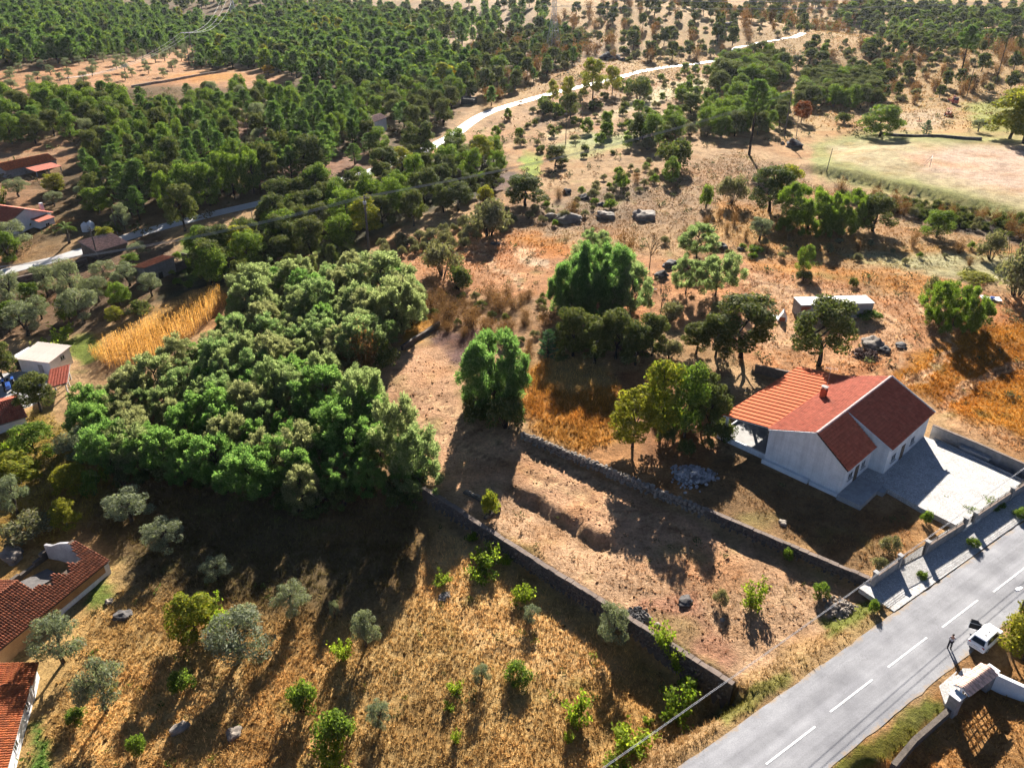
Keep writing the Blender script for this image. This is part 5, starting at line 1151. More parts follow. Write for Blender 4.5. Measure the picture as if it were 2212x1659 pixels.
def bare(seed, key, H_=6, W_=3.5):
    rng = np.random.default_rng(seed); mb = MB()
    def grow(p, d, L, r, dep):
        q = p + d * L; mb.bar(tuple(p), tuple(q), r, r * .6, 4, False)
        if dep == 0: return
        for k in range(3): grow(q if k else p.lerp(q, .65), (d + Vector(rng.normal(0, .45, 3)) + Vector((0, 0, .12))).normalized(), L * rng.uniform(.55, .8), r * .6, dep - 1)
    grow(Vector((0, 0, -.2)), Vector((0, 0, 1)), H_ * .36, .11, 4); proto(key, mb.mesh('trunk', MAT['darkbark']), None, H_, W_)
bare(700, 'bare'); bare(701, 'bare')
PROTO['greenacacia'] = []
for tr, cr, H_, W_ in PROTO['acacia']:
    c2 = cr.copy(); c2.name = 'crown'; c2.materials[0] = MAT['paleacacia']; proto('paleacacia', tr, c2, H_, W_)
for tr, cr, H_, W_ in PROTO['acacia']:
    c2 = cr.copy(); c2.name = 'crown'; c2.materials[0] = MAT['greenacacia']; proto('greenacacia', tr, c2, H_, W_)
def lowpoly(key, src, keep):
    """the same plant thinned for the far hills: fewer, larger leaves; trunk and crown in one mesh"""
    for tr, cr, H_, W_ in PROTO[src][:4]:
        co = np.empty(len(cr.vertices) * 3); cr.vertices.foreach_get('co', co); q = co.reshape(-1, 4, 3)
        rng = np.random.default_rng(3); q = q[rng.random(len(q)) < keep]; c = q.mean(1, keepdims=True); q = c + (q - c) * np.array(min(3.2, (1 / keep) ** .55))
        tv = np.array([v_.co for v_ in tr.vertices]); tf = [list(p.vertices) for p in tr.polygons if len(p.vertices) == 4]
        V = np.concatenate([q.reshape(-1, 3), tv]); nq = len(q) * 4
        F = np.concatenate([np.arange(nq).reshape(-1, 4), np.array(tf) + nq]); me = mesh_np(src, V, F, [cr.materials[0], tr.materials[0]])
        mi = np.zeros(len(F), np.int32); mi[len(q):] = 1; me.polygons.foreach_set('material_index', mi); proto(key, None, me, H_, W_)
lowpoly('far_pine', 'pine', .16); lowpoly('far_oak', 'oak', .14); lowpoly('far_broom', 'broom', .22); lowpoly('far_olive', 'olive', .16); lowpoly('far_fresh', 'fresh', .16); lowpoly('far_yellowing', 'yellowing', .2); lowpoly('far_brush', 'brush', .4); lowpoly('far_dark', 'darkbush', .25)
KIND = {'paleacacia': ('acacia_tree', 'tree'), 'greenacacia': ('acacia_tree', 'tree'), 'bigacacia': ('acacia_tree', 'tree'), 'bigbush': ('green_shrub', 'shrub'), 'acacia': ('acacia_tree', 'tree'), 'oak': ('oak_tree', 'tree'), 'yellowing': ('yellowing_tree', 'tree'), 'golden': ('golden_tree', 'tree'), 'fresh': ('green_tree', 'tree'), 'olive': ('olive_tree', 'olive tree'),
        'rust': ('rust_tree', 'tree'), 'broom': ('broom_shrub', 'shrub'), 'greenbush': ('green_shrub', 'shrub'), 'darkbush': ('dark_shrub', 'shrub'), 'vine': ('vine', 'vine'), 'yellowbush': ('yellow_shrub', 'shrub'), 'brush': ('dry_shrub', 'shrub'),
        'pine': ('pine_tree', 'pine'), 'tallpine': ('tall_pine', 'pine'), 'conifer': ('young_conifer', 'conifer'), 'bare': ('bare_tree', 'tree'), 'far_pine': ('pine_tree', 'pine'), 'far_oak': ('oak_tree', 'tree'), 'far_broom': ('broom_shrub', 'shrub'),
        'far_olive': ('olive_tree', 'olive tree'), 'far_fresh': ('green_tree', 'tree'), 'far_yellowing': ('yellowing_tree', 'tree'), 'far_brush': ('dry_shrub', 'shrub'), 'far_dark': ('dark_shrub', 'shrub')}
TR = random.Random(99); USED = []
for q_, r_ in (((797, 545), 5), ((782, 560), 4), ((60, 380), 11), ((30, 395), 9), ((110, 372), 8), ((70, 480), 10), ((800, 290), 8), ((830, 300), 6), ((2055, 225), 7), ((2050, 250), 7)): _p = at(*q_); USED.append((_p.x, _p.y, r_))
def plant(kind, p, h, w_, label, group=None, var=None):
    tr, cr, H_, W_ = PROTO[kind][TR.randrange(len(PROTO[kind])) if var is None else var % len(PROTO[kind])]; nm, cat = KIND[kind]
    sc = (w_ / W_, w_ / W_ * TR.uniform(.92, 1.08), h / H_); rz = TR.uniform(0, 6.28)
    if tr is None or cr is None: o = obj(nm, cr or tr, None, p, (0, 0, rz), sc); return tag(o, label, cat, group)
    o = empty(nm, p, rz, label, cat, group); o.scale = sc
    obj('stem' if tr.name.startswith('stem') else 'trunk', tr, o); obj('crown', cr, o); return o
def T(kind, bx, by, ty, wpx, label, group=None, var=None):
    """plant seen in the photo with its foot at (bx, by), its top at row ty and wpx wide"""
    p = at(bx, by); h = height_to(p, ty); w_ = max(.3, wpx * mpp(p)); USED.append((p.x, p.y, w_ * .5)); return plant(kind, p, h, w_, label, group, var)
def scatter(kinds, poly, spacing, hr, label, group, wr=(.55, .8), seed=1, limit=999, dens=1.0, avoid=1.0, stuff=None, pick=None):
    rng = random.Random(seed); P = wpoly(*poly); npr = np.random.default_rng(seed); lo, hi = P.min(0), P.max(0); n = int(area(P) / spacing ** 2 * 14) + 40
    q = sample_poly(P, n, npr); cell = {}; out = []
    lane = [(a, b_) for a, b_, _, _ in LANE]
    for x, y in q:
        k = (int(x // spacing), int(y // spacing)); ok = True
        for i in (-1, 0, 1):
            for j in (-1, 0, 1):
                for (a, b_) in cell.get((k[0] + i, k[1] + j), ()):
                    if (a - x) ** 2 + (b_ - y) ** 2 < spacing ** 2: ok = False
        if not ok or rng.random() > dens: continue
        if any((x - a) ** 2 + (y - b_) ** 2 < (r * avoid) ** 2 for a, b_, r in USED): continue
        if y > 120:
            bad = False
            for a, b_ in lane:
                ab = b_ - a; t_ = max(0, min(1, ((x - a[0]) * ab[0] + (y - a[1]) * ab[1]) / (ab @ ab)))
                if math.hypot(x - a[0] - t_ * ab[0], y - a[1] - t_ * ab[1]) < 3.6: bad = True; break
            if bad: continue
        cell.setdefault(k, []).append((x, y)); out.append((x, y))
    out.sort(key=lambda p: p[0] ** 2 + p[1] ** 2); zz = H(np.array([p[0] for p in out]), np.array([p[1] for p in out])) if out else []
    rest = []
    for i, ((x, y), z) in enumerate(zip(out, zz)):
        kd = kinds[rng.choices(range(len(kinds)), [1] * len(kinds))[0]] if not isinstance(kinds, dict) else rng.choices(list(kinds), list(kinds.values()))[0]
        if pick: kd = pick(x, y, rng.random())
        h = rng.uniform(*hr); w_ = h * rng.uniform(*wr)
        if 'broom' in kd or 'bush' in kd or 'dark' in kd: h *= .45; w_ = h * rng.uniform(1.0, 1.7)
        if i < limit:
            lb = label(x, y, z, h, kd) if callable(label) else (label[KIND[kd][0]] if isinstance(label, dict) else label) + ', nearest the ' + near(x, y, z)
            plant(kd, (x, y, z), h, w_, lb, (group + ': ' + KIND[kd][0].replace('_', ' ')) if len(kinds) > 1 else group)
        else: rest.append((kd, x, y, z, h, w_))
    return rest
def mass(name, label, items):
    byk = {}
    for it in items: byk.setdefault(it[0], []).append(it)
    Vs, Fs, mats, mis, off = [], [], [], [], 0
    for kd, L in byk.items():
        for it in L:
            tr, cr, H_, W_ = PROTO[kd][TR.randrange(len(PROTO[kd]))]
            co = np.empty(len(cr.vertices) * 3); cr.vertices.foreach_get('co', co); co = co.reshape(-1, 3)
            li = np.empty(len(cr.loops), np.int32); cr.loops.foreach_get('vertex_index', li); f = li.reshape(-1, 4); mi = np.empty(len(cr.polygons), np.int32); cr.polygons.foreach_get('material_index', mi)
            a = TR.uniform(0, 6.28); ca, sa = math.cos(a), math.sin(a); s = it[5] / W_
            v_ = np.stack([(co[:, 0] * ca - co[:, 1] * sa) * s + it[1], (co[:, 0] * sa + co[:, 1] * ca) * s + it[2], co[:, 2] * it[4] / H_ + it[3]], 1)
            mm = []
            for m_ in cr.materials:
                if m_ not in mats: mats.append(m_)
                mm.append(mats.index(m_))
            Vs.append(v_); Fs.append(f + off); mis.append(np.array(mm)[mi]); off += len(v_)
    if not Vs: return
    me = mesh_np(name, np.concatenate(Vs), np.concatenate(Fs), mats); me.polygons.foreach_set('material_index', np.concatenate(mis).astype(np.int32)); tag(obj(name, me), label, kind='stuff')

LM = [(800, 270, 'pale house'), (985, 290, 'lane bend'), (60, 360, 'red barn'), (150, 500, 'palm'), (340, 580, 'block shed'), (795, 520, 'grove power pole'), (1090, 400, 'ploughed patch'), (1145, 350, 'bright green garden'), (1715, 310, 'black boulder'), (1850, 330, 'sports ground'), (300, 165, 'orange field'), (1195, 100, 'hillside pylon'), (416, 110, 'twin legged pole'), (508, 45, 'forest pylon'),
      (340, 690, 'maize'), (1790, 665, 'brick shed'), (1390, 470, 'long grey boulder'), (2060, 215, 'red lorry'), (996, 220, 'stone hut'), (985, 160, 'golden tree'), (1300, 170, 'yellow poplars'), (1650, 95, 'far lane'), (2072, 120, 'leaning pine'), (1618, 250, 'umbrella pine'), (905, 730, 'low dark wall'), (225, 530, 'worn tiled cottage'), (50, 480, 'white gabled house'), (400, 480, 'lane edge oak'), (1080, 150, 'round lime tree'), (585, 150, 'golden bush'), (700, 110, 'pine wood middle'), (150, 90, 'deep pine wood'), (900, 120, 'pine wood end'), (1750, 450, 'willow bush'), (2020, 480, 'dark bank'), (1480, 340, 'round dark bush')]
def near(x, y, z):
    a, b_, _ = proj(x, y, z); return min(LM, key=lambda l: (l[0] - a) ** 2 + (l[1] - b_) ** 2)[2]
# ---- single plants of the olive plot, nearest first
T('olive', 138, 1430, 1338, 105, 'olive tree with leaning trunk below the wall of the ruined house')
T('olive', 232, 1535, 1436, 108, 'olive tree with bent trunk standing free on the dry grass')
T('olive', 285, 1126, 1066, 104, 'pale olive tree at the shaded foot of the grove', var=1)
T('olive', 362, 1186, 1130, 96, 'olive tree leaning out of the black grove shadow', var=2)
T('olive', 470, 1250, 1210, 70, 'small olive in the middle of the deep shadow')
T('olive', 636, 1328, 1266, 78, 'upright olive at the edge of the grove shadow', var=3)
T('yellowing', 425, 1372, 1285, 100, 'brown and green tree beside the yellow green fig in the olive plot')
T('vine', 478, 1358, 1300, 76, 'bright yellow green fig against the grey olive')
T('olive', 522, 1420, 1342, 140, 'largest silver olive in the middle of the plot', var=0)
T('olive', 792, 1398, 1328, 62, 'thin half bare olive with a long shadow')
T('olive', 724, 1336, 1300, 26, 'tiny pale sapling in the grove shadow')
T('olive', 822, 1570, 1520, 56, 'narrow young olive near the bottom edge of the photo')
T('olive', 1040, 1477, 1438, 40, 'small round olive sapling alone on the straw')
T('olive', 1148, 1342, 1312, 40, 'sparse dark sapling below the long wall')
T('olive', 1322, 1386, 1310, 72, 'olive growing against the long wall beside the pit', var=2)
T('greenbush', 656, 1535, 1480, 78, 'dark green bramble clump in the open straw')
T('greenbush', 728, 1602, 1545, 95, 'green bramble above the yellow vine near the bottom edge')
T('vine', 716, 1648, 1608, 95, 'bright yellow vine cut by the bottom edge')
T('vine', 742, 1424, 1382, 52, 'green vine beside the half bare olive')
vs = [(1020, 1175, 1150, 34, 'topmost vine in the strip along the long wall'), (1050, 1225, 1180, 66, 'vine at the top of the bright cluster by the wall'), (1038, 1258, 1215, 70, 'fullest vine of the bright cluster by the wall'), (1092, 1225, 1195, 40, 'vine nearest the wall in the bright cluster'),
      (955, 1265, 1238, 46, 'yellow vine apart from the cluster by the wall'), (1130, 1305, 1265, 55, 'lone yellow vine midway along the wall'), (985, 1502, 1470, 40, 'yellow vine sapling in the open straw'), (970, 1540, 1520, 30, 'low yellow sprout under the vine sapling'),
      (1243, 1568, 1505, 66, 'vine with dark lower leaves before the pit'), (1432, 1400, 1345, 60, 'vine climbing the far end of the pit wall'), (1462, 1445, 1390, 60, 'vine halfway along the pit wall'), (1490, 1500, 1440, 56, 'vine at the road end of the pit wall'),
      (1460, 1555, 1495, 92, 'vine spreading before the pit'), (1370, 1625, 1572, 100, 'bright vine below the verge near the bottom edge'), (1330, 1660, 1640, 60, 'vine at the foot of the verge on the bottom edge'), (1625, 1316, 1260, 66, 'bright yellow green bush in the bare plot'), (985, 1610, 1580, 26, 'small yellow vine near the bottom edge'), (1228, 1610, 1585, 24, 'tiny vine between the pit and the bottom edge'), (1400, 1570, 1548, 26, 'tall thin vine beside the spreading vine')]
for v_ in vs: T('vine', v_[0], v_[1] - 8, *v_[2:])
T('greenbush', 1120, 1468, 1440, 66, 'dull green weed patch in the middle of the straw'); T('broom', 1555, 1306, 1275, 34, 'grey rosette bush beside the yellow green bush')
T('greenbush', 165, 1560, 1535, 50, 'low green bush at the foot of the bent olive'); T('greenbush', 395, 1490, 1455, 60, 'dark weeds by the boulder in the olive shadow'); T('greenbush', 300, 1630, 1590, 40, 'small dark weed clump near the bottom edge')
# ---- left gardens
for a in [('fresh', 78, 985, 918, 95, 'leafy green tree behind the low white house'), ('yellowing', 45, 1045, 985, 100, 'yellowing tree beside the boulder garden'), ('olive', 178, 1000, 930, 84, 'grey green olive beside the straw bank'), ('olive', 40, 1110, 1030, 60, 'pale olive at the left edge above the boulder'),
          ('oak', 88, 890, 812, 82, 'dark fruit tree in the concrete court'), ('yellowing', 145, 1140, 1085, 60, 'dry yellow shrub tree above the ruin'), ('vine', 30, 1000, 960, 70, 'green vine below the low white house'), ('broom', 60, 1160, 1120, 110, 'pale straw coloured bush behind the boulder'),
          ('greenbush', 205, 1070, 1015, 50, 'dark bush at the grove corner'), ('yellowing', 160, 1065, 1010, 80, 'olive yellow tree at the grove corner'), ('vine', 230, 1040, 1000, 26, 'thin yellow sapling in the grove shade'),
          ('oak', 10, 830, 745, 70, 'dark tree at the edge beside the white outbuilding'), ('vine', 135, 735, 698, 56, 'yellow green sapling before the maize'), ('vine', 110, 755, 728, 60, 'low vine row behind the white outbuilding'),
          ('fresh', 20, 700, 655, 75, 'green citrus tree at the left edge of the gardens'), ('yellowing', 250, 695, 665, 40, 'small yellow tree before the maize'), ('darkbush', 300, 680, 650, 60, 'dark bush beside the maize')]: T(*a)
ol = [(30, 668, 590, 66), (105, 640, 575, 54), (165, 665, 560, 60), (130, 612, 575, 44), (230, 615, 566, 62), (60, 725, 655, 84), (180, 700, 625, 80), (280, 618, 570, 60), (90, 690, 640, 50), (215, 652, 600, 60), (30, 640, 605, 40), (330, 640, 590, 50)]
ow = ['olive cut by the photo edge below the orange net', 'olive just beyond the orange net', 'olive between the orange net and the block shed', 'small olive touching the lane wall', 'olive before the worn tiled cottage', 'large olive above the white outbuilding', 'spreading olive leaning over the dark garden soil', 'olive at the front of the block shed', 'small olive in the middle of the garden terraces', 'olive beside the yellow tree of the garden terraces', 'small olive at the photo edge behind the net', 'olive between the block shed and the maize']
for a, lb in zip(ol, ow): T('olive', *a, lb, 'olives in the garden terraces')
for a in [(75, 665, 610, 50, 'citrus tree under the orange net'), (150, 690, 640, 50, 'citrus tree beside the spreading olive'), (200, 635, 600, 44, 'citrus tree before the worn tiled cottage'), (260, 660, 610, 50, 'citrus tree nearest the maize in the garden terraces')]: T('fresh', *a, 'citrus trees in the garden terraces')
T('olive', 300, 560, 525, 46, 'pale olive beside the worn tiled cottage'); T('fresh', 285, 580, 548, 44, 'small green bush beside the block shed roof')
# ---- settlement by the lane
for a in [('olive', 35, 545, 480, 80, 'large grey olive before the white gabled house'), ('fresh', 20, 565, 500, 60, 'dark green tree at the left edge by the lane'), ('olive', 42, 425, 385, 52, 'grey olive before the red barn'), ('olive', 118, 445, 415, 40, 'small olive beside the orange soil'),
          ('olive', 185, 425, 400, 40, 'olive under the pale poplar by the barn'), ('vine', 5, 440, 405, 30, 'green bush at the left edge before the barn'), ('yellowing', 120, 415, 375, 46, 'yellow tree beside the barn canopy'), ('fresh', 215, 460, 405, 70, 'bright green tree before the pine clump'),
          ('olive', 270, 500, 440, 40, 'slim olive by the lane shadow'), ('oak', 400, 500, 400, 66, 'dark oak standing on the lane edge'), ('yellowing', 230, 530, 490, 40, 'yellow bush before the water tanks'), ('darkbush', 245, 505, 480, 40, 'dark bush beside the water tanks')]: T(*a)
# ---- grove
GLM = [(330, 740, 'maize'), (900, 740, 'low dark wall'), (110, 800, 'white outbuilding'), (1000, 900, 'single acacia'), (150, 830, 'tiled shelter'), (830, 600, 'big round acacia'), (930, 1070, 'long wall'), (285, 1090, 'pale shaded olive'), (600, 1150, 'shaded foot'), (790, 780, 'half bare tree'), (520, 900, 'grove heart'), (640, 720, 'grove ridge'), (600, 600, 'wet hollow')]
def grove_label(x, y, z, h, kd='acacia'):
    a_, b_, _ = proj(x, y, z); lm = min(GLM, key=lambda l: (l[0] - a_) ** 2 + (l[1] - b_) ** 2)[2]
    size = 'tall' if h > 7.2 else 'low' if h < 5.6 else 'mid sized'
    return f"{size} {({'acacia': 'grey green', 'paleacacia': 'straw tinted', 'greenacacia': 'deep green'})[kd]} feathery acacia of the dense grove, nearest the {lm}"
scatter(['acacia'], [(515, 680), (600, 620), (860, 620), (905, 690), (850, 760), (720, 815), (810, 905), (925, 1050), (880, 1095), (640, 1100), (430, 1050), (260, 1035), (170, 965), (205, 890), (335, 838), (455, 775)], 3.3, (4.6, 8.2), grove_label, 'acacias of the dense grove', (.78, 1.12), 3, dens=.93, pick=lambda x, y, r_: 'greenacacia' if r_ < float(ss(112, 88, np.array(y))) * .75 + .12 else 'paleacacia' if r_ > .8 else 'acacia')
scatter(['darkbush'], [(240, 1045), (430, 1065), (640, 1112), (880, 1108), (930, 1070), (880, 1030), (640, 1060), (430, 1020), (260, 1000)], 2.2, (3.6, 5.8), 'dark undergrowth bush at the shaded foot of the grove', 'undergrowth at the foot of the grove', seed=31, avoid=0)
for a in [(905, 1060, 925, 120, 'acacia at the corner of the grove beside the driveway'), (860, 1010, 850, 110, 'acacia on the driveway edge of the grove'), (790, 930, 800, 100, 'acacia beside the dark notch of the grove'), (560, 660, 570, 110, 'acacia at the maize end of the grove'), (830, 650, 545, 130, 'big round acacia at the top of the grove'),
          (300, 1010, 910, 120, 'acacia on the garden corner of the grove'), (870, 720, 580, 110, 'acacia above the low wall')]: T('acacia', *a)
T('brush', 790, 800, 700, 80, 'grey half bare tree at the dark inner side of the grove'); T('darkbush', 830, 790, 730, 70, 'dark bush beside the grey half bare tree')
T('bigacacia', 1068, 880, 728, 158, 'single acacia with dark skirt beside the driveway'); T('darkbush', 1095, 925, 855, 90, 'dark bush at the foot of the single acacia'); T('darkbush', 1020, 905, 860, 70, 'shadowy bush on the driveway side of the single acacia')
for a in [(1232, 680, 560, 105, 'acacia on the driveway side of the bright clump'), (1300, 672, 532, 130, 'tallest acacia of the bright clump in the middle'), (1362, 685, 572, 95, 'acacia on the shed side of the bright clump'), (1262, 625, 528, 90, 'acacia at the back of the bright clump'), (1340, 630, 540, 90, 'second acacia at the back of the bright clump'),
          (1285, 560, 495, 70, 'small acacia among the rocks behind the bright clump'), (1505, 558, 485, 96, 'loose acacia among the scrub before the boulders'), (1545, 640, 545, 96, 'airy tall acacia beside the mown track'), (1480, 635, 556, 66, 'slim acacia beside the airy tall one')]: T('bigacacia' if a[3] >= 100 else 'acacia', *a)
for a in [('oak', 1238, 770, 668, 78, 'dark oak on the conifer side under the bright acacia clump'), ('oak', 1285, 785, 690, 80, 'dark oak under the middle of the bright acacia clump'), ('oak', 1330, 775, 672, 84, 'tallest dark oak in front of the bright clump'), ('oak', 1372, 788, 700, 76, 'low dark oak in front of the bright clump'), ('oak', 1408, 768, 680, 70, 'dark oak at the track side of the bright clump'), ('conifer', 1183, 775, 712, 42, 'small blue green conifer before the dry shrubs'),
          ('oak', 1600, 772, 645, 150, 'broad oak behind the carport'), ('oak', 1503, 765, 700, 66, 'slim oak beside the broad oak'), ('oak', 1545, 772, 680, 80, 'oak between the slim and the broad oak'), ('oak', 1768, 790, 648, 128, 'oak rising behind the red roof'),
          ('yellowing', 1366, 966, 846, 104, 'slender yellow green tree beside the dry stone wall'), ('yellowing', 1425, 945, 782, 90, 'tall yellow green tree of the shady row'), ('fresh', 1478, 945, 785, 92, 'tall fresh green tree of the shady row'), ('oak', 1512, 920, 800, 74, 'dark tree nearest the carport in the shady row'),
          ('oak', 1530, 940, 830, 80, 'dark tree before the carport wall'), ('bigbush', 2060, 705, 612, 132, 'wide many stemmed bush in the field behind the house'), ('broom', 2015, 655, 598, 56, 'grey bush behind the many stemmed bush'),
          ('fresh', 1735, 590, 530, 40, 'lone young tree on the orange grass strip'), ('darkbush', 1737, 606, 585, 36, 'dark bush at the foot of the lone young tree'), ('broom', 2195, 640, 528, 110, 'large grey bush at the edge behind the tarp'), ('darkbush', 1843, 618, 600, 22, 'small dark tuft on the orange grass strip'),
          ('bigbush', 1745, 500, 405, 140, 'big rounded willow bush below the sports ground'), ('bigbush', 1815, 500, 415, 110, 'yellow topped bush joined to the willow bush'), ('oak', 1662, 458, 362, 90, 'dark oak beside the yellow green hedge'), ('oak', 1885, 500, 420, 90, 'dark tree against the sports ground bank'), ('olive', 1640, 520, 470, 52, 'small olive before the willow bush'),
          ('fresh', 2022, 512, 456, 70, 'green shrub on the dark bank'), ('broom', 2140, 560, 500, 60, 'dull shrub below the dark bank'), ('yellowbush', 1705, 400, 355, 60, 'yellow green hedge bush above the dark oak'), ('broom', 1580, 440, 380, 70, 'brown airy bush on the slope'), ('greenbush', 1525, 450, 400, 30, 'small green bush on the slope'),
          ('darkbush', 1458, 365, 300, 84, 'round dark green bush above the boulders'), ('oak', 1135, 445, 378, 88, 'round oak before the ploughed patch'), ('oak', 1200, 360, 315, 52, 'dark round tree by the bright green garden'), ('broom', 1055, 510, 432, 100, 'grey brown bush in the hedge above the grove'), ('oak', 990, 455, 396, 72, 'oak above the grey hedge'), ('yellowbush', 1048, 435, 400, 40, 'yellow bush beside the ploughed patch'),
          ('broom', 955, 595, 525, 96, 'brown bush on the bare pink soil'), ('darkbush', 988, 625, 572, 62, 'dark bush at the head of the dry shrubs'), ('bare', 1425, 700, 590, 40, 'leafless burnt sapling beside the track'), ('bare', 1403, 580, 500, 40, 'tall leafless tree behind the bright clump'), ('brush', 1350, 560, 480, 50, 'leafless grey tree among the rocks'),
          ('tallpine', 1618, 335, 172, 62, 'tall umbrella pine on the slope by the power pole'), ('tallpine', 2072, 175, 55, 46, 'tall leaning pine on the far hillside'), ('fresh', 1900, 295, 226, 94, 'wide low tree at the edge of the sports ground'), ('darkbush', 1822, 268, 244, 36, 'round dark bush near the sports ground'),
          ('yellowing', 2180, 300, 195, 110, 'big yellow green tree at the right edge of the sports ground'), ('yellowing', 2210, 310, 190, 90, 'second yellow green tree cut by the right edge'), ('conifer', 2000, 292, 260, 24, 'small bright conifer on the sports ground bank'), ('olive', 2112, 285, 258, 34, 'small tree beside the orange machine'),
          ('fresh', 1080, 170, 120, 48, 'round lime green tree on the hillside above the lane'), ('fresh', 1098, 205, 182, 24, 'small lime tree below the round one'), ('golden', 985, 192, 144, 36, 'golden autumn tree at the edge of the pine wood'), ('yellowing', 1280, 215, 125, 54, 'tall yellow poplar beside the lane'), ('yellowing', 1322, 205, 142, 40, 'second yellow poplar beside the lane'),
          ('yellowing', 1226, 230, 165, 32, 'small yellow tree on the lane'), ('yellowing', 1195, 225, 172, 26, 'slim yellow tree on the lane'), ('darkbush', 1176, 248, 212, 56, 'dark bush below the lane'), ('oak', 1232, 255, 200, 40, 'dark bush tree under the yellow trees'), ('oak', 905, 342, 264, 84, 'round oak hiding the bend of the lane'),
          ('rust', 1730, 265, 218, 40, 'rust red tree behind the power pole'), ('rust', 1450, 250, 235, 16, 'small rust red bush on the meadow edge'), ('golden', 582, 165, 140, 30, 'golden bush at the olive field'), ('fresh', 820, 330, 275, 46, 'slender green tree before the pale house'), ('darkbush', 1380, 215, 165, 60, 'grey green willow beside the lane'),
          ('fresh', 1310, 290, 240, 30, 'thin green tree on the meadow'), ('fresh', 1340, 410, 370, 30, 'thin bright sapling above the boulders'), ('fresh', 1450, 395, 340, 40, 'green sapling by the round dark bush'), ('greenbush', 1630, 545, 530, 40, 'lime low bush on the rocky edge')]: T(*a)
T('yellowing', 2212, 1425, 1330, 115, 'yellow green tree overhanging the parked white car'); T('yellowing', 2235, 1420, 1300, 120, 'yellow green tree beside the lamp post')
for a in [('greenbush', 2040, 1080, 1070, 26, 'small green tuft on the paved yard'), ('greenbush', 2140, 1092, 1080, 60, 'green border plants inside the front fence'), ('greenbush', 2095, 1112, 1100, 46, 'grey green border plants beside the narrow gate'), ('greenbush', 2000, 1130, 1105, 26, 'weed at the corner of the paved yard'), ('broom', 1920, 1190, 1160, 50, 'dry bush in the garden behind the wide gate'),
          ('broom', 1895, 1230, 1205, 40, 'straw bush beside the front fence'), ('greenbush', 2100, 1180, 1163, 28, 'green bush on the pavement by the narrow gate'), ('greenbush', 2205, 1118, 1100, 34, 'green bush on the pavement at the photo edge'), ('greenbush', 1990, 1250, 1235, 26, 'weed on the shaded pavement'), ('greenbush', 1885, 1320, 1296, 24, 'leafy sapling at the end of the fence'),
          ('greenbush', 2118, 985, 965, 26, 'pale green plant in the strip behind the kerb'), ('greenbush', 1700, 1210, 1185, 24, 'thin weed along the masonry wall'), ('greenbush', 1770, 1290, 1262, 40, 'grey weeds before the masonry wall'), ('greenbush', 1880, 690 , 672, 60, 'dark bush against the brick shed'), ('yellowbush', 2105, 603, 592, 76, 'yellow flowering patch in the field')]: T(*a)
for a in [('broom', 1445, 775, 735, 60, 'grey scrub between the oaks'), ('broom', 1450, 690, 655, 60, 'scrub beside the burnt sapling'), ('broom', 1560, 690, 650, 70, 'dark scrub below the airy acacia'), ('brush', 1420, 860, 790, 60, 'dry purple brush before the yellow trees')]: T(*a)
# ---- palm
def palm(p):
    o = empty('palm_tree', p, 0, 'palm beside the white gabled house', 'palm'); mb = MB().tube([(0, 0, -.3), (.1, 0, 2), (0, .1, 4.0)], [.35, .28, .24], 8); mb.build('trunk', MAT['bark'], o)
    rng = np.random.default_rng(8)
    for k in range(26):
        a = k * 2.4; el = rng.uniform(-.3, 1.2); V = []; L = 2.4
        for j in range(9):
            f0 = j / 9; x0 = L * f0 * math.cos(el); z0 = 4 + L * f0 * math.sin(el) - 1.1 * f0 ** 2
            for s in (-1, 1): V += [(x0, 0, z0), (x0 + .18, 0, z0), (x0 + .42, s * .42, z0 - .16), (x0 + .28, s * .42, z0 - .18)]
        V = np.array(V); c, s_ = math.cos(a), math.sin(a); V = np.stack([V[:, 0] * c - V[:, 1] * s_, V[:, 0] * s_ + V[:, 1] * c, V[:, 2]], 1); obj('frond', quadmesh('frond', V, MAT['fresh']), o)
palm(at(150, 525))
# ---- thickets and woods
scatter({'brush': 5, 'broom': 1.5, 'darkbush': 1}, [(925, 660), (1000, 640), (1180, 640), (1200, 730), (1150, 790), (1000, 740), (935, 720)], 2.7, (2.2, 3.8), {'dry_shrub': 'leafless rust coloured shrub in the thicket above the driveway', 'broom_shrub': 'grey green shrub in the rust thicket above the driveway', 'dark_shrub': 'dark shrub in the rust thicket above the driveway'}, 'dry shrubs above the driveway', (1.0, 1.4), 4, avoid=.6, dens=.8)
scatter(['broom'], [(800, 545), (960, 500), (1090, 465), (1110, 495), (1000, 535), (830, 560)], 2.6, (4, 6.5), 'grey green broom in the hedge above the grove', 'broom hedge above the grove', seed=5, avoid=.6)
scatter(['darkbush', 'oak'], [(500, 640), (560, 560), (700, 540), (790, 555), (800, 600), (600, 610)], 4, (4, 6.5), {'dark_shrub': 'dark shrub in the wet hollow behind the grove', 'oak_tree': 'small dark oak in the wet hollow behind the grove'}, 'hollow behind the grove', seed=6)
scatter({'oak': 3, 'fresh': 2.5, 'yellowing': .5}, [(430, 620), (560, 520), (640, 450), (760, 410), (880, 365), (1000, 325), (1075, 350), (1075, 415), (960, 470), (820, 520), (700, 560)], 6.8, (6, 10), {'oak_tree': 'dark oak in the stream wood of the valley', 'green_tree': 'fresh green tree in the stream wood of the valley', 'yellowing_tree': 'yellowing tree in the stream wood of the valley'}, 'stream wood', (.7, .95), 7, avoid=.7)
scatter({'pine': 3, 'oak': 1, 'fresh': 1}, [(190, 400), (260, 300), (460, 290), (520, 340), (500, 410), (400, 440), (330, 450), (240, 440)], 5.6, (8, 12.5), {'pine_tree': 'pine in the clump above the lane shadow', 'oak_tree': 'oak in the pine clump above the lane shadow', 'green_tree': 'light green tree in the pine clump above the lane shadow'}, 'pine clump above the lane', (.42, .55), 8)
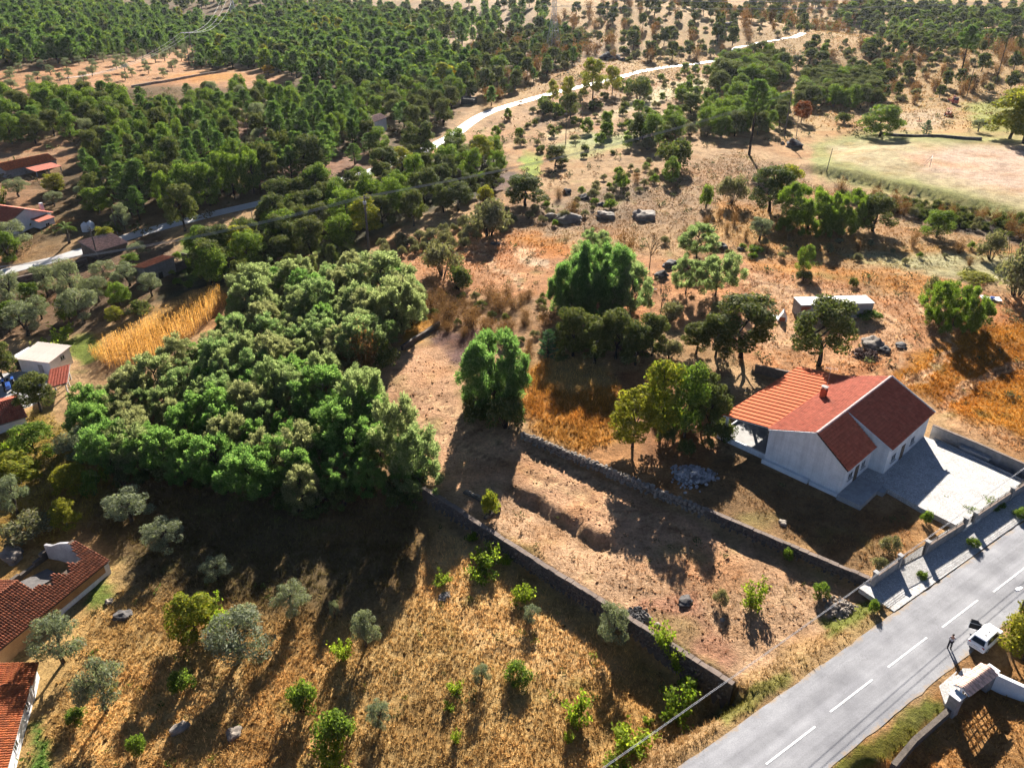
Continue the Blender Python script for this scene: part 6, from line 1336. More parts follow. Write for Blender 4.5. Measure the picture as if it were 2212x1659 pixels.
scatter({'pine': 4, 'fresh': 1}, [(590, 330), (780, 325), (790, 270), (700, 230), (600, 240)], 6.2, (9, 14), {'pine_tree': 'tall pine in the stand before the pale house', 'green_tree': 'green tree in the stand before the pale house'}, 'pine stand before the pale house', (.42, .55), 9)
scatter({'oak': 2.5, 'fresh': 2.5, 'pine': 1.5}, [(0, 330), (0, 235), (250, 225), (290, 250), (270, 300), (120, 300)], 7, (8, 11), {'oak_tree': 'oak in the dark row behind the red barn', 'green_tree': 'green tree in the dark row behind the red barn', 'pine_tree': 'pine in the dark row behind the red barn'}, 'dark row behind the barn', (.7, .9), 10)
scatter({'oak': 1.8, 'broom': 3, 'pine': 2, 'fresh': 1.5}, [(280, 290), (290, 225), (520, 205), (600, 230), (600, 300), (520, 300), (470, 275)], 6.5, (6, 9.5), {'oak_tree': 'oak on the scrubby middle slope', 'broom_shrub': 'grey shrub on the scrubby middle slope', 'pine_tree': 'pine on the scrubby middle slope', 'green_tree': 'light tree on the scrubby middle slope'}, 'scrubby middle slope', (.6, .8), 11, avoid=.7)
scatter({'oak': 2.5, 'pine': 1.5, 'fresh': 2}, [(800, 250), (720, 200), (880, 190), (1000, 215), (960, 275), (900, 290), (860, 270)], 7, (7, 10), {'oak_tree': 'oak in the wood beside the lane bend', 'pine_tree': 'pine in the wood beside the lane bend', 'green_tree': 'green tree in the wood beside the lane bend'}, 'wood at the lane bend', (.65, .85), 12)
scatter(['olive'], [(-40, 196), (-40, 160), (150, 142), (330, 122), (430, 105), (445, 150), (300, 180), (90, 203)], 10, (3.6, 5.2), 'small olive in the orange field below the pine wood', 'olives in the orange field', (.9, 1.1), 13)
scatter({'oak': 1.6, 'fresh': 2, 'pine': 3, 'broom': 3, 'olive': 1}, [(165, 430), (160, 330), (180, 300), (280, 300), (520, 200), (760, 225), (830, 330), (700, 390), (560, 420), (420, 455), (260, 490), (150, 440)], 8.5, (5, 9.5), {'oak_tree': 'oak on the wooded slope above the lane', 'green_tree': 'light green tree on the wooded slope above the lane', 'pine_tree': 'pine on the wooded slope above the lane', 'broom_shrub': 'grey shrub on the wooded slope above the lane', 'olive_tree': 'olive on the wooded slope above the lane'}, 'wooded slope above the lane', (.6, .85), 41, avoid=.9, dens=.75)
scatter({'oak': 2, 'fresh': 2, 'darkbush': 3}, [(400, 600), (480, 510), (620, 450), (760, 405), (700, 480), (600, 560), (500, 640)], 5, (5, 9), {'oak_tree': 'dark oak between the lane and the grove', 'green_tree': 'green tree between the lane and the grove', 'dark_shrub': 'dark shrub between the lane and the grove'}, 'trees between the lane and the grove', (.75, 1), 42, avoid=.7)
scatter({'oak': 2, 'pine': 2, 'fresh': 1.5}, [(280, 488), (450, 447), (600, 408), (720, 372), (700, 345), (560, 385), (430, 420), (280, 455)], 5.2, (8.5, 13), {'oak_tree': 'tall oak shading the lane', 'pine_tree': 'tall pine shading the lane', 'green_tree': 'tall green tree shading the lane'}, 'trees shading the lane', (.5, .75), 43, avoid=.5)
scatter({'darkbush': 4, 'oak': 1}, [(1400, 900), (1480, 870), (1570, 850), (1570, 975), (1500, 1000), (1420, 960)], 2.8, (3.5, 6.5), {'dark_shrub': 'dark undergrowth shrub in the shady row by the carport', 'oak_tree': 'young oak in the shady row by the carport'}, 'shady row by the carport', (.7, 1), 44, avoid=.3)
scatter(['darkbush'], [(1200, 790), (1420, 780), (1430, 750), (1330, 700), (1200, 720)], 3, (4, 7), 'dark shrub under the bright acacia clump', 'shrubs under the bright clump', seed=45, avoid=.2)
rest = []
rest += scatter({'far_dark': 3, 'far_broom': 3, 'far_oak': 2, 'far_brush': 1}, [(1660, 150), (1780, 92), (1900, 95), (1960, 140), (1900, 230), (1730, 160)], 9, (5, 9), 'scrub on the straw slope', 'scrub on the straw slope', (.8, 1.1), 47, limit=0, dens=.6)
rest += scatter({'far_dark': 3, 'far_broom': 3, 'far_fresh': 2}, [(1090, 300), (1180, 230), (1400, 170), (1540, 150), (1560, 230), (1400, 320), (1200, 360)], 9, (3, 6), 'scrub on the meadow banks', 'scrub on the meadow banks', (.8, 1.1), 48, limit=0, dens=.5)
rest += scatter({'far_oak': 3, 'far_pine': 2, 'far_fresh': 1}, [(-200, 14), (2400, 14), (2400, 3), (-200, 3)], 24, (9, 14), 'hazy tree on the skyline slope', 'skyline slope', (.8, 1.1), 46, limit=0)
rest += scatter({'far_pine': 7, 'far_fresh': 2.2, 'far_oak': .3, 'far_yellowing': .2}, [(-90, 158), (150, 138), (330, 118), (425, 100), (440, 50), (300, 30), (-90, 45)], 6.2, (6.5, 13.5), {'pine_tree': 'pine in the dense wood above the orange field', 'green_tree': 'lighter tree in the dense wood above the orange field', 'oak_tree': 'dark oak in the dense wood above the orange field', 'yellowing_tree': 'yellowish tree in the dense wood above the orange field'}, 'dense wood above the orange field', (.45, .9), 14, dens=.9, limit=110)
rest += scatter({'far_pine': 7, 'far_fresh': 2.2, 'far_oak': .3, 'far_yellowing': .2}, [(430, 150), (560, 150), (660, 175), (800, 200), (1000, 205), (1010, 150), (900, 90), (700, 40), (530, 40), (450, 70)], 6.2, (6.5, 13.5), {'pine_tree': 'pine in the dense wood above the lane bend', 'green_tree': 'lighter tree in the dense wood above the lane bend', 'oak_tree': 'dark oak in the dense wood above the lane bend', 'yellowing_tree': 'yellowish tree in the dense wood above the lane bend'}, 'dense wood above the lane bend', (.45, .9), 15, dens=.9, limit=120)
rest += scatter({'far_pine': 3, 'far_oak': 3, 'far_fresh': 1}, [(-100, 42), (300, 28), (520, 20), (700, 36), (900, 85), (1000, 100), (1180, 80), (1180, 10), (700, 4), (-100, 6)], 15, (9, 13), {'pine_tree': 'hazy pine on the far slope', 'green_tree': 'hazy light tree on the far slope', 'oak_tree': 'hazy oak on the far slope'}, 'far slope', (.6, .8), 16, limit=25)
rest += scatter({'far_oak': 4, 'far_broom': 3, 'far_brush': 2, 'far_pine': 1.2}, [(1010, 210), (1010, 110), (1190, 60), (1260, 110), (1230, 150), (1100, 200), (1060, 235)], 6.3, (6, 11), {'oak_tree': 'oak on the hillside above the lane', 'broom_shrub': 'grey shrub on the hillside above the lane', 'dry_shrub': 'leafless tree on the hillside above the lane', 'pine_tree': 'pine on the hillside above the lane'}, 'hillside above the lane', (.6, .8), 17, limit=22)
rest += scatter({'far_oak': 3, 'far_broom': 3, 'far_brush': 3, 'far_dark': 2}, [(1250, 120), (1190, 50), (1300, 10), (1800, 10), (1900, 60), (1700, 75), (1560, 120), (1400, 140)], 9.5, (6, 12), {'oak_tree': 'oak on the golden far hillside', 'broom_shrub': 'grey shrub on the golden far hillside', 'dry_shrub': 'leafless brown tree on the golden far hillside', 'dark_shrub': 'dark shrub on the golden far hillside'}, 'golden far hillside', (.6, .85), 18, limit=22, dens=.9)
rest += scatter({'far_oak': 4, 'far_fresh': 3, 'far_broom': 1}, [(1800, 45), (1900, 15), (2300, 15), (2300, 60), (2200, 85), (1950, 90), (1880, 75)], 9.5, (7, 11), {'oak_tree': 'hazy oak in the far valley', 'green_tree': 'hazy light green tree in the far valley', 'broom_shrub': 'hazy shrub in the far valley'}, 'far valley', (.8, 1.1), 19, limit=25)
rest += scatter({'far_oak': 4, 'far_fresh': 2, 'far_dark': 2}, [(1760, 120), (1900, 100), (2060, 95), (2060, 120), (1900, 130)], 9, (5, 8), {'oak_tree': 'oak in the green belt beyond the straw slope', 'green_tree': 'light tree in the green belt beyond the straw slope', 'dark_shrub': 'dark shrub in the green belt beyond the straw slope'}, 'green belt beyond the straw', (.8, 1.1), 20, limit=16)
scatter({'oak': 4, 'fresh': 1}, [(1720, 240), (1890, 236), (1900, 165), (1740, 170)], 5.4, (6.5, 9.5), {'oak_tree': 'oak in the copse beyond the sports ground', 'green_tree': 'lighter tree in the copse beyond the sports ground'}, 'copse beyond the sports ground', (.75, .95), 21)
scatter({'oak': 4, 'fresh': 2}, [(1540, 205), (1550, 150), (1650, 125), (1700, 160), (1670, 200)], 6, (8, 12), {'oak_tree': 'oak in the clump where the lane bends away', 'green_tree': 'green tree in the clump where the lane bends away'}, 'clump where the lane bends', (.8, 1.0), 22)
scatter({'oak': 2, 'fresh': 3, 'broom': 3}, [(1480, 300), (1400, 330), (1370, 300), (1500, 250), (1600, 215), (1680, 225), (1700, 280), (1600, 300)], 5.2, (6, 10), {'oak_tree': 'oak on the bushy slope below the power pole', 'green_tree': 'green tree on the bushy slope below the power pole', 'broom_shrub': 'grey shrub on the bushy slope below the power pole'}, 'bushy slope below the power pole', (.75, 1), 23, avoid=.8)
scatter({'broom': 5, 'greenbush': 2, 'brush': 1}, [(1080, 460), (1230, 420), (1400, 350), (1440, 390), (1330, 450), (1200, 495)], 4.2, (3, 5.5), {'broom_shrub': 'grey broom among the boulders', 'green_shrub': 'green shrub among the boulders', 'dry_shrub': 'dry shrub among the boulders'}, 'scrub among the boulders', seed=24, dens=.8, avoid=.7)
scatter({'broom': 5, 'greenbush': 2, 'brush': 2}, [(1420, 520), (1560, 470), (1700, 520), (2240, 540), (2240, 585), (1800, 560), (1500, 560)], 5, (2.2, 4.4), {'broom_shrub': 'grey scrub on the rough strip below the bank', 'green_shrub': 'green scrub on the rough strip below the bank', 'dry_shrub': 'dry scrub on the rough strip below the bank'}, 'rough strip below the bank', seed=25, dens=.7)
scatter({'darkbush': 4, 'broom': 2, 'brush': 1}, [(1800, 415), (1960, 440), (2260, 490), (2260, 530), (1960, 470), (1820, 435)], 2.0, (3.0, 5.5), {'dark_shrub': 'dark bramble on the sports ground bank', 'broom_shrub': 'grey bramble on the sports ground bank', 'dry_shrub': 'dry bramble on the sports ground bank'}, 'brambles on the bank', seed=26)
rest += scatter({'far_oak': 2, 'far_broom': 3, 'far_brush': 3, 'far_dark': 2}, [(1900, 150), (1960, 110), (2240, 80), (2240, 190), (2100, 205), (1950, 230)], 7.5, (5, 9.5), {'oak_tree': 'oak on the burnt slope beyond the machines', 'broom_shrub': 'grey shrub on the burnt slope beyond the machines', 'dry_shrub': 'burnt leafless tree on the slope beyond the machines', 'dark_shrub': 'dark shrub on the burnt slope beyond the machines'}, 'burnt slope beyond the machines', seed=27, dens=.8, limit=30)
scatter({'far_broom': 3, 'far_fresh': 1.5, 'far_dark': 1}, [(1060, 310), (1100, 250), (1330, 205), (1500, 160), (1540, 210), (1440, 260), (1300, 260), (1150, 320)], 11, (4, 7), {'broom_shrub': 'grey shrub on the meadow slope below the lane', 'green_tree': 'thin green tree on the meadow slope below the lane', 'dark_shrub': 'dark shrub on the meadow slope below the lane'}, 'meadow slope below the lane', seed=28, dens=.6)
scatter({'greenbush': 3, 'vine': 2, 'darkbush': 2}, [(380, 560), (470, 500), (520, 540), (430, 630), (360, 620)], 3.6, (2.5, 4.5), {'green_shrub': 'green shrub in the garden behind the block shed', 'vine': 'lime vine in the garden behind the block shed', 'dark_shrub': 'dark shrub in the garden behind the block shed'}, 'garden behind the block shed', seed=29)
mass('far_woods', 'far wooded slopes fading into haze', rest)
print('PLANTS rest', len(rest), 'objects', len(bpy.data.objects))
# ---------------------------------------------------------------- rocks, heaps, ruins of walls
ROCK = [rockmesh('boulder', MAT['rock'], 50 + k, 3, .6, .6, 7) for k in range(4)]; DROCK = [rockmesh('boulder', MAT['darkrock'], 70 + k, 3, .65, .6, 7) for k in range(4)]
def boulder(px_, py_, wpx, label, dark=False, zs=1.0, group=None, rz=None):
    p = at(px_, py_); r_ = wpx * mpp(p) / 2; rr_ = random.Random(int(px_ * 7 + py_)); o = obj('boulder', rr_.choice(DROCK if dark else ROCK), None, (p.x, p.y, p.z + r_ * .18), (0, 0, rr_.uniform(0, 6.3) if rz is None else rz), (r_, r_ * .8, r_ * zs)); return tag(o, label, 'boulder', group)
for a in [(28, 1205, 56, 'big brown boulder with black shade behind the ruined house', False, 1.3), (265, 1330, 40, 'dark flat boulder in the straw near the ruin', True, .6), (235, 1300, 20, 'small rock on the bare soil near the ruin'), (390, 1575, 40, 'pale boulder at the tip of the big olive shadow'), (505, 1585, 40, 'round brown boulder in the straw near the bottom edge'), (960, 1290, 30, 'low dark rock in the upper straw', True, .5),
          (1713, 318, 36, 'black round boulder beside the power pole', True, 1.0), (1690, 312, 12, 'small black rock beside the round one', True), (1390, 470, 60, 'long grey whale backed boulder on the slope', False, .7), (1310, 470, 40, 'grey boulder beside the whale backed one'), (1225, 478, 60, 'tilted grey slab boulder in the scrub', False, .7), (1190, 470, 30, 'rock leaning on the tilted slab'), (1262, 430, 28, 'dark rock above the tilted slab', True), (1225, 418, 24, 'dark rock under the green sapling', True), (1300, 445, 20, 'dark stone between the grey boulders', True),
          (925, 530, 26, 'dark rock in the bare soil above the brown bush', True), (900, 540, 16, 'small dark rock next to the first', True), (880, 530, 10, 'tiny rock at the hedge', True), (1070, 528, 22, 'flat black rock by the orange grass', True, .6), (1450, 575, 44, 'dark boulder behind the bright clump', True, .8), (1430, 598, 30, 'dark boulder in front of the other behind the clump', True), (1470, 590, 16, 'small dark stone beside the two dark boulders', True), (1560, 535, 30, 'dark rock by the lime low bush', True), (1600, 540, 16, 'grey rock by the lime low bush'),
          (1885, 748, 56, 'pale pointed boulder in the field behind the house', False, .9), (1912, 758, 30, 'dark boulder touching the pale pointed one', True, .9), (1945, 748, 30, 'flat dark rock past the pale boulder', True, .5), (1335, 1345, 30, 'pale block at the wall by the olive'), (1395, 1335, 30, 'brown stone on the bare soil by the wall'), (1420, 1350, 16, 'small stone on the bare soil by the wall'), (1480, 1300, 36, 'dark slab over a hole in the bare plot', True, .6),
          (1690, 1000 + 130, 20, 'loose stone at the foot of the masonry wall'), (1560, 1340, 14, 'stone in the bare plot'), (1310, 130, 30, 'black rock group on the golden hillside', True, 1.1), (1330, 128, 24, 'black rock on the golden hillside', True, 1.1), (1345, 132, 16, 'third black rock on the golden hillside', True), (1650, 140, 30, 'dark rock above the lane', True), (1680, 28, 30, 'hazy dark rock near the skyline', True), (1575, 60, 26, 'dark rock on the far slope', True), (1900, 175, 26, 'grey rock on the straw slope'), (1555, 1505, 20, 'brown block at the end of the pit wall'), (1590, 1520, 16, 'dark stump like rock on the verge', True)]: boulder(*a)
def heap(name, px_, py_, wpx, dpx, n, hgt, matk, label, cat, part, size):
    p = at(px_, py_); k = mpp(p); w_, d_ = wpx * k / 2, dpx * k / 2 / math.sin(.6); o = empty(name, p, 0, label, cat); rr_ = random.Random(n)
    ms = [rockmesh(part, MAT[matk], 200 + i + n, 1, .7) for i in range(4)]
    b = rockmesh('mound', MAT[matk], n, 3, 1, .2); q = obj('mound', b, o, (0, 0, -.1)); q.scale = (w_ * .9, d_ * .9, hgt * .8)
    for i in range(n):
        a = rr_.uniform(0, 6.28); r_ = math.sqrt(rr_.random()) * (1 + .22 * math.sin(3 * a + n) + (.5 * rr_.random() if rr_.random() < .12 else 0)); s = size * rr_.uniform(.6, 1.4); t_ = obj(part, rr_.choice(ms), o, (math.cos(a) * r_ * w_, math.sin(a) * r_ * d_, hgt * .85 * max(0, 1 - r_ * r_) ** .7 + .04), (rr_.uniform(0, 6), rr_.uniform(0, 6), 0)); t_.scale = (s, s, s)
heap('rubble_pile', 1497, 1030, 96, 44, 240, .9, 'rubble', 'pale heap of broken stone beside the house terrace', 'rubble', 'stone', .2)
heap('brick_pile', 1870, 768, 60, 34, 180, .8, 'darkbrick', 'dark heap of old bricks behind the red roofed house', 'brick pile', 'brick', .2)
heap('stone_heap', 1815, 1318, 70, 40, 90, .6, 'rock', 'heap of fallen wall stones by the fence pillar', 'stone heap', 'stone', .26)
heap('stone_heap', 1380, 1330, 50, 30, 50, .4, 'darkrock', 'broken stones at the gap of the long wall', 'stone heap', 'stone', .25)
# collapsed stone cistern beside the driveway
p = at(1045, 1085); ci = empty('stone_cistern', p, R(-35), 'broken stone cistern beside the driveway and the grove corner', 'cistern')
part_box('wall', MAT['masonry'], ci, -3.0, -.3, -1.6, 2.4, .3, .5); part_box('wall', MAT['masonry'], ci, 1.9, -2.6, -1.6, 2.4, -.31, .3); part_box('wall', MAT['masonry'], ci, -3.0, -2.4, -1.6, -2.5, -.31, -.1); part_box('floor', MAT['dark'], ci, -2.49, -2.4, -1.5, 1.89, -.31, -1.2)
stone_run(ci, 5.0, lambda x: 0, (.6,), .3, STONE, 0, 77); 
for c_ in list(ci.children):
    if c_.name.startswith('stone'): c_.location.x -= 2.8
T('yellowbush', 1060, 1118, 1060, 40, 'yellow sapling inside the broken cistern')
# ---------------------------------------------------------------- poles, pylons and lines
def wire(a, b, sag, r, label, group):
    a, b = Vector(a), Vector(b); pts = [a.lerp(b, k / 24) - Vector((0, 0, sag * 4 * (k / 24) * (1 - k / 24))) for k in range(25)]
    o = MB().tube(pts, [r] * 25, 4).build('wire', MAT['wire']); tag(o, label, 'wire', group)
def pole(name, px_, py_, h, r, label, arm=1.2, mat='pole', rz=0.0, cat='pole', lean=(0, 0)):
    p = at(px_, py_); o = empty(name, p, rz, label, cat); MB().bar((0, 0, -.5), (lean[0], lean[1], h), r * 1.3, r * .75, 8).build('shaft', MAT[mat], o)
    if arm:
        MB().box(-arm, -.06, h - .7, arm, .06, h - .55).build('crossarm', MAT['wood'], o)
        for x in (-arm * .9, 0, arm * .9): MB().lathe([(.05, 0), (.09, .06), (.05, .12), (.07, .2), (.02, .26)], 6, (x, 0, h - .55)).build('insulator', MAT['concrete'], o)
    return o, p
P1o, p1 = pole('power_pole', 797, 540, 12.4, .24, 'tall wooden power pole above the grove hedge', 1.1)
MB().box(-.35, -.3, 10.4, .35, .1, 11.1).build('switch_box', MAT['metal'], P1o)
P2o, p2 = pole('power_pole', 1694, 298, height_to(at(1694, 298), 198), .2, 'power pole beside the black boulder and tall pine', 1.1)
MB().bar((.1, 0, 10), (4.5, -3.5, -.2), .03, n=4).build('stay', MAT['wire'], P2o)
P3o, p3 = pole('field_pole', 1785, 372, 6.6, .1, 'leaning bare pole at the corner of the sports ground', 0, lean=(.5, 0)); P4o, p4 = pole('stay_pole', 1720, 296, 7, .1, 'thin pole leaning on the power pole', 0, lean=(-.2, .5))
pole('lane_pole', 1222, 310, 10, .12, 'thin pole on the meadow below the lane', .5); pole('lane_pole', 1257, 268, 8, .1, 'thin pole beside the lane curve', 0); pole('lane_pole', 548, 355, 8, .12, 'pole on the red soil among the pines', 0); pole('lane_pole', 160, 222, 10, .14, 'pole at the low end of the lines over the orange field', .6); pole('lane_pole', 212, 560, 7.5, .14, 'dark pole at the corner of the worn tiled cottage', .6); pole('lane_pole', 255, 508, 6.5, .12, 'pole by the water tanks', 0); pole('lane_pole', 553, 520, 7, .12, 'pole in the lane shadow beside the dark oak', 0)
pole('burnt_trunk', 2150, 182, 20, .22, 'tall bare burnt trunk on the far slope', 0, 'darkbark'); pole('burnt_trunk', 2088, 210, 15, .14, 'thin bare burnt trunk near the machines', 0, 'darkbark')
for z, s in ((11.9, 0), (11.9, 1.0), (11.9, -1.0)):
    wire(p1 + Vector((s, 0, z + .2)), p2 + Vector((s, 0, height_to(p2, 198) - .4)), 2.4, .035, 'power line sagging between the two wooden power poles', 'lines between the wooden power poles')
    q = at(-200, 690) + Vector((0, 0, 9)); wire(p1 + Vector((s, 0, z + .2)), q + Vector((s, 0, 0)), 2.5, .03, 'power line running from the grove pole to the gardens', 'lines from the grove pole to the gardens')
def pylon(p, h, label, rz=.5):
    o = empty('lattice_pylon', p, rz, label, 'pylon'); b0, b1 = h * .10, h * .028; L = []; lv = [0, .18, .34, .48, .6, .7, .79, .87, .94, 1]
    f = MB(); w_ = lambda t_: (b0 * (1 - t_ / .62) + b1 * t_ / .62 if t_ < .62 else b1) 
    for i in range(len(lv) - 1):
        a, c_ = lv[i], lv[i + 1]; wa, wc = w_(a), w_(c_); A = [(sx * wa, sy * wa, a * h) for sx, sy in ((1, 1), (-1, 1), (-1, -1), (1, -1))]; B = [(sx * wc, sy * wc, c_ * h) for sx, sy in ((1, 1), (-1, 1), (-1, -1), (1, -1))]
        for k in range(4): f.bar(A[k], B[k], .11, n=4); f.bar(A[k], B[(k + 1) % 4], .07, n=3); f.bar(A[(k + 1) % 4], B[k], .07, n=3); f.bar(B[k], B[(k + 1) % 4], .06, n=3)
    f.build('tower', MAT['wire'], o)
    for z, l in ((.72, .2), (.84, .25), (.96, .18)):
        g = MB()
        for s in (-1, 1): g.bar((s * b1, 0, z * h), (s * l * h, 0, z * h + .3), .1, .06, 4); g.bar((s * b1, 0, z * h + .07 * h), (s * l * h, 0, z * h + .35), .07, .05, 3)
        g.build('crossarm', MAT['wire'], o)
    return o
pa = at(1195, 112); pb = at(508, 54); pylon(pa, 34, 'steel lattice pylon on the hillside above the lane'); pylon(pb, 30, 'steel lattice pylon in the gap of the pine wood', .1)
hp = at(416, 142); hf = empty('frame_pole', hp, R(15), 'twin legged power pole at the corner of the orange field', 'pole')
for s in (-1.4, 1.4): MB().bar((s, 0, -.5), (s * .8, 0, 17), .22, .15, 7).build('leg', MAT['pole'], hf)
MB().box(-3.2, -.12, 16.2, 3.2, .12, 16.45).build('crossarm', MAT['metal'], hf); MB().bar((-1.3, 0, 4), (1.2, 0, 14), .07, n=4).build('brace', MAT['pole'], hf)
for s in (-3, 0, 3):
    wire(hp + Vector((s, 0, 16.6)), pb + Vector((s * 1.6, 0, 26)), 9, .04, 'high voltage line over the pine wood', 'high voltage lines over the pine wood')
    wire(hp + Vector((s, 0, 16.6)), at(160, 222) + Vector((s * .3, 0, 9.5)), 4, .03, 'high voltage line falling across the orange field', 'high voltage lines across the orange field')
for k, s in enumerate((-7, 7)):
    for z in (25, 29, 33): wire(pa + Vector((s * .6, s * .4, z)), Vector((560, 520 + s, z + 26)), 10, .06, 'high voltage line crossing the golden hillside', 'high voltage lines over the golden hillside')
# telephone cables along the near fence
c0, c1 = Vector((*flat(1270, 1700, 5.0), 4.6)), Vector((*flat(2330, 905, 6.0), 5.6))
a_, b_ = np.array(flat(1523, 1500, 4.6)), np.array(flat(2180, 1032, 4.6)); c0 = Vector((*(a_ + (a_ - b_) * .9), 5.2)); c1 = Vector((*(b_ + (b_ - a_) * .9), 5.2))
for z, s in ((0, 0), (.35, .12)): wire(c0 + Vector((s, 0, z)), c1 + Vector((s, 0, z)), 1.1, .02, 'telephone cable strung along the road fence', 'telephone cables along the road fence')
for q, lb in ((c0, 'telephone pole down the road'), (c1, 'telephone pole up the road')):
    o = empty('telephone_pole', (q.x, q.y, -.7), 0, lb, 'pole'); MB().bar((0, 0, -.5), (0, 0, q.z + 1.3), .13, .1, 8).build('shaft', MAT['pole'], o)
# street lamp by the car
lb_ = Vector((47.9, 54.6, -.7)); lo = empty('street_lamp', lb_, R(115), 'grey street lamp rising from the yellow green tree by the car', 'street lamp'); MB().bar((0, 0, -.4), (0, 0, 7.2), .13, .09, 8).build('shaft', MAT['pole'], lo)
MB().bar((0, 0, 6.9), (0, 1.5, 7.5), .035, n=6).build('arm', MAT['metal'], lo); MB().prism([(-.13, 1.45), (.13, 1.45), (.18, 2.0), (.1, 2.3), (-.1, 2.3), (-.18, 2.0)], 7.44, 7.6).build('lamp_head', MAT['white'], lo)
# ---------------------------------------------------------------- parked car
MAT['carpaint'] = simple('white_car_paint', (.82, .82, .83), .25, (.76, .76, .77), .3, .05, spec=.5); MAT['carblack'] = simple('black_trim', (.02, .02, .022), .5, var=.2); MAT['redlamp'] = simple('tail_lamp_red', (.35, .02, .02), .2, var=.1, spec=.5); MAT['plate'] = simple('number_plate', (.8, .8, .78), .4, var=.05)
u_ = ROAD.d; cang = math.atan2(u_[1], u_[0]); cc = (np.array([43.9, 53.35]) + u_ * 2.0); cr = empty('parked_car', (cc[0], cc[1], -.58), cang + R(2), 'white parked hatchback with its front door open beside the road', 'car')
def loft(secs, mat, name, parent, smooth=True):
    n = len(secs[0]); V = [p for s in secs for p in s]; F = [(i * n + k, i * n + (k + 1) % n, (i + 1) * n + (k + 1) % n, (i + 1) * n + k) for i in range(len(secs) - 1) for k in range(n)] + [tuple(range(n))[::-1], tuple(range((len(secs) - 1) * n, len(secs) * n))]
    return MB().add(V, F).build(name, mat, parent)
def sec(x, hw_, zb, zt, tuck=.85): return [(x, -hw_ * .9, zb), (x, -hw_, zb + .18), (x, -hw_ * .99, zt - .12), (x, -hw_ * tuck, zt), (x, hw_ * tuck, zt), (x, hw_ * .99, zt - .12), (x, hw_, zb + .18), (x, hw_ * .9, zb)]
body = loft([sec(-2.0, .74, .38, .80), sec(-1.93, .82, .26, .93), sec(-1.3, .845, .2, .98), sec(0, .85, .2, .96), sec(.9, .85, .2, .94), sec(1.5, .82, .22, .86), sec(1.9, .74, .26, .74), sec(2.02, .62, .34, .62)], MAT['carpaint'], 'body', cr)
rsec = lambda x, hw_, z0, z1, hw2: [(x, -hw_, z0), (x, -hw2, z1 - .05), (x, -hw2 * .9, z1), (x, hw2 * .9, z1), (x, hw2, z1 - .05), (x, hw_, z0)]
loft([rsec(-1.88, .72, .93, .96, .70), rsec(-1.5, .74, .95, 1.42, .60), rsec(-1.1, .75, .95, 1.48, .60), rsec(.2, .75, .94, 1.47, .60), rsec(.55, .75, .93, 1.38, .58), rsec(1.25, .72, .9, .93, .70)], MAT['carpaint'], 'cabin', cr)
MB().slab((-1.895, -.60, 1.0), (-1.895, .60, 1.0), (-1.585, .50, 1.37), (-1.585, -.50, 1.37), -.02).build('rear_window', MAT['glass'], cr); MB().bar((-1.91, 0, 1.0), (-1.74, .28, 1.2), .012, n=4).build('wiper', MAT['carblack'], cr)
MB().slab((1.22, .60, .97), (1.22, -.60, .97), (.63, -.50, 1.37), (.63, .50, 1.37), -.02).build('windscreen', MAT['glass'], cr)
for s in (-1, 1):
    MB().slab((-1.45, s * .755, 1.0), (.75, s * .755, .98), (.3, s * .625, 1.40), (-1.3, s * .625, 1.40), -.015 * s).build('side_window', MAT['glass'], cr)
    MB().box(-1.995, s * .62 - .1, .70, -1.90, s * .62 + .1, .90).build('tail_lamp', MAT['redlamp'], cr); MB().box(1.88, s * .55 - .14, .56, 1.98, s * .55 + .14, .70).build('headlight', MAT['plate'], cr)
    MB().box(.62, s * .93 - .1, .98, .76, s * .93 + .1, 1.1).build('mirror', MAT['carblack'], cr)
    for x in (-1.25, 1.25):
        wq = MB(); wq.bar((0, -.09, 0), (0, .09, 0), .30, n=16).build('tyre', MAT['rubber'], cr, (x, s * .76, .30)); 
        MB().bar((0, -.1, 0), (0, .1, 0), .18, n=10).build('rim', MAT['metal'], cr, (x, s * .765, .30))
MB().box(-2.06, -.72, .36, -1.96, .72, .52).build('bumper', MAT['carpaint'], cr); MB().box(-2.07, -.26, .60, -2.0, .26, .71).build('number_plate', MAT['plate'], cr)
for x in (-.9, -.2): MB().box(x, -.2, 1.485, x + .12, -.1, 1.51).build('roof_fitting', MAT['carblack'], cr)
dr = empty('open_door', (0, 0, 0)); dr.parent = cr; dr.location = (.75, .86, 0); dr.rotation_euler = (0, 0, R(180 - 62))
MB().box(0, -.03, .28, 1.05, .03, .95).build('door_panel', MAT['carpaint'], dr)
wf = MB().bar((.05, 0, .95), (.42, 0, 1.38), .025, n=4).bar((.42, 0, 1.38), (1.0, 0, 1.38), .025, n=4).bar((1.0, 0, 1.38), (1.05, 0, .95), .025, n=4).build('window_frame', MAT['carblack'], dr); MB().add([(.1, 0, .95), (1.0, 0, .95), (.97, 0, 1.36), (.43, 0, 1.36), (.1, .012, .95), (1.0, .012, .95), (.97, .012, 1.36), (.43, .012, 1.36)], [(0, 1, 2, 3), (7, 6, 5, 4), (0, 4, 5, 1), (1, 5, 6, 2), (2, 6, 7, 3), (3, 7, 4, 0)]).build('door_window', MAT['glass'], dr); MB().box(.03, .032, .3, 1.0, .05, .9).build('door_trim', MAT['carblack'], dr)
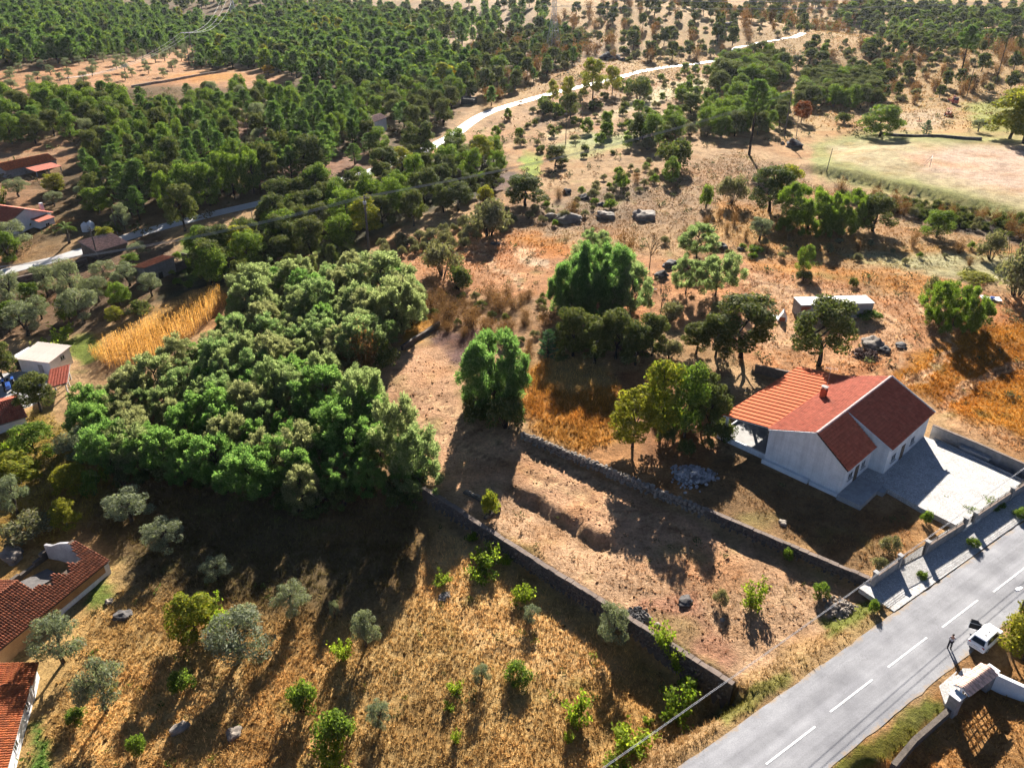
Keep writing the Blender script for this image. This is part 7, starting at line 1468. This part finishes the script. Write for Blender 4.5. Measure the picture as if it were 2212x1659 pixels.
# ---------------------------------------------------------------- the person by the car
MAT['skin'] = simple('skin', (.42, .24, .17), .6, var=.1); MAT['shirt'] = simple('pale_shirt', (.62, .60, .62), .85, (.40, .39, .42), 5, .2); MAT['trousers'] = simple('dark_trousers', (.03, .03, .04), .85, var=.3); MAT['hair'] = simple('dark_hair', (.02, .016, .014), .7, var=.3)
def skinned(name, verts, edges, radii, mat, parent, root=0, lev=2):
    me = bpy.data.meshes.new(name); me.from_pydata(verts, edges, []); o = bpy.data.objects.new(name, me); COL.objects.link(o); m1 = o.modifiers.new('s', 'SKIN'); m1.use_smooth_shade = True
    sv = me.skin_vertices[0].data
    for i, r_ in enumerate(radii): sv[i].radius = (r_, r_) if not isinstance(r_, tuple) else r_; sv[i].use_root = (i == root)
    m2 = o.modifiers.new('u', 'SUBSURF'); m2.levels = lev; m2.render_levels = lev
    dg = bpy.context.evaluated_depsgraph_get(); nm = bpy.data.meshes.new_from_object(o.evaluated_get(dg)); nm.name = name; nm.materials.clear(); nm.materials.append(mat)
    bpy.data.objects.remove(o); return obj(name, nm, parent)
pp = at(*[(2262 + 618 * .18083) * .863388, (1480 + 782 * .18083) * .863388]); pe = empty('person', (pp.x, pp.y, -.575), R(-20), 'person in pale shirt and dark trousers standing on the road by the car', 'person')
# facing local +y, looking down at something held in both hands
J = {'pel': (0, 0, .95), 'sp': (0, .0, 1.15), 'ch': (0, -.01, 1.36), 'nk': (0, .02, 1.52), 'hd': (0, .06, 1.64), 'top': (0, .05, 1.76), 'hl': (-.10, 0, .90), 'kl': (-.12, .03, .50), 'al': (-.13, -.02, .09), 'tl': (-.14, .14, .04), 'hr': (.10, 0, .90), 'kr': (.13, .02, .50), 'ar': (.14, -.03, .09), 'tr': (.16, .13, .04),
     'sl': (-.19, -.01, 1.44), 'el': (-.25, .02, 1.16), 'wl': (-.10, .24, 1.10), 'ml': (-.06, .31, 1.12), 'sr': (.19, -.01, 1.44), 'er': (.25, .02, 1.16), 'wr': (.10, .24, 1.10), 'mr': (.06, .31, 1.12)}
K = list(J); E_ = [('pel', 'sp'), ('sp', 'ch'), ('ch', 'nk'), ('nk', 'hd'), ('hd', 'top'), ('pel', 'hl'), ('hl', 'kl'), ('kl', 'al'), ('al', 'tl'), ('pel', 'hr'), ('hr', 'kr'), ('kr', 'ar'), ('ar', 'tr'), ('ch', 'sl'), ('sl', 'el'), ('el', 'wl'), ('wl', 'ml'), ('ch', 'sr'), ('sr', 'er'), ('er', 'wr'), ('wr', 'mr')]
RAD = dict(pel=.135, sp=.12, ch=.14, nk=.055, hd=.095, top=.075, hl=.095, kl=.06, al=.04, tl=.035, hr=.095, kr=.06, ar=.04, tr=.035, sl=.06, el=.042, wl=.028, ml=.034, sr=.06, er=.042, wr=.028, mr=.034)
skinned('body', [J[k] for k in K], [(K.index(a), K.index(b)) for a, b in E_], [RAD[k] for k in K], MAT['skin'], pe)
def sub(name, keys, edges, grow, mat, root, ext=None):
    V = [J[k] for k in keys]; R_ = [RAD[k] + grow for k in keys]; skinned(name, V, [(keys.index(a), keys.index(b)) for a, b in edges], R_, mat, pe, keys.index(root))
sub('shirt', ['pel', 'sp', 'ch', 'sl', 'el', 'sr', 'er'], [('pel', 'sp'), ('sp', 'ch'), ('ch', 'sl'), ('sl', 'el'), ('ch', 'sr'), ('sr', 'er')], .022, MAT['shirt'], 'sp')
sub('trousers', ['pel', 'hl', 'kl', 'al', 'hr', 'kr', 'ar'], [('pel', 'hl'), ('hl', 'kl'), ('kl', 'al'), ('pel', 'hr'), ('hr', 'kr'), ('kr', 'ar')], .024, MAT['trousers'], 'pel')
for k, s in (('al', -1), ('ar', 1)):
    x, y, _ = J[k]; MB().prism([(x - .055, y - .09), (x + .055, y - .09), (x + .06, y + .12), (x + .02, y + .2), (x - .03, y + .2), (x - .06, y + .12)], 0, .085).build('shoe', MAT['carblack'], pe)
hr_ = rockmesh('hair', MAT['hair'], 9, 2, 1.0, .05, 0); hq = obj('hair', hr_, pe, (0, .025, 1.715)); hq.scale = (.105, .115, .085)
fv, fe, fr = [], [], []
for s, k in ((-1, 'ml'), (1, 'mr')):
    b0 = Vector(J[k])
    for i, (dx, L) in enumerate(((-.03, .075), (-.01, .085), (.01, .08), (.03, .065))):
        n0 = len(fv); a = b0 + Vector((dx, .0, .0)); fv += [tuple(a), tuple(a + Vector((-s * .01, L * .6, .01))), tuple(a + Vector((-s * .02, L, -.02)))]; fe += [(n0, n0 + 1), (n0 + 1, n0 + 2)]; fr += [.010, .009, .007]
    n0 = len(fv); fv += [tuple(b0 + Vector((-s * .02, -.03, .01))), tuple(b0 + Vector((-s * .05, .02, .025))), tuple(b0 + Vector((-s * .055, .05, .02)))]; fe += [(n0, n0 + 1), (n0 + 1, n0 + 2)]; fr += [.012, .010, .008]
me = MB()
for a, b in fe: me.bar(fv[a], fv[b], fr[a], fr[b], 6)
me.build('fingers', MAT['skin'], pe)
fc = MB().prism([(-.014, .145), (.014, .145), (0, .175)], 1.60, 1.65); fc.build('nose', MAT['skin'], pe)
for s in (-1, 1): obj('ear', rockmesh('ear', MAT['skin'], 3, 1, 1, .02, 0), pe, (s * .1, .05, 1.64)).scale = (.015, .025, .035); obj('eye', rockmesh('eye', MAT['dark'], 3, 1, 1, .02, 0), pe, (s * .035, .142, 1.66)).scale = (.013, .01, .009)
ph = MB().box(-.05, .36, 1.09, .05, .50, 1.12).build('controller', MAT['carblack'], None, (pe.location.x, pe.location.y, pe.location.z), (0, 0, R(-20))); tag(ph, 'small dark device held in both hands by the person', 'device')
# ---------------------------------------------------------------- gateway of the plot across the road
ga, gb_ = np.array([38.75, 46.9]), np.array([43.2, 49.65]); gd = (gb_ - ga) / np.hypot(*(gb_ - ga)); gL = float(np.hypot(*(gb_ - ga))); gang = math.atan2(gd[1], gd[0])
gt = empty('gateway', (ga[0], ga[1], -.95), gang, 'pale gateway with tiled canopy between two square pillars by the car', 'gateway')
for x, nm in ((0, 'pillar'), (gL, 'pillar')):
    q = part_box('pillar', MAT['greyblock'], gt, x - .42, -.42, -.4, x + .42, .42, 2.35); part_box('pillar_cap', MAT['plaster'], q, x - .52, -.52, 2.352, x + .52, .52, 2.46)
cn = MB().slab((.45, -.75, 2.75), (gL - .45, -.75, 2.75), (gL - .45, 0, 3.15), (.45, 0, 3.15), .1).slab((.45, 0, 3.15), (gL - .45, 0, 3.15), (gL - .45, .75, 2.75), (.45, .75, 2.75), .1).box(.45, -.12, 2.47, gL - .45, .12, 3.0).build('canopy', MAT['white'], gt)
tile_slope(cn, gt, (.45, -.75, 2.77), (1, 0, 0), (0, .75, .4), gL - .9, .85, .25, .42, MAT['paletile'], 60, None, 31); tile_slope(cn, gt, (gL - .45, .75, 2.77), (-1, 0, 0), (0, -.75, .4), gL - .9, .85, .25, .42, MAT['paletile'], 60, None, 32)
gt.scale = (1, 1, .84)
gf = empty('barred_gate', (0, 0, 0)); gf.parent = gt
for k in range(8): x = .6 + k * (gL - 1.2) / 7; part_box('bar', MAT['wood'], gf, x - .05, -.03, .1, x + .05, .03, 2.3)
for z in (.12, .62, 1.12, 1.62, 2.12): part_box('rail', MAT['wood'], gf, .43, .032, z, gL - .43, .08, z + .1)
wall_run('white_wall', [gb_ + gd * .5, gb_ + gd * 1.2 + np.array([2.2, -2.6]), gb_ + np.array([8, -7.5])], 1.35, .28, MAT['white'], MAT['white'], 'white garden wall running away from the gateway', base=-.95)
sw = wall_run('stone_border', [ga - gd * .5, ga + (np.array([32.8, 42.85]) - ga) * .8, np.array([31.2, 41.3])], .5, .45, MAT['masonry'], MAT['masonry'], 'low stone border wall from the gateway down the verge', base=-.95, over=0, capz=.03)
gz_ = lambda x, y: tuple(flat((2262 + x * .14528) * .863388, (1680 + y * .14528) * .863388, -.6))
tag(MB().prism([gz_(*q) for q in ((600, 245), (700, 540), (880, 640), (1130, 340), (1420, 90), (1500, -60), (960, -60))], -1.6, -.6).build('apron', MAT['setts']), 'pale sett apron between the road and the gateway', kind='structure')
st_ = obj('flagstone', rockmesh('flagstone', MAT['brick'], 4, 2, .18, .2), None, (43.0, 51.0, -.5), (0, 0, .4), (.75, .4, .8)); tag(st_, 'reddish flat stone lying by the gate pillar', 'stone')
# ---------------------------------------------------------------- tractor, lorry, loader
MAT['blue'] = simple('tractor_blue', (.03, .10, .38), .4, var=.15, spec=.4); MAT['red'] = simple('lorry_red', (.42, .03, .03), .4, var=.15, spec=.4); MAT['orange'] = simple('loader_orange', (.45, .10, .02), .5, (.3, .06, .015), 2, .3)
def wheel(parent, x, y, r, w_): 
    t_ = MB().bar((0, -w_ / 2, 0), (0, w_ / 2, 0), r, n=14).build('wheel', MAT['rubber'], parent, (x, y, r)); MB().bar((0, -w_ / 2 - .02, 0), (0, w_ / 2 + .02, 0), r * .5, n=8).build('rim', MAT['white'], t_)
q = at(22, 842); tr_ = empty('tractor', (q.x, q.y, -6.28), R(-60), 'small blue tractor parked on the concrete court', 'tractor')
MB().prism([(.3, .55), (1.75, .55), (1.75, 1.2), (.3, 1.3)][::-1], -.32, .32, 'y').build('bonnet', MAT['blue'], tr_); MB().box(-1.1, -.35, .6, .29, .35, 1.0).build('chassis', MAT['iron'], tr_)
for s in (-1, 1): wheel(tr_, -.7, s * .7, .65, .34); wheel(tr_, 1.3, s * .6, .38, .22); MB().box(-1.25, s * .7 - .2, 1.32, -.15, s * .7 + .2, 1.4).build('mudguard', MAT['blue'], tr_)
MB().box(-.75, -.22, 1.0, -.3, .22, 1.12).box(-.8, -.22, 1.12, -.7, .22, 1.5).build('seat', MAT['carblack'], tr_); MB().bar((-1.0, -.5, 1.0), (-1.0, -.5, 2.3), .03).bar((-1.0, .5, 1.0), (-1.0, .5, 2.3), .03).bar((-1.0, -.5, 2.3), (-1.0, .5, 2.3), .03).build('roll_bar', MAT['iron'], tr_); MB().bar((.1, 0, 1.2), (-.12, 0, 1.45), .02).build('steering_column', MAT['iron'], tr_); MB().bar((1.2, -.1, 1.2), (1.2, -.1, 1.9), .03).build('exhaust', MAT['iron'], tr_)
q = at((2250 + 945 * .14105) * .863388, (180 + 565 * .14105) * .863388); lr = empty('lorry', q, R(-96), 'old red lorry facing the photo beside the orange loader', 'lorry')
MB().box(1.2, -1.1, .7, 2.9, 1.1, 1.7).prism([(1.2, 1.7), (2.8, 1.7), (2.55, 2.7), (1.2, 2.75)][::-1], -1.05, 1.05, 'y').build('cab', MAT['red'], lr); MB().slab((2.83, -.95, 1.75), (2.83, .95, 1.75), (2.60, .9, 2.6), (2.60, -.9, 2.6), -.04).build('windscreen', MAT['glass'], lr); MB().box(2.4, -1.0, 2.76, 2.6, 1.0, 2.95).build('sun_visor', MAT['white'], lr)
MB().box(-3.0, -1.15, 1.0, 1.1, 1.15, 1.15).box(-3.0, -1.15, 1.15, 1.1, -1.08, 1.7).box(-3.0, 1.08, 1.15, 1.1, 1.15, 1.7).build('flatbed', MAT['red'], lr); MB().box(2.9, -1.2, .55, 3.02, 1.2, .85).build('bumper', MAT['red'], lr); MB().bar((.6, 0, 1.15), (.6, 0, 3.4), .5, n=10).build('drum', MAT['orange'], lr)
for s in (-1, 1): wheel(lr, 2.0, s * 1.0, .5, .3); wheel(lr, -2.0, s * 1.0, .5, .4); MB().box(2.91, s * .8 - .12, .95, 2.95, s * .8 + .12, 1.15).build('headlight', MAT['plate'], lr)
q = at((2250 + 860 * .14105) * .863388, (180 + 800 * .14105) * .863388); ld = empty('loader', q, R(-100), 'rusty orange loader in front of the red lorry', 'loader')
MB().box(-1.6, -.9, .6, 1.2, .9, 1.5).build('chassis', MAT['orange'], ld); cg = MB()
for x in (-1.0, .5):
    for y in (-.75, .75): cg.box(x - .06, y - .06, 1.5, x + .06, y + .06, 3.0)
cg.box(-1.15, -.85, 3.0, .65, .85, 3.12).build('cab_frame', MAT['orange'], ld); MB().box(-.7, -.3, 1.5, -.1, .3, 2.1).build('seat', MAT['carblack'], ld)
for s in (-1, 1): wheel(ld, -.9, s * 1.0, .6, .35); wheel(ld, 1.1, s * .95, .45, .3); MB().tube([(-.2, s * .6, 2.0), (1.6, s * .6, 2.2), (2.6, s * .6, .7)], [.09] * 3, 5).build('lift_arm', MAT['orange'], ld)
MB().prism([(2.4, .1), (3.2, .1), (3.25, .2), (2.6, .9), (2.4, .9)][::-1], -1.1, 1.1, 'y').build('bucket', MAT['orange'], ld)
q = at(1998, 262); pl = empty('plough', at(1985, 300 - 35), 0, 'small rusty implement standing beside the loader', 'implement'); MB().box(-.9, -.3, .3, .9, .3, .6).build('frame', MAT['orange'], pl); MB().bar((0, 0, .6), (-.3, 0, 2.2), .07).build('lever', MAT['iron'], pl)
# ---------------------------------------------------------------- sports ground goal, litter, tanks
g0 = at(2008, 362); go = empty('goal', g0, R(62), 'small metal goal frame on the bare sports ground', 'goal')
for x in (0, 5.0): MB().bar((x, 0, -.2), (x, 0, 2.4), .06).build('post', MAT['metal'], go); MB().bar((x, 0, 2.4), (x, 1.6, 0), .04).build('stay', MAT['metal'], go)
MB().bar((0, 0, 2.4), (5, 0, 2.4), .06).build('crossbar', MAT['white'], go)
p = at(2140, 648); tb = empty('tarp', p, R(-15), 'white crumpled tarp lying in the field', 'tarp'); V = []; n_ = 9
for j in range(n_):
    for i in range(n_): V.append((i * .42 - 1.7, j * .26 - 1, .12 + .35 * vnoise(np.array(i * .8), np.array(j * .9), 4)))
ii = np.arange(81).reshape(9, 9); F = np.stack([ii[:-1, :-1], ii[:-1, 1:], ii[1:, 1:], ii[1:, :-1]], -1).reshape(-1, 4); obj('sheet', mesh_np('sheet', V, F, MAT['whitesheet'], True), tb); MB().prism([(-.2, -.2), (.5, -.3), (.6, .3), (-.1, .3)], .40, .62).build('bundle', MAT['blue'], tb)
p = at(1690, 690); hk = empty('kennel', p, R(-20), 'small tent shaped kennel at the end of the brick shed', 'kennel'); MB().prism([(-.8, 0), (.8, 0), (0, 1.7)], -1.0, 1.0, 'y').build('roof', MAT['whitesheet'], hk); MB().box(-.5, -1.03, 0, .5, -1.005, .8).build('front', MAT['brick'], hk)
tag(MB().slab((-1.2, -.6, .1), (1.2, -.6, .1), (1.2, .6, .35), (-1.2, .6, .35), .06).build('loose_panel', MAT['whitesheet'], None, at(1670, 686), (0, 0, -.5)), 'pale loose panel on the ground beside the kennel', 'panel')
tag(MB().bar((-1.6, 0, .25), (1.6, 0, .3), .12).build('white_log', MAT['white'], None, at(1400, 627), (0, 0, -.2)), 'white log lying behind the bright acacia clump', 'log')
for i, (x, y) in enumerate(((186, 500), (198, 497))):
    p = at(x, y); o = empty('water_tank', p, 0, ('water tank nearer the palm' if i == 0 else 'water tank nearer the dark bush') + ', white with a domed top', 'tank', 'water tanks'); MB().lathe([(.9, 0), (.9, 1.6), (.6, 2.0), (.25, 2.15)], 14).build('shell', MAT['white'], o); MB().lathe([(.25, 2.152), (.25, 2.3), (.1, 2.35)], 8).build('lid', MAT['plaster'], o)
MAT['net'] = simple('orange_net', (.65, .12, .02), .7, (.5, .09, .015), 2, .2); p = at(52, 628); nn_ = empty('orange_net', p, R(8), 'bright orange plastic netting below the lane wall', 'net')
for k in range(5): MB().box(k * 1.5 - .03, -.03, -.3, k * 1.5 + .03, .03, 1.2).build('stake', MAT['wood'], nn_, (0, .05, 0))
for k in range(4): MB().slab((k * 1.5 + .04, 0, .1), (k * 1.5 + 1.46, 0, .1), (k * 1.5 + 1.46, .1, 1.1), (k * 1.5 + .04, .1, 1.15), .02).build('net_panel', MAT['net'], nn_)
wall_run('lane_wall', [tuple(at(*q)[:2]) for q in ((-20, 622), (80, 600), (160, 578), (190, 568))], 1.0, .4, MAT['masonry'], MAT['cap'], 'low stone wall along the lane above the olive gardens')
wall_run('field_wall', [tuple(at(*q)[:2]) for q in ((285, 190), (360, 178), (460, 160), (490, 155))], .9, .6, MAT['rock'], MAT['rock'], 'stone wall along the lower edge of the orange field', over=0, capz=.03)
wall_run('pit_wall', [tuple(at(*q)[:2]) for q in ((1900, 290), (1980, 297), (2060, 300), (2120, 303))], .8, .5, MAT['darkrock'], MAT['darkrock'], 'low dark stone wall at the back of the sports ground', over=0, capz=.03)
# ---------------------------------------------------------------- air
hz = MB().box(-3400, -400, -60, 3400, 4100, 190).mesh('haze'); m, t, out = nodes('haze_air'); pv = N(t, 'ShaderNodeVolumePrincipled'); pv.inputs['Color'].default_value = (.80, .86, .95, 1); pv.inputs['Density'].default_value = HAZE; pv.inputs['Anisotropy'].default_value = .35
t.links.new(pv.outputs[0], out.inputs['Volume']); hz.materials.append(m); tag(obj('haze', hz), 'thin haze in the valley air', kind='stuff')
